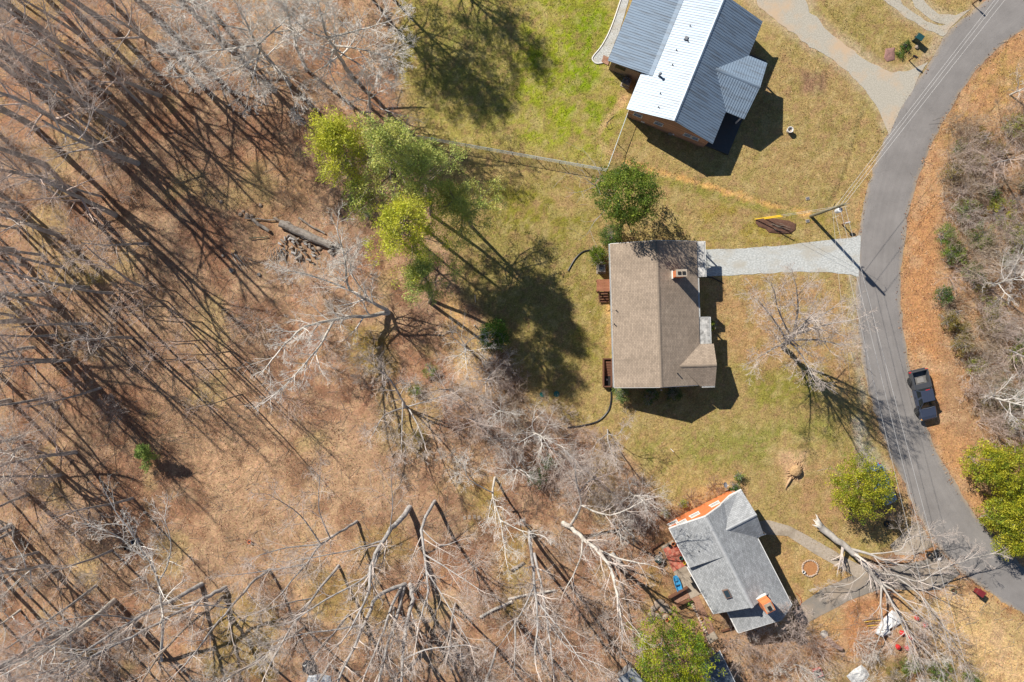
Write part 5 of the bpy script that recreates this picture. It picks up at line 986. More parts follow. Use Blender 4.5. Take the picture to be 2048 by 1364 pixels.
brush(scatter([(520, 520), (700, 480), (760, 700), (700, 800), (560, 830), (510, 700)], 8, 44, 5), 'fine leafless brush under the low forking pale tree', 'brush in the middle of the wood', (gT, pT))
brush(scatter([(820, 700), (920, 720), (960, 900), (900, 960), (800, 900), (700, 760)], 7, 40, 6), 'thin leafless brush around the star shaped crown', 'brush around the star shaped crown', (gT, wT))
brush(scatter([(0, 0), (330, 0), (330, 330), (200, 480), (0, 560)], 14, 55, 7), 'fine pinkish brush on the floor of the upper left wood', 'brush of the upper left wood', (pT, gT))
brush(scatter([(0, 600), (220, 560), (260, 760), (200, 980), (0, 1000)], 10, 46, 8), 'fine pinkish brush along the left edge', 'brush along the left edge', (pT, gT))
brush(scatter([(0, 1020), (380, 1060), (440, 1260), (420, 1364), (0, 1364)], 12, 50, 9), 'fine brush in the lower left corner of the wood', 'brush of the lower left corner', (pT, gT))
brush(scatter([(560, 240), (700, 230), (700, 440), (560, 400)], 6, 34, 10), 'low brown brush left of the pines', 'brush left of the pines', (bT, pT), sc=(.5, .8))
brush(scatter([(430, 20), (760, 20), (790, 230), (600, 230), (420, 150)], 6, 50, 11), 'thin brush beneath the pale trees at the top', 'brush beneath the pale top trees', (gT, wT), sc=(.6, .9))
brush(scatter([(930, 1080), (1300, 1040), (1330, 1200), (1250, 1364), (900, 1364)], 16, 44, 12), 'fine leafless brush below the stout pale tree', 'brush below the stout pale tree', (pT, gT))
brush(scatter([(440, 1060), (720, 1140), (760, 1364), (430, 1364)], 7, 60, 13), 'thin brush among the trunks at the lower middle', 'brush among the lower trunks', (gT, pT), sc=(.6, .9))
brush(scatter([(1440, 1280), (1640, 1260), (1650, 1364), (1450, 1370)], 11, 30, 14), 'pinkish leafless brush below the grey roofed house', 'brush below the grey roofed house', (pT, wT), sc=(.7, 1))
for x, y, lb in ((1500, 1255, 'left twiggy shrub against the lower wall of the grey roofed house'), (1524, 1250, 'middle twiggy shrub against the lower wall of the grey roofed house'), (1550, 1245, 'right twiggy shrub against the lower wall of the grey roofed house')):
    place(BRUSH[2], 'bare_shrub', lb, 'shrub', x, y, wT, .8, parts=('stems', 'twigs'))
for x, y, lb in ((1345, 1017, 'left brown shrub along the orange brick wall'), (1381, 999, 'middle brown shrub along the orange brick wall'), (1428, 975, 'right large brown shrub along the orange brick wall')):
    place(BRUSH[4], 'bare_shrub', lb, 'shrub', x, y, bT, 1.0, parts=('stems', 'twigs'))
brush(scatter([(1700, 1280), (1950, 1300), (1900, 1364), (1680, 1364)], 8, 40, 15), 'pale brush at the bottom edge below the fallen tree', 'brush below the fallen tree', (wT, pT), sc=(.6, .9))
# ------------------------------------------------------------------ pickup
navy = mat_flat('navy_paint', (.040, .050, .080), rough=.25, spec=.6, var=.05); charcoal = mat_flat('charcoal_panel', (.060, .063, .07), rough=.35, spec=.5, var=.08)
rubber = mat_flat('tyre_rubber', (.022, .022, .023), rough=.8); alloy = mat_flat('alloy_rim', (.38, .39, .40), rough=.35, metal=.6); chrome = mat_flat('chrome', (.65, .66, .67), rough=.2, metal=.8)
red_lens = mat_flat('red_lens', (.5, .02, .025), rough=.2); amber = mat_flat('amber_lens', (.75, .38, .12), rough=.25); car_glass = mat_glass('car_glass', (.012, .016, .018))
def wheel(root, x, y, r=.38, w=.25):
    M = Matrix.Rotation(R(90), 3, 'X'); t = MB().lathe([(r * .62, -w / 2), (r * .93, -w / 2), (r, -w / 3), (r, w / 3), (r * .93, w / 2), (r * .62, w / 2)], 24, (x, y, r), M).build('tyre', rubber, root, smooth=False)
    s_ = 1 if y > 0 else -1; rm = MB().lathe([(r * .64, -w * .42), (r * .64, w * .42)], 20, (x, y, r), M)
    for k in range(6):
        a = k * math.pi / 3; c = Vector((x + math.cos(a) * r * .36, y + s_ * w * .44, r + math.sin(a) * r * .36)); rm.box(c, (r * .5, .03, .07), M=Matrix.Rotation(-a, 3, 'Y'))
    rm.build('rim', alloy, t); return t
def loft(st, mat, name, root, smooth=True, bevel=0):
    """stations (x, half width bottom, half width top, z0, z1) -> closed body with rounded shoulders"""
    m = MB(); n = 8; vs = []
    for x, wb, wt, z0, z1 in st:
        e = min(.09, (z1 - z0) * .3)
        vs += [(x, -wb, z0), (x, -wb * 1.02, z0 + (z1 - z0) * .5), (x, -wt, z1 - e), (x, -wt + e, z1), (x, wt - e, z1), (x, wt, z1 - e), (x, wb * 1.02, z0 + (z1 - z0) * .5), (x, wb, z0)]
    fs = [(i * n + k, i * n + (k + 1) % n, (i + 1) * n + (k + 1) % n, (i + 1) * n + k) for i in range(len(st) - 1) for k in range(n)] + [tuple(range(n)), tuple((len(st) - 1) * n + k for k in range(n - 1, -1, -1))]
    return m.add(vs, fs).build(name, mat, root)
fwd = Vector((.23, -.973, 0)); ctr = P(1839, 789)
o = thing('pickup_truck', 'dark blue pickup truck parked half on the straw verge', 'truck', (ctr.x, ctr.y, .03), math.atan2(fwd.y, fwd.x)); PT = o
# local +x forward; +y is the truck's left (east side here), -y faces the road
loft([(2.58, .70, .66, .42, .86), (2.50, .80, .76, .38, .96), (2.2, .86, .84, .38, 1.04), (1.15, .88, .86, .38, 1.10), (.95, .88, .86, .38, 1.12), (-.72, .88, .86, .38, 1.12), (-.74, .88, .86, .38, 1.12)], navy, 'body', o)
for s_ in (-1, 1):
    MB().box((-1.68, s_ * .84, .82), (1.86, .16, .72)).build('bed_side', charcoal, o, bevel=.03)
MB().box((-1.68, 0, .55), (1.86, 1.52, .12)).build('bed_floor', mat_noise('scuffed_bed', (.10, .095, .09), (.22, .21, .20), scale=4, rough=.7), o)
MB().box((-2.58, 0, .82), (.10, 1.72, .72)).build('tailgate', charcoal, o, bevel=.03)
MB().box((-1.0, 0, 1.135), (.55, 1.5, .05)).build('bed_cover', charcoal, o, bevel=.01)
MB().box((-1.55, .1, .64), (.5, .7, .05)).build('bed_mat', mat_flat('grey_mat', (.25, .24, .23)), o)
MB().box((-2.68, 0, .55), (.14, 1.78, .2)).build('rear_bumper', charcoal, o, bevel=.04); MB().box((2.60, 0, .52), (.16, 1.7, .26)).build('front_bumper', mat_flat('bumper_grey', (.24, .24, .22)), o, bevel=.05)
def cabin(root, xs, zb, zt, wb, wt, mat, roofmat):
    """xs: rear base, rear top, front top, front base"""
    a, b, c, d = xs
    m = MB().slab([(b, -wt, zt), (c, -wt, zt), (c, wt, zt), (b, wt, zt)], .07); m.build('cab_roof', roofmat, root, bevel=.03)
    m = MB().add([(a, -wb, zb), (d, -wb, zb), (d, wb, zb), (a, wb, zb), (b, -wt + .03, zt - .05), (c, -wt + .03, zt - .05), (c, wt - .03, zt - .05), (b, wt - .03, zt - .05)], [(0, 1, 5, 4), (2, 3, 7, 6), (4, 5, 6, 7), (0, 3, 2, 1), (1, 2, 6, 5), (3, 0, 4, 7)]); m.build('cab', mat, root)
    # glazing, set just outside the cab shell
    def face(p, q, r_, s_, out, nm, ins=(.08, .12)):
        p, q, r_, s_ = map(Vector, (p, q, r_, s_)); cc = (p + q + r_ + s_) / 4; k = [cc + (v - cc) * (1 - ins[0]) + Vector(out) * .012 for v in (p, q, r_, s_)]
        MB().slab(k, .02, tuple(-Vector(out))).build(nm, car_glass, root)
    face((d, -wb, zb), (d, wb, zb), (c, wt - .03, zt - .05), (c, -wt + .03, zt - .05), (.7, 0, .7), 'windscreen'); face((a, -wb, zb), (a, wb, zb), (b, wt - .03, zt - .05), (b, -wt + .03, zt - .05), (-.9, 0, .3), 'rear_window')
    for s_ in (-1, 1):
        mm = (a + d) / 2; mt = (b + c) / 2
        face((a, s_ * wb, zb), (mm - .04, s_ * wb, zb), (mt - .04, s_ * (wt - .03), zt - .05), (b, s_ * (wt - .03), zt - .05), (0, s_ * .9, .4), 'side_window', (.16, .1))
        face((mm + .04, s_ * wb, zb), (d, s_ * wb, zb), (c, s_ * (wt - .03), zt - .05), (mt + .04, s_ * (wt - .03), zt - .05), (0, s_ * .9, .4), 'side_window', (.16, .1))
cabin(o, (-.74, -.58, .62, 1.32), 1.08, 1.72, .84, .64, navy, navy)
for y in (-.5, .5): pass
MB().tube([(.98 + .36, -.6, 1.12), (1.4, 0, 1.13), (1.34, .6, 1.12)], .02, 6).build('wiper_cowl', chrome, o)
MB().box((-.6, .1, 1.71), (.06, .42, .05)).build('brake_light', red_lens, o)
for s_ in (-1, 1):
    for x in (1.62, -1.56):
        wheel(o, x, s_ * .87, .38, .25)
        MB().lathe([(.01, -.02), (.46, -.02), (.46, .02), (.01, .02)], 20, (x, s_ * .915, .42), Matrix.Rotation(R(90), 3, 'X')).build('wheel_arch', black_pl, o)
    MB().box((-2.58, s_ * .86, .88), (.16, .2, .3)).build('tail_light', red_lens, o, bevel=.02); MB().box((2.46, s_ * .68, .78), (.18, .3, .18)).build('headlight', amber if s_ < 0 else chrome, o, bevel=.03)
    MB().box((.98, s_ * 1.02, 1.16), (.14, .2, .14)).build('mirror', black_pl, o, bevel=.03); MB().box((.1, s_ * .935, .84), (.16, .03, .04)).build('door_handle', black_pl, o)
# blue car under the evergreen
fwd = Vector((.42, -.9, 0)); ctr = P(1758, 966)
sky_blue = mat_flat('light_blue_paint', (.07, .17, .36), rough=.2, spec=.6, var=.05)
o = thing('parked_car', 'light blue car parked under the yellow green tree beside the road', 'car', (ctr.x, ctr.y, .02), math.atan2(fwd.y, fwd.x))
loft([(2.2, .55, .5, .38, .72), (2.05, .80, .68, .32, .82), (1.2, .86, .80, .3, .95), (.9, .86, .82, .3, .98), (-1.3, .86, .82, .3, 1.0), (-1.95, .8, .72, .32, .98), (-2.15, .66, .6, .4, .86)], sky_blue, 'body', o)
cabin(o, (-1.7, -1.05, .3, 1.0), .96, 1.46, .76, .58, sky_blue, sky_blue)
for s_ in (-1, 1):
    for x in (1.35, -1.3): wheel(o, x, s_ * .78, .32, .2)
    MB().box((2.02, s_ * .6, .68), (.14, .26, .12)).build('headlight', chrome, o, bevel=.02); MB().box((-2.1, s_ * .6, .8), (.1, .24, .12)).build('tail_light', red_lens, o, bevel=.02); MB().box((.75, s_ * .95, 1.02), (.14, .2, .13)).build('mirror', black_pl, o, bevel=.03)

# ------------------------------------------------------------------ utility pole, wires
o = thing('utility_pole', 'wooden utility pole with white transformer beside the gravel driveway', 'pole', P(1622, 432))
pt = P(1690, 408, 9.2); pb = P(1622, 432)
MB().tube([pb - Vector((0, 0, .3)), pb + (pt - pb) * .5, pt], [.17, .145, .115], 12).build('shaft', mat_noise('pole_timber', alb(120, 116, 96), alb(158, 150, 126), scale=3, stretch=(6, 6, .6)), o, world=True)
def onpole(h): return pb + (pt - pb) * (h / 9.2)
c = onpole(7.3) + Vector((.12, -.36, 0))
tr = MB().lathe([(.0, -.42), (.22, -.42), (.24, -.36), (.24, .36), (.2, .42), (0, .44)], 18, c).build('transformer', mat_flat('pale_grey_enamel', (.62, .64, .66), rough=.35), o, world=True, smooth=False)
for k in (-1, 1): MB().lathe([(.0, .4), (.05, .4), (.035, .5), (.05, .54), (.03, .62), (0, .63)], 10, c + Vector((k * .1, .05, 0))).build('bushing', mat_flat('porcelain', (.3, .28, .26), rough=.3), o, world=True)
MB().box(c + Vector((-.06, .22, .1)), (.1, .2, .35)).build('bracket', steel, o, world=True); MB().tube([onpole(8.9), onpole(8.9) + Vector((.55, .1, -.1)), onpole(8.75) + Vector((.75, .12, -.35))], .03, 6).build('arm', steel, o, world=True); MB().tube([onpole(6.2), onpole(6.2) + Vector((.1, .35, .1)), onpole(6.2) + Vector((.1, .45, .3))], .05, 6).build('insulator', black_pl, o, world=True)
wire_m = mat_flat('aluminium_wire', (.55, .54, .52), rough=.5, metal=.1)
def cable(name, label, a, b, r=.014, sag=.5, cat='cable', mat=None, n=16, group='overhead wires on the utility pole'):
    a = Vector(a); b = Vector(b); q = [a + (b - a) * (k / n) - Vector((0, 0, sag * 4 * (k / n) * (1 - k / n))) for k in range(n + 1)]
    return MB().tube(q, r, 5).one(name, mat or wire_m, label, cat, group, origin=tuple(a))
def far(px, py, qx, qy, h, k):   # continue the line p->q beyond q by factor k
    return P(px + (qx - px) * k, py + (qy - py) * k, h)
tp = onpole(9.05)
cable('power_line', 'topmost wire running from the pole to the upper right, right one', onpole(9.1), far(1719, 397, 2016, 0, 9.4, 1.35), sag=.25)
cable('power_line', 'middle wire running from the pole to the upper right', onpole(7.9), far(1693, 403, 2000, 0, 8.4, 1.35), sag=.25)
cable('power_line', 'left wire running from the pole to the upper right', onpole(6.6), far(1673, 407, 1990, 0, 7.2, 1.35), sag=.25)
cable('power_line', 'rightmost wire running down along the road from the pole', onpole(9.1), far(1716, 455, 1869, 1075, 9.2, 1.5), sag=.2)
cable('power_line', 'middle wire running down along the road from the pole', onpole(7.9), far(1706, 515, 1836, 1042, 7.8, 1.7), sag=.2)
cable('power_line', 'leftmost wire running down along the road from the pole', onpole(6.4), far(1700, 540, 1823, 1075, 6.4, 1.6), sag=.2)
cable('service_drop', 'thin service wire hanging from the pole over the front lawn', onpole(6.1), P(1700, 760, 5.5), .012, .2)
cable('guy_wire', 'steel guy wire with yellow guard anchored in the mulch bed', P(1510, 438, .05), onpole(7.6), .012, .02)
gw = [P(1510, 438, .05), onpole(7.6)]
yellow = mat_flat('yellow_plastic', (.72, .48, .03), rough=.45)
MB().tube([gw[0] + Vector((0, -.03, .05)), gw[0] + (gw[1] - gw[0]) * .33 + Vector((0, -.03, .05))], .05, 8).one('guy_guard', yellow, 'long yellow guard sleeved over the guy wire', 'guard', 'yellow guy guards')
g2 = P(1528, 438, .05)
MB().tube([g2, g2 + (gw[1] - gw[0]) * .24], .05, 8).one('guy_guard', yellow, 'shorter yellow guard just below the long one', 'guard', 'yellow guy guards')
MB().tube([g2, g2 + (gw[1] - gw[0]) * .99], .011, 5).one('guy_wire', wire_m, 'second steel guy wire carrying the shorter yellow guard', 'cable', 'overhead wires on the utility pole')
mulch = mat_noise('mulch', alb(92, 64, 52), alb(132, 98, 80), scale=9, rough=.95, bump=.8)
def mound(name, pts, h, mat, label, cat):
    a = np.array([tuple(P(*p))[:2] for p in pts]); c = a.mean(0); m = MB(); n = len(a); vs = []
    for k, hh in ((1.0, -.03), (.93, h * .5), (.7, h * .9), (.35, h)):
        vs += [(*(c + (p - c) * k), hh + .03 * math.sin(7.1 * i + 3 * k)) for i, p in enumerate(a)]
    fs = [(r_ * n + i, r_ * n + (i + 1) % n, (r_ + 1) * n + (i + 1) % n, (r_ + 1) * n + i) for r_ in range(3) for i in range(n)] + [tuple(3 * n + i for i in range(n))]
    return m.add(vs, fs).one(name, mat, label, cat)
mound('mulch_bed', [(1512, 436), (1530, 434), (1555, 437), (1580, 441), (1593, 448), (1592, 460), (1582, 468), (1560, 468), (1538, 466), (1530, 458), (1516, 454), (1510, 446)], .14, mulch, 'rectangular dark mulch bed below the yellow guy guards', 'mulch bed')
sr = random.Random(31)
def stick(a, b, r, mat, label, group, name='stick', n=5):
    a = Vector(a); b = Vector(b); d = b - a; s_ = Vector((-d.y, d.x, 0)).normalized() if d.length else Vector((1, 0, 0))
    q = [a + d * (k / n) + s_ * sr.uniform(-.05, .05) * d.length * (0 < k < n) for k in range(n + 1)]
    return MB().tube(q, [r * (1 - .5 * k / n) for k in range(n + 1)], 5).one(name, mat, label, 'stick', group)
for k in range(9):
    x = sr.uniform(1535, 1560); y = sr.uniform(444, 458); a = sr.uniform(-.5, .5)
    stick(P(x, y, .16 + .03 * k), P(x + 28 * math.cos(a), y + 10 + 12 * math.sin(a), .18 + .03 * k), .022, bark_brown, 'dark pruned stick lying on the mulch bed by the pole', 'sticks on the mulch bed')

# ------------------------------------------------------------------ mailboxes, bins and other small things
def mailbox(px, py, label, ang, mat, post_h=1.15, group=None):
    o = thing('mailbox', label, 'mailbox', G(px, py), ang)
    MB().box((0, 0, post_h / 2 - .1), (.1, .1, post_h + .2)).build('post', wood_brown, o)
    bx = MB(); n = 8; prof = [(-.09, 0), (-.09, .13)] + [(-.09 * math.cos(math.pi * k / n), .13 + .09 * math.sin(math.pi * k / n)) for k in range(1, n)] + [(.09, .13), (.09, 0)]
    bx.slab([(-.18, y, post_h + z) for y, z in prof], .5, (1, 0, 0)); bx.build('box', mat, o)
    MB().box((.06, 0, post_h - .02), (.5, .14, .04)).build('shelf', wood_brown, o); MB().box((.05, .105, post_h + .14), (.16, .02, .06)).build('flag', red_lens, o)
    return o
mailbox(1684, 449, 'pale mailbox on a post beside the gravel driveway mouth', R(10), mat_flat('pale_mailbox', (.45, .42, .39)))
mailbox(1818, 121, 'dark mailbox on a post between the two gravel driveways', R(-30), black_pl)
mailbox(1945, 8, 'dark mailbox at the top edge beside the road', R(-45), black_pl)
def wheelie(px, py, label, ang, mat, group=None):
    o = thing('wheelie_bin', label, 'bin', G(px, py), ang)
    m = MB(); a = [(-.25, -.24), (.25, -.24), (.25, .24), (-.25, .24)]; t = [(-.33, -.29), (.33, -.29), (.33, .29), (-.33, .29)]
    m.add([(*p, .06) for p in a] + [(*p, .98) for p in t], [(3, 2, 1, 0), (4, 5, 6, 7)] + [(i, (i + 1) % 4, (i + 1) % 4 + 4, i + 4) for i in range(4)]); m.build('body', mat, o, bevel=.03)
    MB().slab([(-.38, -.32, 1.0), (.36, -.32, 1.06), (.36, .32, 1.06), (-.38, .32, 1.0)], .05).build('lid', mat, o, bevel=.02); MB().tube([(-.4, -.24, .98), (-.46, -.2, .98), (-.46, .2, .98), (-.4, .24, .98)], .022, 6).build('handle', mat, o)
    M = Matrix.Rotation(R(90), 3, 'X')
    for s_ in (-1, 1): MB().lathe([(.0, -.03), (.12, -.03), (.12, .03), (0, .03)], 12, (-.24, s_ * .26, .12), M).build('wheel', rubber, o)
    return o
wheelie(1831, 81, 'dark green wheeled bin on the grass by the top right road', R(-35), mat_flat('bin_green', (.012, .055, .058), rough=.4))
wheelie(1952, 1181, 'maroon wheeled bin on the straw beside the lower road bend', R(-35), mat_flat('bin_maroon', (.16, .022, .026), rough=.4))
def bucket(px, py, r, h, mat, name, label, cat, hole=True, group=None, dz=0):
    g = G(px, py, dz); o = thing(name, label, cat, g, 0, group)
    MB().lathe([(r * .8, 0), (r * .9, h * .5), (r, h), (r * 1.06, h), (r * 1.06, h - .04), (r * .96, h - .05)] if False else [(r * .78, 0), (r, h * .96), (r * 1.07, h * .96), (r * 1.07, h), (r * .9, h), (r * .72, .05), (.01, .05)], 18, (0, 0, 0)).build('pot', mat, o, smooth=False)
    if hole: MB().lathe([(.01, h * .55), (r * .8, h * .55), (r * .8, h * .58), (.01, h * .6)], 14).build('soil', dark if hole is True else hole, o)
    return o
white_pl = mat_flat('white_plastic', (.72, .71, .69), rough=.4)
bucket(1577, 262, .3, .62, white_pl, 'garden_urn', 'round white garden urn on the lawn right of the metal roofed house', 'urn', hole=concrete)
terr = mat_flat('terracotta', alb(190, 112, 60), rough=.8); 
bucket(1606, 1143, .16, .3, white_pl, 'bucket', 'small white bucket inside the stone fire ring', 'bucket')
# fire ring of stones
o = thing('fire_ring', 'ring of small pale stones around bare earth on the lawn of the grey roofed house', 'fire ring', P(1620, 1136))
stone_m = mat_noise('field_stone', alb(186, 162, 142), alb(222, 200, 180), scale=5, rough=.95, bump=.3)
for k in range(26):
    a = 2 * math.pi * k / 26; MB().rock((math.cos(a) * .84, math.sin(a) * .84, .06), .12, k, (1, .85, .7)).build('stone', stone_m, o)
MB().lathe([(.01, -.02), (.78, -.02), (.78, .02), (.01, .03)], 20).build('earth', mat_noise('fire_earth', alb(176, 120, 76), alb(205, 150, 100), scale=6), o)
# heat pump
def heat_pump(px, py, label, ang, s_=.78):
    o = thing('heat_pump', label, 'heat pump', P(px, py), ang)
    MB().box((0, 0, .04), (s_ + .2, s_ + .2, .08)).build('pad', concrete, o); MB().box((0, 0, .46), (s_, s_, .76)).build('case', mat_flat('heat_pump_case', (.16, .14, .125), rough=.5), o, bevel=.04)
    MB().lathe([(.01, .845), (s_ * .43, .845), (s_ * .43, .87), (.01, .87)], 20).build('fan_well', dark, o)
    g = MB()
    for k in range(8): g.box((0, 0, .885), (s_ * .86, .014, .014), rz=k * math.pi / 8)
    for rr in (.15, .28, .4): g.tube([(math.cos(t) * s_ * rr, math.sin(t) * s_ * rr, .89) for t in [2 * math.pi * j / 20 for j in range(21)]], .008, 4, cap=False)
    g.build('fan_guard', steel, o); return o
heat_pump(1252, 167, 'heat pump on a pad beside the side addition of the metal roofed house', R(67)); heat_pump(1202, 538, 'heat pump partly under the round clipped shrub', 0)
# septic lids
lid_m = mat_flat('teal_green_plastic', (.02, .13, .11), rough=.45)
for x, y, lb in ((1085, 789, 'left green septic tank lid on the back lawn'), (1113, 788, 'right green septic tank lid on the back lawn')):
    g = G(x, y); o = thing('septic_lid', lb, 'lid', g, 0, 'green septic lids'); MB().lathe([(.01, -.05), (.31, -.05), (.31, .05), (.27, .09), (.01, .11)], 20).build('cover', lid_m, o)
    for k in range(6): MB().box((math.cos(k * 1.047) * .16, math.sin(k * 1.047) * .16, .105), (.2, .03, .02), rz=k * 1.047).build('rib', lid_m, o)
# meter / valve boxes
for x, y, lb in ((1615, 397, 'flat grey meter cover in the grass above the pole'), (1615, 442, 'flat grey meter cover in the grass just below the pole')):
    g = G(x, y); o = thing('meter_cover', lb, 'cover', g, .2, 'meter covers near the pole'); MB().box((0, 0, .03), (.42, .34, .08)).build('frame', concrete, o, bevel=.015); MB().box((0, 0, .075), (.3, .22, .02)).build('lid', mat_flat('meter_lid', (.12, .12, .13)), o)
# hoses
def hose(pts, r, label, mat=None, h=.06, name='drain_hose', group=None):
    q = catmull([tuple(P(x, y))[:2] for x, y in pts], 6); q = [(a[0], a[1], float(gz(a[0], a[1])) + h) for a in q]
    return MB().tube(q, r, 8).one(name, mat or black_pl, label, 'hose', group)
hose([(1180, 500), (1165, 504), (1150, 518), (1136, 542)], .075, 'short black corrugated drain hose on the lawn left of the round shrub'); hose([(1222, 776), (1222, 800), (1216, 822), (1196, 842), (1165, 851), (1135, 855)], .085, 'long curved black drain hose below the brown house'); hose([(1404, 553), (1425, 556), (1446, 566)], .06, 'black drain hose beside the gravel driveway at the brown house')
hose([(1592, 1186), (1600, 1194), (1602, 1205), (1598, 1212)], .025, 'red garden hose at the front of the grey roofed house', mat_flat('red_hose', (.35, .06, .03)), name='garden_hose')
hose([(1228, 232), (1214, 246), (1216, 258), (1224, 256), (1220, 246)], .02, 'coil of black hose on the lawn by the fence corner', h=.05, name='garden_hose')
# survey stake / white posts
def stake(px, py, h, label, r=.03, mat=None, lean=(0, 0), cat='post'):
    g = G(px, py); return MB().tube([g - Vector((0, 0, .2)), g + Vector((lean[0], lean[1], h))], r, 6).one('marker_post', mat or white_pl, label, cat, origin=tuple(g))
stake(951, 606, 1.3, 'thin white marker post at the edge of the pine shadow', .035, lean=(0, .75)); stake(949, 651, .5, 'short white cleanout pipe beside the dark holly bush', .06); stake(1341, 897, 1.0, 'white post standing on the lawn above the grey roofed house', .03, lean=(.12, -.2)); stake(1912, 623, .9, 'white post at the edge of the right thicket', .05, lean=(.15, .05)); stake(1665, 436, 1.6, 'thin pale stake between pole and mailbox', .02)
MB().lathe([(.01, 0), (.07, 0), (.09, .2), (.01, .24)], 10, tuple(P(1322, 780, .1))).one('pipe_cap', white_pl, 'white pipe cap in the shadow under the lower gable', 'pipe')

# ------------------------------------------------------------------ chain link fence
fence_m = mat_flat('galvanised_wire', (.52, .57, .56), rough=.45, metal=.3)
o = thing('chain_link_fence', 'grey chain link fence from the pines to the metal roofed house', 'fence', G(1212, 343))
FA, FB, FC = P(838, 277), P(1212, 343), P(1254, 228); FH = 1.22
for a, b in ((FA, FB), (FB, FC)):
    L = (b - a).length; n = max(2, round(L / 2.6)); d = (b - a) / L
    for k in range(n + 1):
        if a is FB and k == 0: continue
        p = a + (b - a) * k / n; MB().tube([p - Vector((0, 0, .2)), p + Vector((0, 0, FH + .04))], .032, 7).build('post', fence_m, o, world=True)
    MB().tube([a + Vector((0, 0, FH)), b + Vector((0, 0, FH))], .028, 7).build('top_rail', fence_m, o, world=True)
    ms = MB(); st = .15; nn = int(L / st); up_ = Vector((0, 0, 1)); nrm = Vector((-d.y, d.x, 0))
    for k in range(-int(FH / st), nn):
        for sgn in (1, -1):
            s0, s1 = k * st, k * st + FH; z0, z1 = (.03, FH) if sgn > 0 else (FH, .03)
            f0, f1 = max(0, -s0 / FH), min(1, (L - s0) / FH)
            if f1 <= f0: continue
            p = a + d * (s0 + FH * f0) + up_ * (z0 + (z1 - z0) * f0); q = a + d * (s0 + FH * f1) + up_ * (z0 + (z1 - z0) * f1); w_ = nrm * .005
            ms.add([p - w_, p + w_, q + w_, q - w_], [(0, 1, 2, 3)]); t_ = (q - p).cross(nrm).normalized() * .005; ms.add([p - t_, p + t_, q + t_, q - t_], [(0, 1, 2, 3)])
    m_ = ms.build('wire_mesh', fence_m, o, world=True); m_['kind'] = 'stuff'

# ------------------------------------------------------------------ logs, firewood, stumps in the wood
weathered = mat_noise('weathered_log', (.20, .175, .15), (.34, .305, .27), scale=2.5, rough=.9, bump=.4, stretch=(1, 1, 1), c3=(.14, .115, .095), scale3=1.5)
endgrain = mat_noise('cut_wood', alb(190, 150, 105), alb(220, 180, 132), scale=6, rough=.9)
def log(a, b, r, label, group=None, mat=None, name='log', n=5, taper=.85, ends=True):
    """a felled log: trunk with cut ends"""
    a = Vector(a); b = Vector(b); o = thing(name, label, 'log', a, 0, group); d = b - a; s_ = Vector((-d.y, d.x, 0)).normalized()
    q = [d * (k / n) + s_ * sr.uniform(-.04, .04) * min(d.length, 2) for k in range(n + 1)]
    MB().tube(q, [r * (1 - (1 - taper) * k / n) * sr.uniform(.93, 1.05) for k in range(n + 1)], 10, cap=True).build('bark', mat or weathered, o, smooth=False)
    if ends:
        t = d.normalized(); u = t.cross(Vector((0, 0, 1))).normalized(); w_ = t.cross(u)
        for p, sg, rr in ((q[0], -1, r), (q[-1], 1, r * taper)):
            MB().slab([p + t * sg * .012 + (u * math.cos(x) + w_ * math.sin(x)) * rr * .86 for x in [2 * math.pi * j / 10 for j in range(10)]], .006, tuple(t * sg)).build('cut_end', endgrain, o)
    return o
def gp(px, py, r): g = G(px, py); return Vector((g.x, g.y, max(g.z, .0) + r * .9))
log(gp(562, 448, .42), gp(664, 492, .42), .44, 'huge weathered fallen log above the firewood heap', taper=.9, n=8); log(gp(506, 440, .2), gp(540, 462, .2), .2, 'short weathered log left of the huge fallen log'); log(gp(574, 444, .16), gp(598, 460, .16), .15, 'pale slab of log lying against the huge log'); log(gp(598, 436, .12), gp(650, 468, .12), .1, 'slim grey log above the huge fallen log')
log(gp(658, 506, .2), gp(678, 486, .2), .24, 'thick grey log lying across the end of the huge log'); log(gp(548, 436, .1), gp(572, 448, .1), .14, 'dark log piece between the two upper logs', None, bark_brown); log(gp(490, 437, .1), gp(560, 440, .1), .07, 'thin log running left along the heap')
log(gp(498, 476, .05), gp(536, 473, .05), .05, 'dark green mossy pole left of the firewood', None, mat_flat('mossy_pole', (.06, .075, .04)))
log(gp(1000, 1196, .1), gp(1140, 1234, .1), .12, 'long pale log across the path in the lower wood') if False else None
log(gp(960, 1232, .14), gp(1024, 1200, .14), .15, 'pale log lying beside the path in the lower middle', None, bark_pale); log(gp(1022, 1140, .12), gp(1048, 1124, .12), .16, 'short reddish log on moss left of the straight trunk', None, bark_brown); log(gp(1222, 1104, .2), gp(1240, 1124, .2), .22, 'cut log piece under the stout pale tree', None, bark_pale); log(gp(1016, 1196, .12), gp(1110, 1178, .12), .13, 'long log right of the path towards the brush', None, bark_pale)
log(gp(1672, 1276, .22), gp(1684, 1298, .22), .24, 'thick cut log on the orange earth below the driveway', None, mat_flat('pinkish_bark', alb(170, 138, 122))) if False else log(P(1652, 1276, .3), P(1683, 1299, .3), .26, 'thick cut log on the orange earth below the driveway', None, mat_flat('pinkish_bark', alb(176, 144, 128), scale=3))
o = thing('tree_stump', 'broad splintered cut stump at the end of the thick cut log', 'stump', P(1648, 1268)); MB().lathe([(.42, -.05), (.34, .15), (.3, .3), (.01, .32)], 14).build('stump', bark_pale, o)
for k in range(16):
    a = k * .4; MB().rock((math.cos(a) * sr.uniform(.4, .95), math.sin(a) * .75 + .2, .05), sr.uniform(.08, .15), k + 60, (1, .6, .5)).build('wood_chip', endgrain, o)
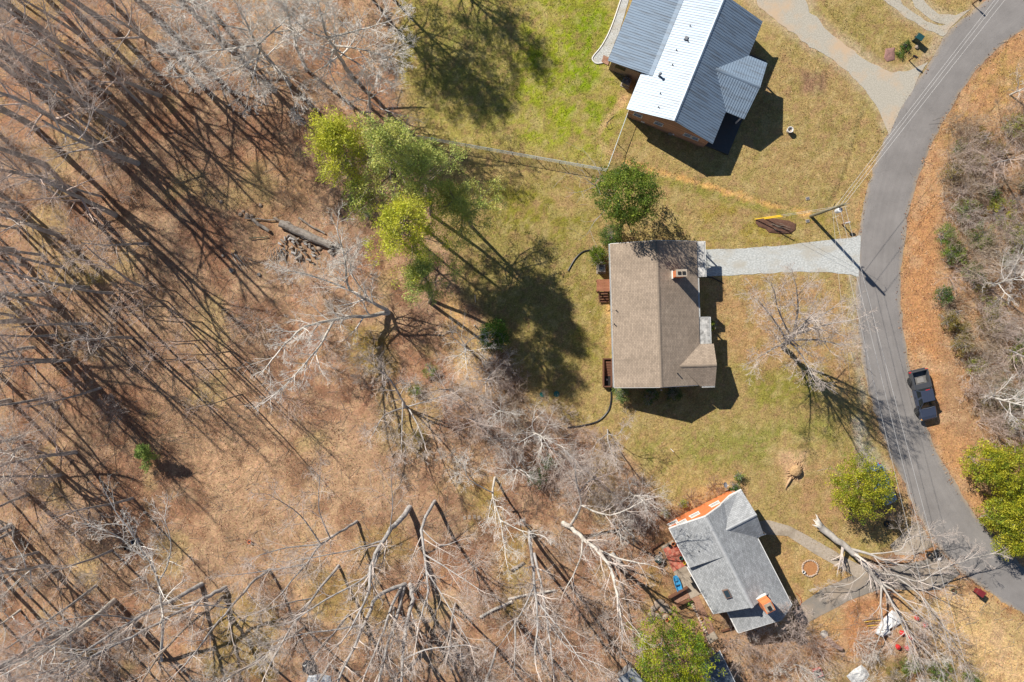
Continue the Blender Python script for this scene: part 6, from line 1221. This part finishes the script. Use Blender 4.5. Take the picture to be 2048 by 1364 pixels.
fw = [(595, 474), (600, 480), (588, 478), (607, 483), (614, 480), (584, 486), (592, 489), (600, 491), (610, 492), (620, 490), (577, 493), (587, 496), (597, 499), (607, 501), (617, 499), (627, 495), (572, 484), (565, 490), (573, 502), (583, 505), (593, 508), (603, 511), (614, 508), (624, 505), (632, 502), (566, 478), (580, 472), (570, 470), (586, 468), (602, 470), (612, 472), (620, 478), (560, 500), (590, 516), (605, 518), (628, 512), (618, 516), (636, 490), (575, 478), (595, 484)]
for k, (x, y) in enumerate(fw):
    a = sr.choice((.3, .3, 1.2, -.4, .9)) + sr.uniform(-.6, .6); L = sr.uniform(6, 11) * .5; r = sr.uniform(.08, .15); x += sr.uniform(-5, 7); y += sr.uniform(-4, 5)
    log(gp(x - L * math.cos(a), y - L * math.sin(a), r) + Vector((0, 0, sr.random() * .16)), gp(x + L * math.cos(a), y + L * math.sin(a), r) + Vector((0, 0, sr.random() * .16)), r, 'cut firewood billet in the scattered heap below the huge log', 'firewood billets in the heap', (weathered, bark_brown, bark_grey)[k % 3], 'firewood', 2)
for k in range(16):
    x = 540 + sr.uniform(0, 34); y = sr.uniform(496, 520); a = sr.uniform(1.1, 2.1); L = sr.uniform(10, 24)
    stick(gp(x, y - L / 2, .05) + Vector((0, 0, .03 * k)), gp(x + L * math.cos(a), y + L / 2, .05) + Vector((0, 0, .02 * k)), .045, weathered if k % 2 else bark_brown, 'thick branch stacked upright at the left end of the firewood heap', 'branches at the firewood heap', 'branch')
for k in range(9):
    stick(gp(464 + 4.2 * k + sr.uniform(-1, 1), 506 + 1.2 * k, .04), gp(484 + 4.6 * k, 540 - 2 * k + sr.uniform(-2, 2), .04), .035, bark_pale if k < 3 else bark_brown, 'thin pole in the bundle lying left of the firewood heap', 'poles in the bundle on the leaf slope', 'pole', 3)
for x, y, r, h, lb in ((467, 502, .22, .2, 'pale cut stump above the bundle of poles'), (463, 541, .25, .25, 'dark stump below the bundle of poles'), (517, 549, .2, .2, 'dark stump right of the bundle of poles'), (445, 511, .14, .12, 'tiny dark stump left of the bundle of poles')):
    g = G(x, y); o = thing('tree_stump', lb, 'stump', g); MB().lathe([(r * 1.3, -.1), (r * 1.05, .05), (r, h), (r * .9, h + .01)], 12).build('bark', bark_brown, o); MB().lathe([(.01, h), (r * .9, h), (r * .9, h + .014), (.01, h + .016)], 12).build('cut_face', endgrain if 'pale' in lb else weathered, o)
rock_m = mat_noise('grey_rock', alb(150, 132, 116), alb(188, 170, 152), scale=3, rough=.95, bump=.4)
for k, (x, y, r, lb) in enumerate(((480, 428, .25, 'grey boulder, leftmost of the row left of the logs'), (486, 422, .2, 'grey boulder topmost of the row left of the logs'), (494, 430, .26, 'grey boulder in the middle of the row left of the logs'), (503, 432, .24, 'grey boulder right end of the row left of the logs'), (443, 404, .22, 'pale stone beside the long trunk shadow'), (100, 800, .5, 'large pale boulder near the left edge'), (112, 812, .35, 'smaller boulder next to the large one at the left edge'), (520, 410, .2, 'stone in the trunk shadow above the logs'), (638, 496, .26, 'round stone beside the big log end'), (700, 1196, .22, 'small rock alone on the bare ground in the lower wood'), (478, 832, .16, 'small stone at the foot of the leaf slope'), (45, 1085, .22, 'pale stone at the lower left edge'))):
    g = G(x, y); MB().rock((g.x, g.y, g.z + r * .25), r, k + 5).one('boulder', rock_m, lb, 'rock', 'boulders in the wood', smooth=False)
# stepping stones
for k, x in enumerate((929, 939, 949, 958, 975)):
    MB().box(tuple(G(x, 1035 - (k % 3), .03)), (.3, .4, .08), rz=sr.uniform(-.2, .2)).one('stepping_stone', rock_m, 'small square stepping stone in the short row on mossy ground', 'stone', 'stepping stones in the lower wood', bevel=.015)
# junk and containers in the wood
def tarp(pts, h, mat, label, name='tarp', seed=0):
    rg = random.Random(seed); a = np.array([tuple(P(*p))[:2] for p in pts]); c = a.mean(0); n = len(a); vs = []
    for k in (1.0, .8, .55, .25):
        for i, p in enumerate(a): vs.append((*(c + (p - c) * (k + rg.uniform(-.06, .06))), max(.02, h * (1 - k) ** .6 * rg.uniform(.6, 1.25))))
    fs = [(r_ * n + i, r_ * n + (i + 1) % n, (r_ + 1) * n + (i + 1) % n, (r_ + 1) * n + i) for r_ in range(3) for i in range(n)] + [tuple(3 * n + i for i in range(n))]
    return MB().add(vs, fs).one(name, mat, label, 'tarp')
tarp([(603, 1328), (612, 1320), (624, 1322), (634, 1332), (632, 1346), (618, 1350), (606, 1342)], .5, mat_flat('black_tarp', (.02, .022, .028), rough=.3), 'shiny black bag heap at the bottom edge', 'rubbish_bag', 1)
tarp([(618, 1352), (640, 1346), (660, 1352), (664, 1372), (630, 1380), (612, 1368)], .5, mat_flat('silver_tarp', (.30, .34, .38), rough=.35), 'silver blue tarp cut by the bottom edge', 'tarp', 2)
def tub(px, py, s_, mat, label, ang=.4, name='plastic_tub'):
    o = thing(name, label, 'tub', G(px, py), ang); w_, d_, h_ = s_
    m = MB()
    for x, y, a, b in ((-w_ / 2, 0, .03, d_), (w_ / 2, 0, .03, d_), (0, -d_ / 2, w_, .03), (0, d_ / 2, w_, .03)): m.box((x, y, h_ / 2), (a + (.03 if a > .1 else 0), b, h_))
    m.build('side', mat, o); MB().box((0, 0, .02), (w_ - .04, d_ - .04, .03)).build('base', mat, o); MB().box((0, 0, h_ * .55), (w_ - .06, d_ - .06, .03)).build('contents', dark, o); return o
tub(920, 1312, (.62, .42, .4), mat_flat('blue_tub', (.05, .10, .17)), 'dark blue tub among the trunks at the lower middle'); tub(272, 1082, (.7, .5, .35), mat_flat('grey_tub', (.24, .28, .33)), 'grey blue tub under the white barked tree'); tub(255, 1094, (.4, .4, .4), black_pl, 'small black tub beside the grey blue one'); bucket(500, 1083, .17, .3, mat_flat('orange_plastic', (.75, .16, .03)), 'bucket', 'small orange bucket under thin twigs in the lower left wood', 'bucket')
tub(1634, 1344, (.85, .8, .4), mat_flat('pink_plastic', (.62, .19, .18)), 'pink plastic tub among brush at the bottom edge', .35)
tarp([(1693, 1352), (1706, 1340), (1722, 1330), (1734, 1338), (1738, 1350), (1728, 1364), (1706, 1368)], .3, mat_noise('torn_white_sheet', (.30, .30, .29), (.66, .65, .63), scale=5, rough=.6), 'torn white plastic sheet at the bottom edge', 'plastic_sheet', 5)
tarp([(1752, 1262), (1764, 1240), (1784, 1220), (1802, 1230), (1806, 1244), (1792, 1252), (1780, 1256), (1770, 1266), (1760, 1268)], .5, mat_noise('crumpled_white', (.42, .43, .44), (.68, .68, .67), scale=2, rough=.55), 'crumpled white sheet under the fallen tree branches', 'plastic_sheet', 3)
MB().tube([P(1752, 1262, .12), P(1764, 1268, .3), P(1778, 1262, .14)], [.28, .3, .24], 10).one('white_barrel', white_pl, 'white plastic drum lying by the crumpled sheet', 'drum')
for k, (x, y, lb) in enumerate(((1832, 1234, 'red plastic piece at the top of the debris under the fallen tree'), (1848, 1248, 'red plastic piece right of the others under the fallen tree'), (1802, 1264, 'red plastic piece in the middle of the debris'), (1820, 1272, 'red plastic seat piece under the thick fallen branches'), (1794, 1292, 'red plastic drum at the bottom of the debris'), (1812, 1294, 'red plastic piece beside the red drum'))):
    g = G(x, y); o = thing('red_container', lb, 'container', g, k * .7, 'red plastic pieces under the fallen tree'); MB().lathe([(.2, 0), (.26, .25), (.24, .4), (.1, .44)], 12).build('body', mat_flat('red_plastic', (.55, .035, .035), rough=.4), o); MB().tube([(-.15, 0, .42), (-.1, 0, .52), (.1, 0, .52), (.15, 0, .42)], .025, 6).build('handle', _mats['red_plastic'], o)
for k in range(5): stick(P(1726 + 3 * k, 1240 + 4 * k, .08), P(1768 - 2 * k, 1236 + 5 * k, .1), .03, yellow if k in (1, 3) else bark_brown, 'board lying left of the crumpled white sheet', 'boards by the white sheet', 'board', 2)
def tyre(px, py, label, dz=0, tilt=0):
    g = G(px, py, dz); M = Matrix.Rotation(tilt, 3, 'X'); n = 18; m = 8; vs = []
    for i in range(n):
        a = 2 * math.pi * i / n
        for j in range(m):
            b = 2 * math.pi * j / m; vs.append(g + M @ Vector(((.25 + .1 * math.cos(b)) * math.cos(a), (.25 + .1 * math.cos(b)) * math.sin(a), .1 + .1 * math.sin(b))))
    return MB().add(vs, [(i * m + j, i * m + (j + 1) % m, ((i + 1) % n) * m + (j + 1) % m, ((i + 1) % n) * m + j) for i in range(n) for j in range(m)]).one('old_tyre', rubber, label, 'tyre', 'old tyres by the road', smooth=True)
tyre(1858, 1110, 'old tyre nearest the concrete apron by the road', 0); tyre(1866, 1117, 'old tyre lying lowest in the pile by the road', .02, .2); tyre(1872, 1106, 'old tyre at the right of the pile by the road', .05, -.3); tub(1876, 1110, (.7, .4, .3), mat_flat('grey_crate', (.1, .1, .11)), 'dark crate on the roadside junk pile', -.5, 'crate'); MB().box(tuple(P(1879, 1118, .3)), (.32, .24, .06), rz=.4).one('scrap_panel', white_pl, 'small white panel on the roadside junk pile', 'panel')
tyre(1773, 1047, 'old tyre in the shade of the yellow green tree', 0)
bucket(1905, 1180, .25, .3, mat_noise('mossy_stone', (.10, .10, .05), (.2, .19, .12), scale=4), 'planter', 'mossy round planter on the straw near the road bend', 'planter', hole=mulch)

# ------------------------------------------------------------------ garden of the grey roofed house
o = thing('patio', 'concrete patio with red tiles behind the grey roofed house', 'patio', P(1350, 1120))
MB().slab([P(1322, 1094, .05), P(1346, 1080, .05), P(1402, 1188, .05), P(1376, 1200, .05)], .12).build('slab', concrete, o, world=True)
tm = [mat_noise('red_tile_%d' % k, alb(*c), alb(*(min(255, x + 18) for x in c)), scale=4, rough=.85, bump=.15) for k, c in enumerate(((196, 104, 84), (206, 132, 110), (178, 78, 58)))]
o_, ex, ey = P(1326, 1098, .075), (P(1350, 1086) - P(1326, 1098)), (P(1343, 1136) - P(1326, 1098)); ex = ex / 4; ey = ey / 5
for i in range(5):
    for j in range(6):
        q = o_ + ex * (i + .5) + ey * (j + .5); a_, b_ = ex * .47, ey * .47
        MB().slab([q - a_ - b_, q + a_ - b_, q + a_ + b_, q - a_ + b_], .05).build('tile', tm[2 if i > 3 else (i + j) % 2], o, world=True)
o = thing('brick_landing', 'small brick landing with low walls below the patio', 'landing', P(1362, 1192)); MB().slab([P(1342, 1192, .1), P(1372, 1178, .1), P(1380, 1194, .1), P(1352, 1208, .1)], .14).build('paving', mat_rows('brick_paving', np.array(alb(176, 128, 104)), np.array(alb(196, 150, 124)), np.array(alb(150, 130, 112)), .22, .11), o, world=True)
for a, b in (((1336, 1194), (1374, 1172)), ((1352, 1210), (1380, 1196))):
    p, q = P(*a), P(*b); MB().box(tuple((p + q) / 2 + Vector((0, 0, .3))), ((q - p).length, .12, .6), rz=math.atan2((q - p).y, (q - p).x)).build('low_wall', wood_brown, o, world=True)
sheet('brick_path', [(1380, 1196), (1396, 1190), (1430, 1262), (1426, 1282), (1412, 1284), (1400, 1250)], .03, _mats['brick_paving'], 'brick garden path along the back of the grey roofed house', 'path', jit=.03)
sheet('concrete_step', [(1411, 1272), (1428, 1262), (1436, 1276), (1418, 1288)], .07, concrete, 'pale concrete landing at the end of the brick path', 'pavement', jit=.0)
o = thing('stone_border', 'row of pale edging stones beside the brick path', 'border', P(1400, 1230))
for k in range(15):
    x = 1382 + k * 2.3; y = 1204 + k * 4.6; MB().rock(P(x, y, .08), sr.uniform(.14, .22), k + 90, (1, .8, .6)).build('stone', stone_m, o, world=True)
o = thing('rock_border', 'curved border of flat grey rocks left of the brick landing', 'border', P(1325, 1215))
for k, (x, y, r) in enumerate(((1318, 1205, .55), (1328, 1214, .5), (1338, 1222, .4), (1308, 1216, .45), (1302, 1228, .4), (1316, 1232, .42), (1302, 1240, .36), (1330, 1234, .36))): MB().rock(P(x, y, .1), r, k + 120, (1, .8, .35)).build('rock', rock_m, o, world=True)
o = thing('retaining_border', 'low timber edging along the planted bank behind the patio', 'edging', P(1312, 1105))
for a, b in (((1302, 1098), (1322, 1140)), ((1302, 1098), (1326, 1082)), ((1442, 1262), (1476, 1252))):
    p, q = P(*a), P(*b); MB().box(tuple((p + q) / 2 + Vector((0, 0, .1))), ((q - p).length, .12, .24), rz=math.atan2((q - p).y, (q - p).x)).build('timber', wood_brown, o, world=True)
o = thing('kayak', 'bright blue sled shaped boat on the concrete patio', 'boat', P(1355, 1168), math.atan2(-42, 14)); cy_ = mat_flat('bright_blue_plastic', (.06, .34, .62), rough=.3)
m = MB(); st = [(-.95, .18, .1), (-.7, .3, .14), (0, .34, .16), (.7, .3, .14), (.95, .18, .1)]; vs = []
for x, w_, h_ in st: vs += [(x, -w_ * .6, .05), (x, -w_, .05 + h_ * 1.6), (x, -w_ * .8, .05 + h_ * 1.7), (x, -w_ * .45, .12), (x, w_ * .45, .12), (x, w_ * .8, .05 + h_ * 1.7), (x, w_, .05 + h_ * 1.6), (x, w_ * .6, .05)]
m.add(vs, [(i * 8 + k, i * 8 + (k + 1) % 8, (i + 1) * 8 + (k + 1) % 8, (i + 1) * 8 + k) for i in range(4) for k in range(8)] + [tuple(range(8)), tuple(32 + k for k in range(7, -1, -1))]); m.build('hull', cy_, o); MB().box((.05, 0, .26), (.1, .6, .04)).build('thwart', mat_flat('dark_blue_strap', (.03, .06, .1)), o); MB().box((-.4, 0, .24), (.05, .56, .03)).build('thwart', _mats['dark_blue_strap'], o)
for x, y, r, h, mt, lb in ((1346, 1087, .2, .34, terr, 'terracotta pot at the corner of the red tiles'), (1339, 1091, .16, .3, black_pl, 'black pot beside the terracotta pot on the tiles'), (1361, 1115, .2, .36, lid_m, 'teal pot under the eave of the grey roofed house'), (1368, 1125, .14, .3, yellow, 'yellow pot under the eave of the grey roofed house'), (1401, 1236, .14, .25, mat_flat('ochre_pot', alb(200, 150, 50)), 'ochre pot beside the edging stones'), (1333, 1238, .16, .25, mat_flat('coral_pot', alb(220, 100, 70)), 'coral red pot by the rock border'), (1319, 1105, .13, .25, steel, 'grey pot on the edge of the patio')):
    bucket(x, y, r, h, mt, 'plant_pot', lb, 'pot', True, 'pots around the patio')
for x, y, lb in ((1384, 1154, 'upper dark garden chair against the back wall of the grey roofed house'), (1386, 1166, 'lower dark garden chair against the back wall of the grey roofed house')):
    o = thing('garden_chair', lb, 'chair', P(x, y, 0), R(-60), 'chairs behind the grey roofed house'); MB().box((0, 0, .42), (.46, .46, .05)).build('seat', black_pl, o); MB().box((.22, 0, .68), (.05, .46, .5)).build('backrest', black_pl, o)
    for a in (-.2, .2):
        for b in (-.2, .2): MB().box((a, b, .2), (.04, .04, .4)).build('leg', black_pl, o)
o = thing('patio_table', 'round dark green table at the edge of the patio', 'table', P(1314, 1115)); MB().lathe([(.01, .68), (.42, .68), (.42, .72), (.01, .73)], 20).build('top', mat_flat('table_green', (.03, .05, .045)), o); MB().tube([(0, 0, 0), (0, 0, .68)], .04, 8).build('stem', black_pl, o); MB().lathe([(.01, 0), (.22, 0), (.2, .04), (.01, .06)], 14).build('foot', black_pl, o); MB().lathe([(.01, .74), (.07, .74), (.09, .82), (.01, .83)], 10).build('bowl', white_pl, o)
# satellite dish by the orange wall
o = thing('satellite_dish', 'grey satellite dish on a post beside the orange brick wall', 'dish', P(1445, 967)); MB().tube([(0, 0, -.1), (.05, -.02, .75)], .035, 8).build('mast', steel, o)
M = Matrix.Rotation(R(38), 3, 'Y') @ Matrix.Rotation(R(-15), 3, 'X'); MB().lathe([(.01, .0), (.15, .01), (.28, .05), (.3, .065), (.28, .055), (.15, .02), (.01, .012)], 20, (.05, -.02, .82), M).build('reflector', mat_flat('dish_grey', (.25, .27, .31)), o); MB().tube([(.05, -.02, .78), (.3, -.05, 1.0)], .015, 6).build('feed_arm', steel, o); MB().box((.3, -.05, 1.02), (.07, .07, .1)).build('receiver', white_pl, o)
log(gp(1451, 981, .1), gp(1463, 976, .1), .09, 'dark log against the orange brick wall', None, bark_brown)
# wood chips / litter shaded yard of the metal roofed house
MB().rock(tuple(P(1834, 94, .08)), .22, 77).one('boulder', rock_m, 'pale stone by the ground cover near the mailbox', 'rock', smooth=False)
mound('mulch_bed', [(1771, 97), (1790, 94), (1790, 120), (1774, 124), (1768, 116)], .1, mat_noise('pink_mulch', alb(150, 112, 104), alb(176, 136, 124), scale=8, bump=.6), 'small pinkish mulch bed left of the mailbox ground cover', 'mulch bed')
# stone edging and slab of the addition side yard
sheet('side_path', [(1262, -60), (1240, 10), (1222, 60), (1205, 92), (1188, 112), (1186, 120), (1193, 126), (1204, 125), (1216, 118), (1240, 60), (1275, -60)], .02, gravel, 'gravel strip with pale edging beside the side addition', 'path', jit=.03)
ed = catmull([tuple(P(*p))[:2] for p in ((1260, -60), (1238, 10), (1220, 60), (1203, 92), (1187, 112), (1185, 120), (1193, 127), (1205, 126))], 5); MB().tube([(a[0], a[1], .05) for a in ed], .06, 6).one('path_edging', white_trim, 'white curved edging of the gravel strip', 'edging')
MB().slab([P(1207, 110, .1), P(1220, 116, .1), P(1216, 130, .1), P(1203, 124, .1)], .12).one('brick_step', _mats['brick_paving'], 'small brick step at the corner of the side addition', 'step')

# ------------------------------------------------------------------ loose ground cover: fallen leaves and grass tufts
rg = np.random.default_rng(77)
def sample(n, prob):
    x = rg.uniform(-57, 57, n * 4); y = rg.uniform(-39, 39, n * 4); i = np.clip(np.searchsorted(GX, x), 0, len(GX) - 1); j = np.clip(np.searchsorted(GY, y), 0, len(GY) - 1)
    k = rg.random(len(x)) < prob[i, j]; return x[k][:n], y[k][:n], i[k][:n], j[k][:n]
RSD = sdf(ROAD_POLY, 40); ROADM = RSD < -7
DRV = np.zeros(XX.shape, bool)
for p in ([(1404, 495), (1560, 488), (1725, 470), (1725, 556), (1404, 556)], [(1460, -70), (1610, -70), (1700, 80), (1860, 120), (1770, 270), (1690, 146), (1510, 14)], [(1584, 1222), (1760, 1130), (1920, 1140), (1880, 1180), (1602, 1256)]): DRV |= sdf(p, 40) < -5
HM = np.zeros(XX.shape, bool)
for p in HOUSES_PX: HM |= sdf(p, 40) < -12
clump = sm(-.12, .2, N3 + .5 * N1)
lit = np.where(ROADM | DRV | HM, 0, np.clip(1 - LAWN, 0, 1) * (.12 + .88 * clump) + VERGE * .18 + .03)
x, y, i, j = sample(70000, lit.clip(0, 1)); n = len(x); z = np.where(RSD[i, j] < 5, np.maximum(gz(x, y), .05), gz(x, y)) + .02; s_ = rg.uniform(.06, .17, n)
d = rg.normal(size=(n, 3)); d[:, 2] *= .35; d /= np.linalg.norm(d, axis=1, keepdims=True); t = np.cross(d, rg.normal(size=(n, 3)) * (.3, .3, 1)); t /= np.linalg.norm(t, axis=1, keepdims=True)
c0 = np.stack([x, y, z], -1); V = np.stack([c0 - d * s_[:, None] * .5, c0 + t * s_[:, None] * .35 + (0, 0, .015), c0 + d * s_[:, None] * .5, c0 - t * s_[:, None] * .35 + (0, 0, .015)], 1).reshape(-1, 3)
pal = np.array([alb(196, 152, 112), alb(176, 118, 84), alb(214, 176, 138), alb(150, 104, 76), alb(224, 190, 152), alb(188, 136, 98)]); cl = pal[rg.integers(0, 6, n)] * rg.uniform(.55, 1.3, (n, 1))
tag(link('leaf_litter', mesh_np('leaf_litter', V, np.arange(n * 4).reshape(n, 4), np.repeat(cl, 4, 0)), mat_leaf('dry_leaf', trans=.1)), 'fallen brown leaves strewn over the wood floor', 'leaves', kind='stuff')
gr = np.where(ROADM | DRV | HM, 0, (LAWN * (.35 + .65 * clump) + VERGE * .35 * clump))
x, y, i, j = sample(150000, gr.clip(0, 1)); n = len(x); z = gz(x, y) - .01; hgt = rg.uniform(.04, .14, n); a = rg.random(n) * 6.283; q = rg.normal(size=(n, 2)) * .05
w2 = np.stack([np.cos(a), np.sin(a)], -1) * rg.uniform(.02, .05, (n, 1)); c0 = np.stack([x, y, z], -1); A = c0.copy(); A[:, :2] -= w2; B_ = c0.copy(); B_[:, :2] += w2; T = c0.copy(); T[:, :2] += q; T[:, 2] += hgt
cl = C[i, j] * rg.uniform(.55, 1.6, (n, 1)) * (1 + rg.normal(size=(n, 3)) * .08)
tag(link('grass_tufts', mesh_np('grass_tufts', np.stack([A, B_, T], 1).reshape(-1, 3), np.arange(n * 3).reshape(n, 3), np.repeat(cl, 3, 0).clip(.01, .7)), mat_leaf('grass_blade', trans=.25, rough=.7)), 'short winter grass on the lawns and verge', 'grass', kind='stuff')
# twigs lying about
n = 8000; x, y, i, j = sample(n, np.clip(1 - LAWN - VERGE, 0, 1) * ~(ROADM | DRV | HM)); n = len(x); z = gz(x, y) + .04; a = rg.random(n) * 6.283; L = rg.uniform(.2, 1.6, n) ** 1.3; e = np.stack([np.cos(a), np.sin(a), rg.normal(size=n) * .06], -1) * L[:, None]; sd_ = np.stack([-np.sin(a), np.cos(a), 0 * a], -1) * .014
c0 = np.stack([x, y, z], -1); V = np.stack([c0 - sd_, c0 + sd_, c0 + (0, 0, .024), c0 + e - sd_ * .5, c0 + e + sd_ * .5, c0 + e + (0, 0, .012)], 1).reshape(-1, 3); b6 = (np.arange(n) * 6)[:, None]
Fq = np.concatenate([b6 + np.array([0, 1, 4, 3]), b6 + np.array([1, 2, 5, 4]), b6 + np.array([2, 0, 3, 5])])
tag(link('fallen_twigs', mesh_np('fallen_twigs', V, Fq), mat_noise('twig_litter', (.22, .18, .15), (.42, .37, .32), scale=.7, rough=.9)), 'fallen twigs scattered on the wood floor', 'twigs', kind='stuff')
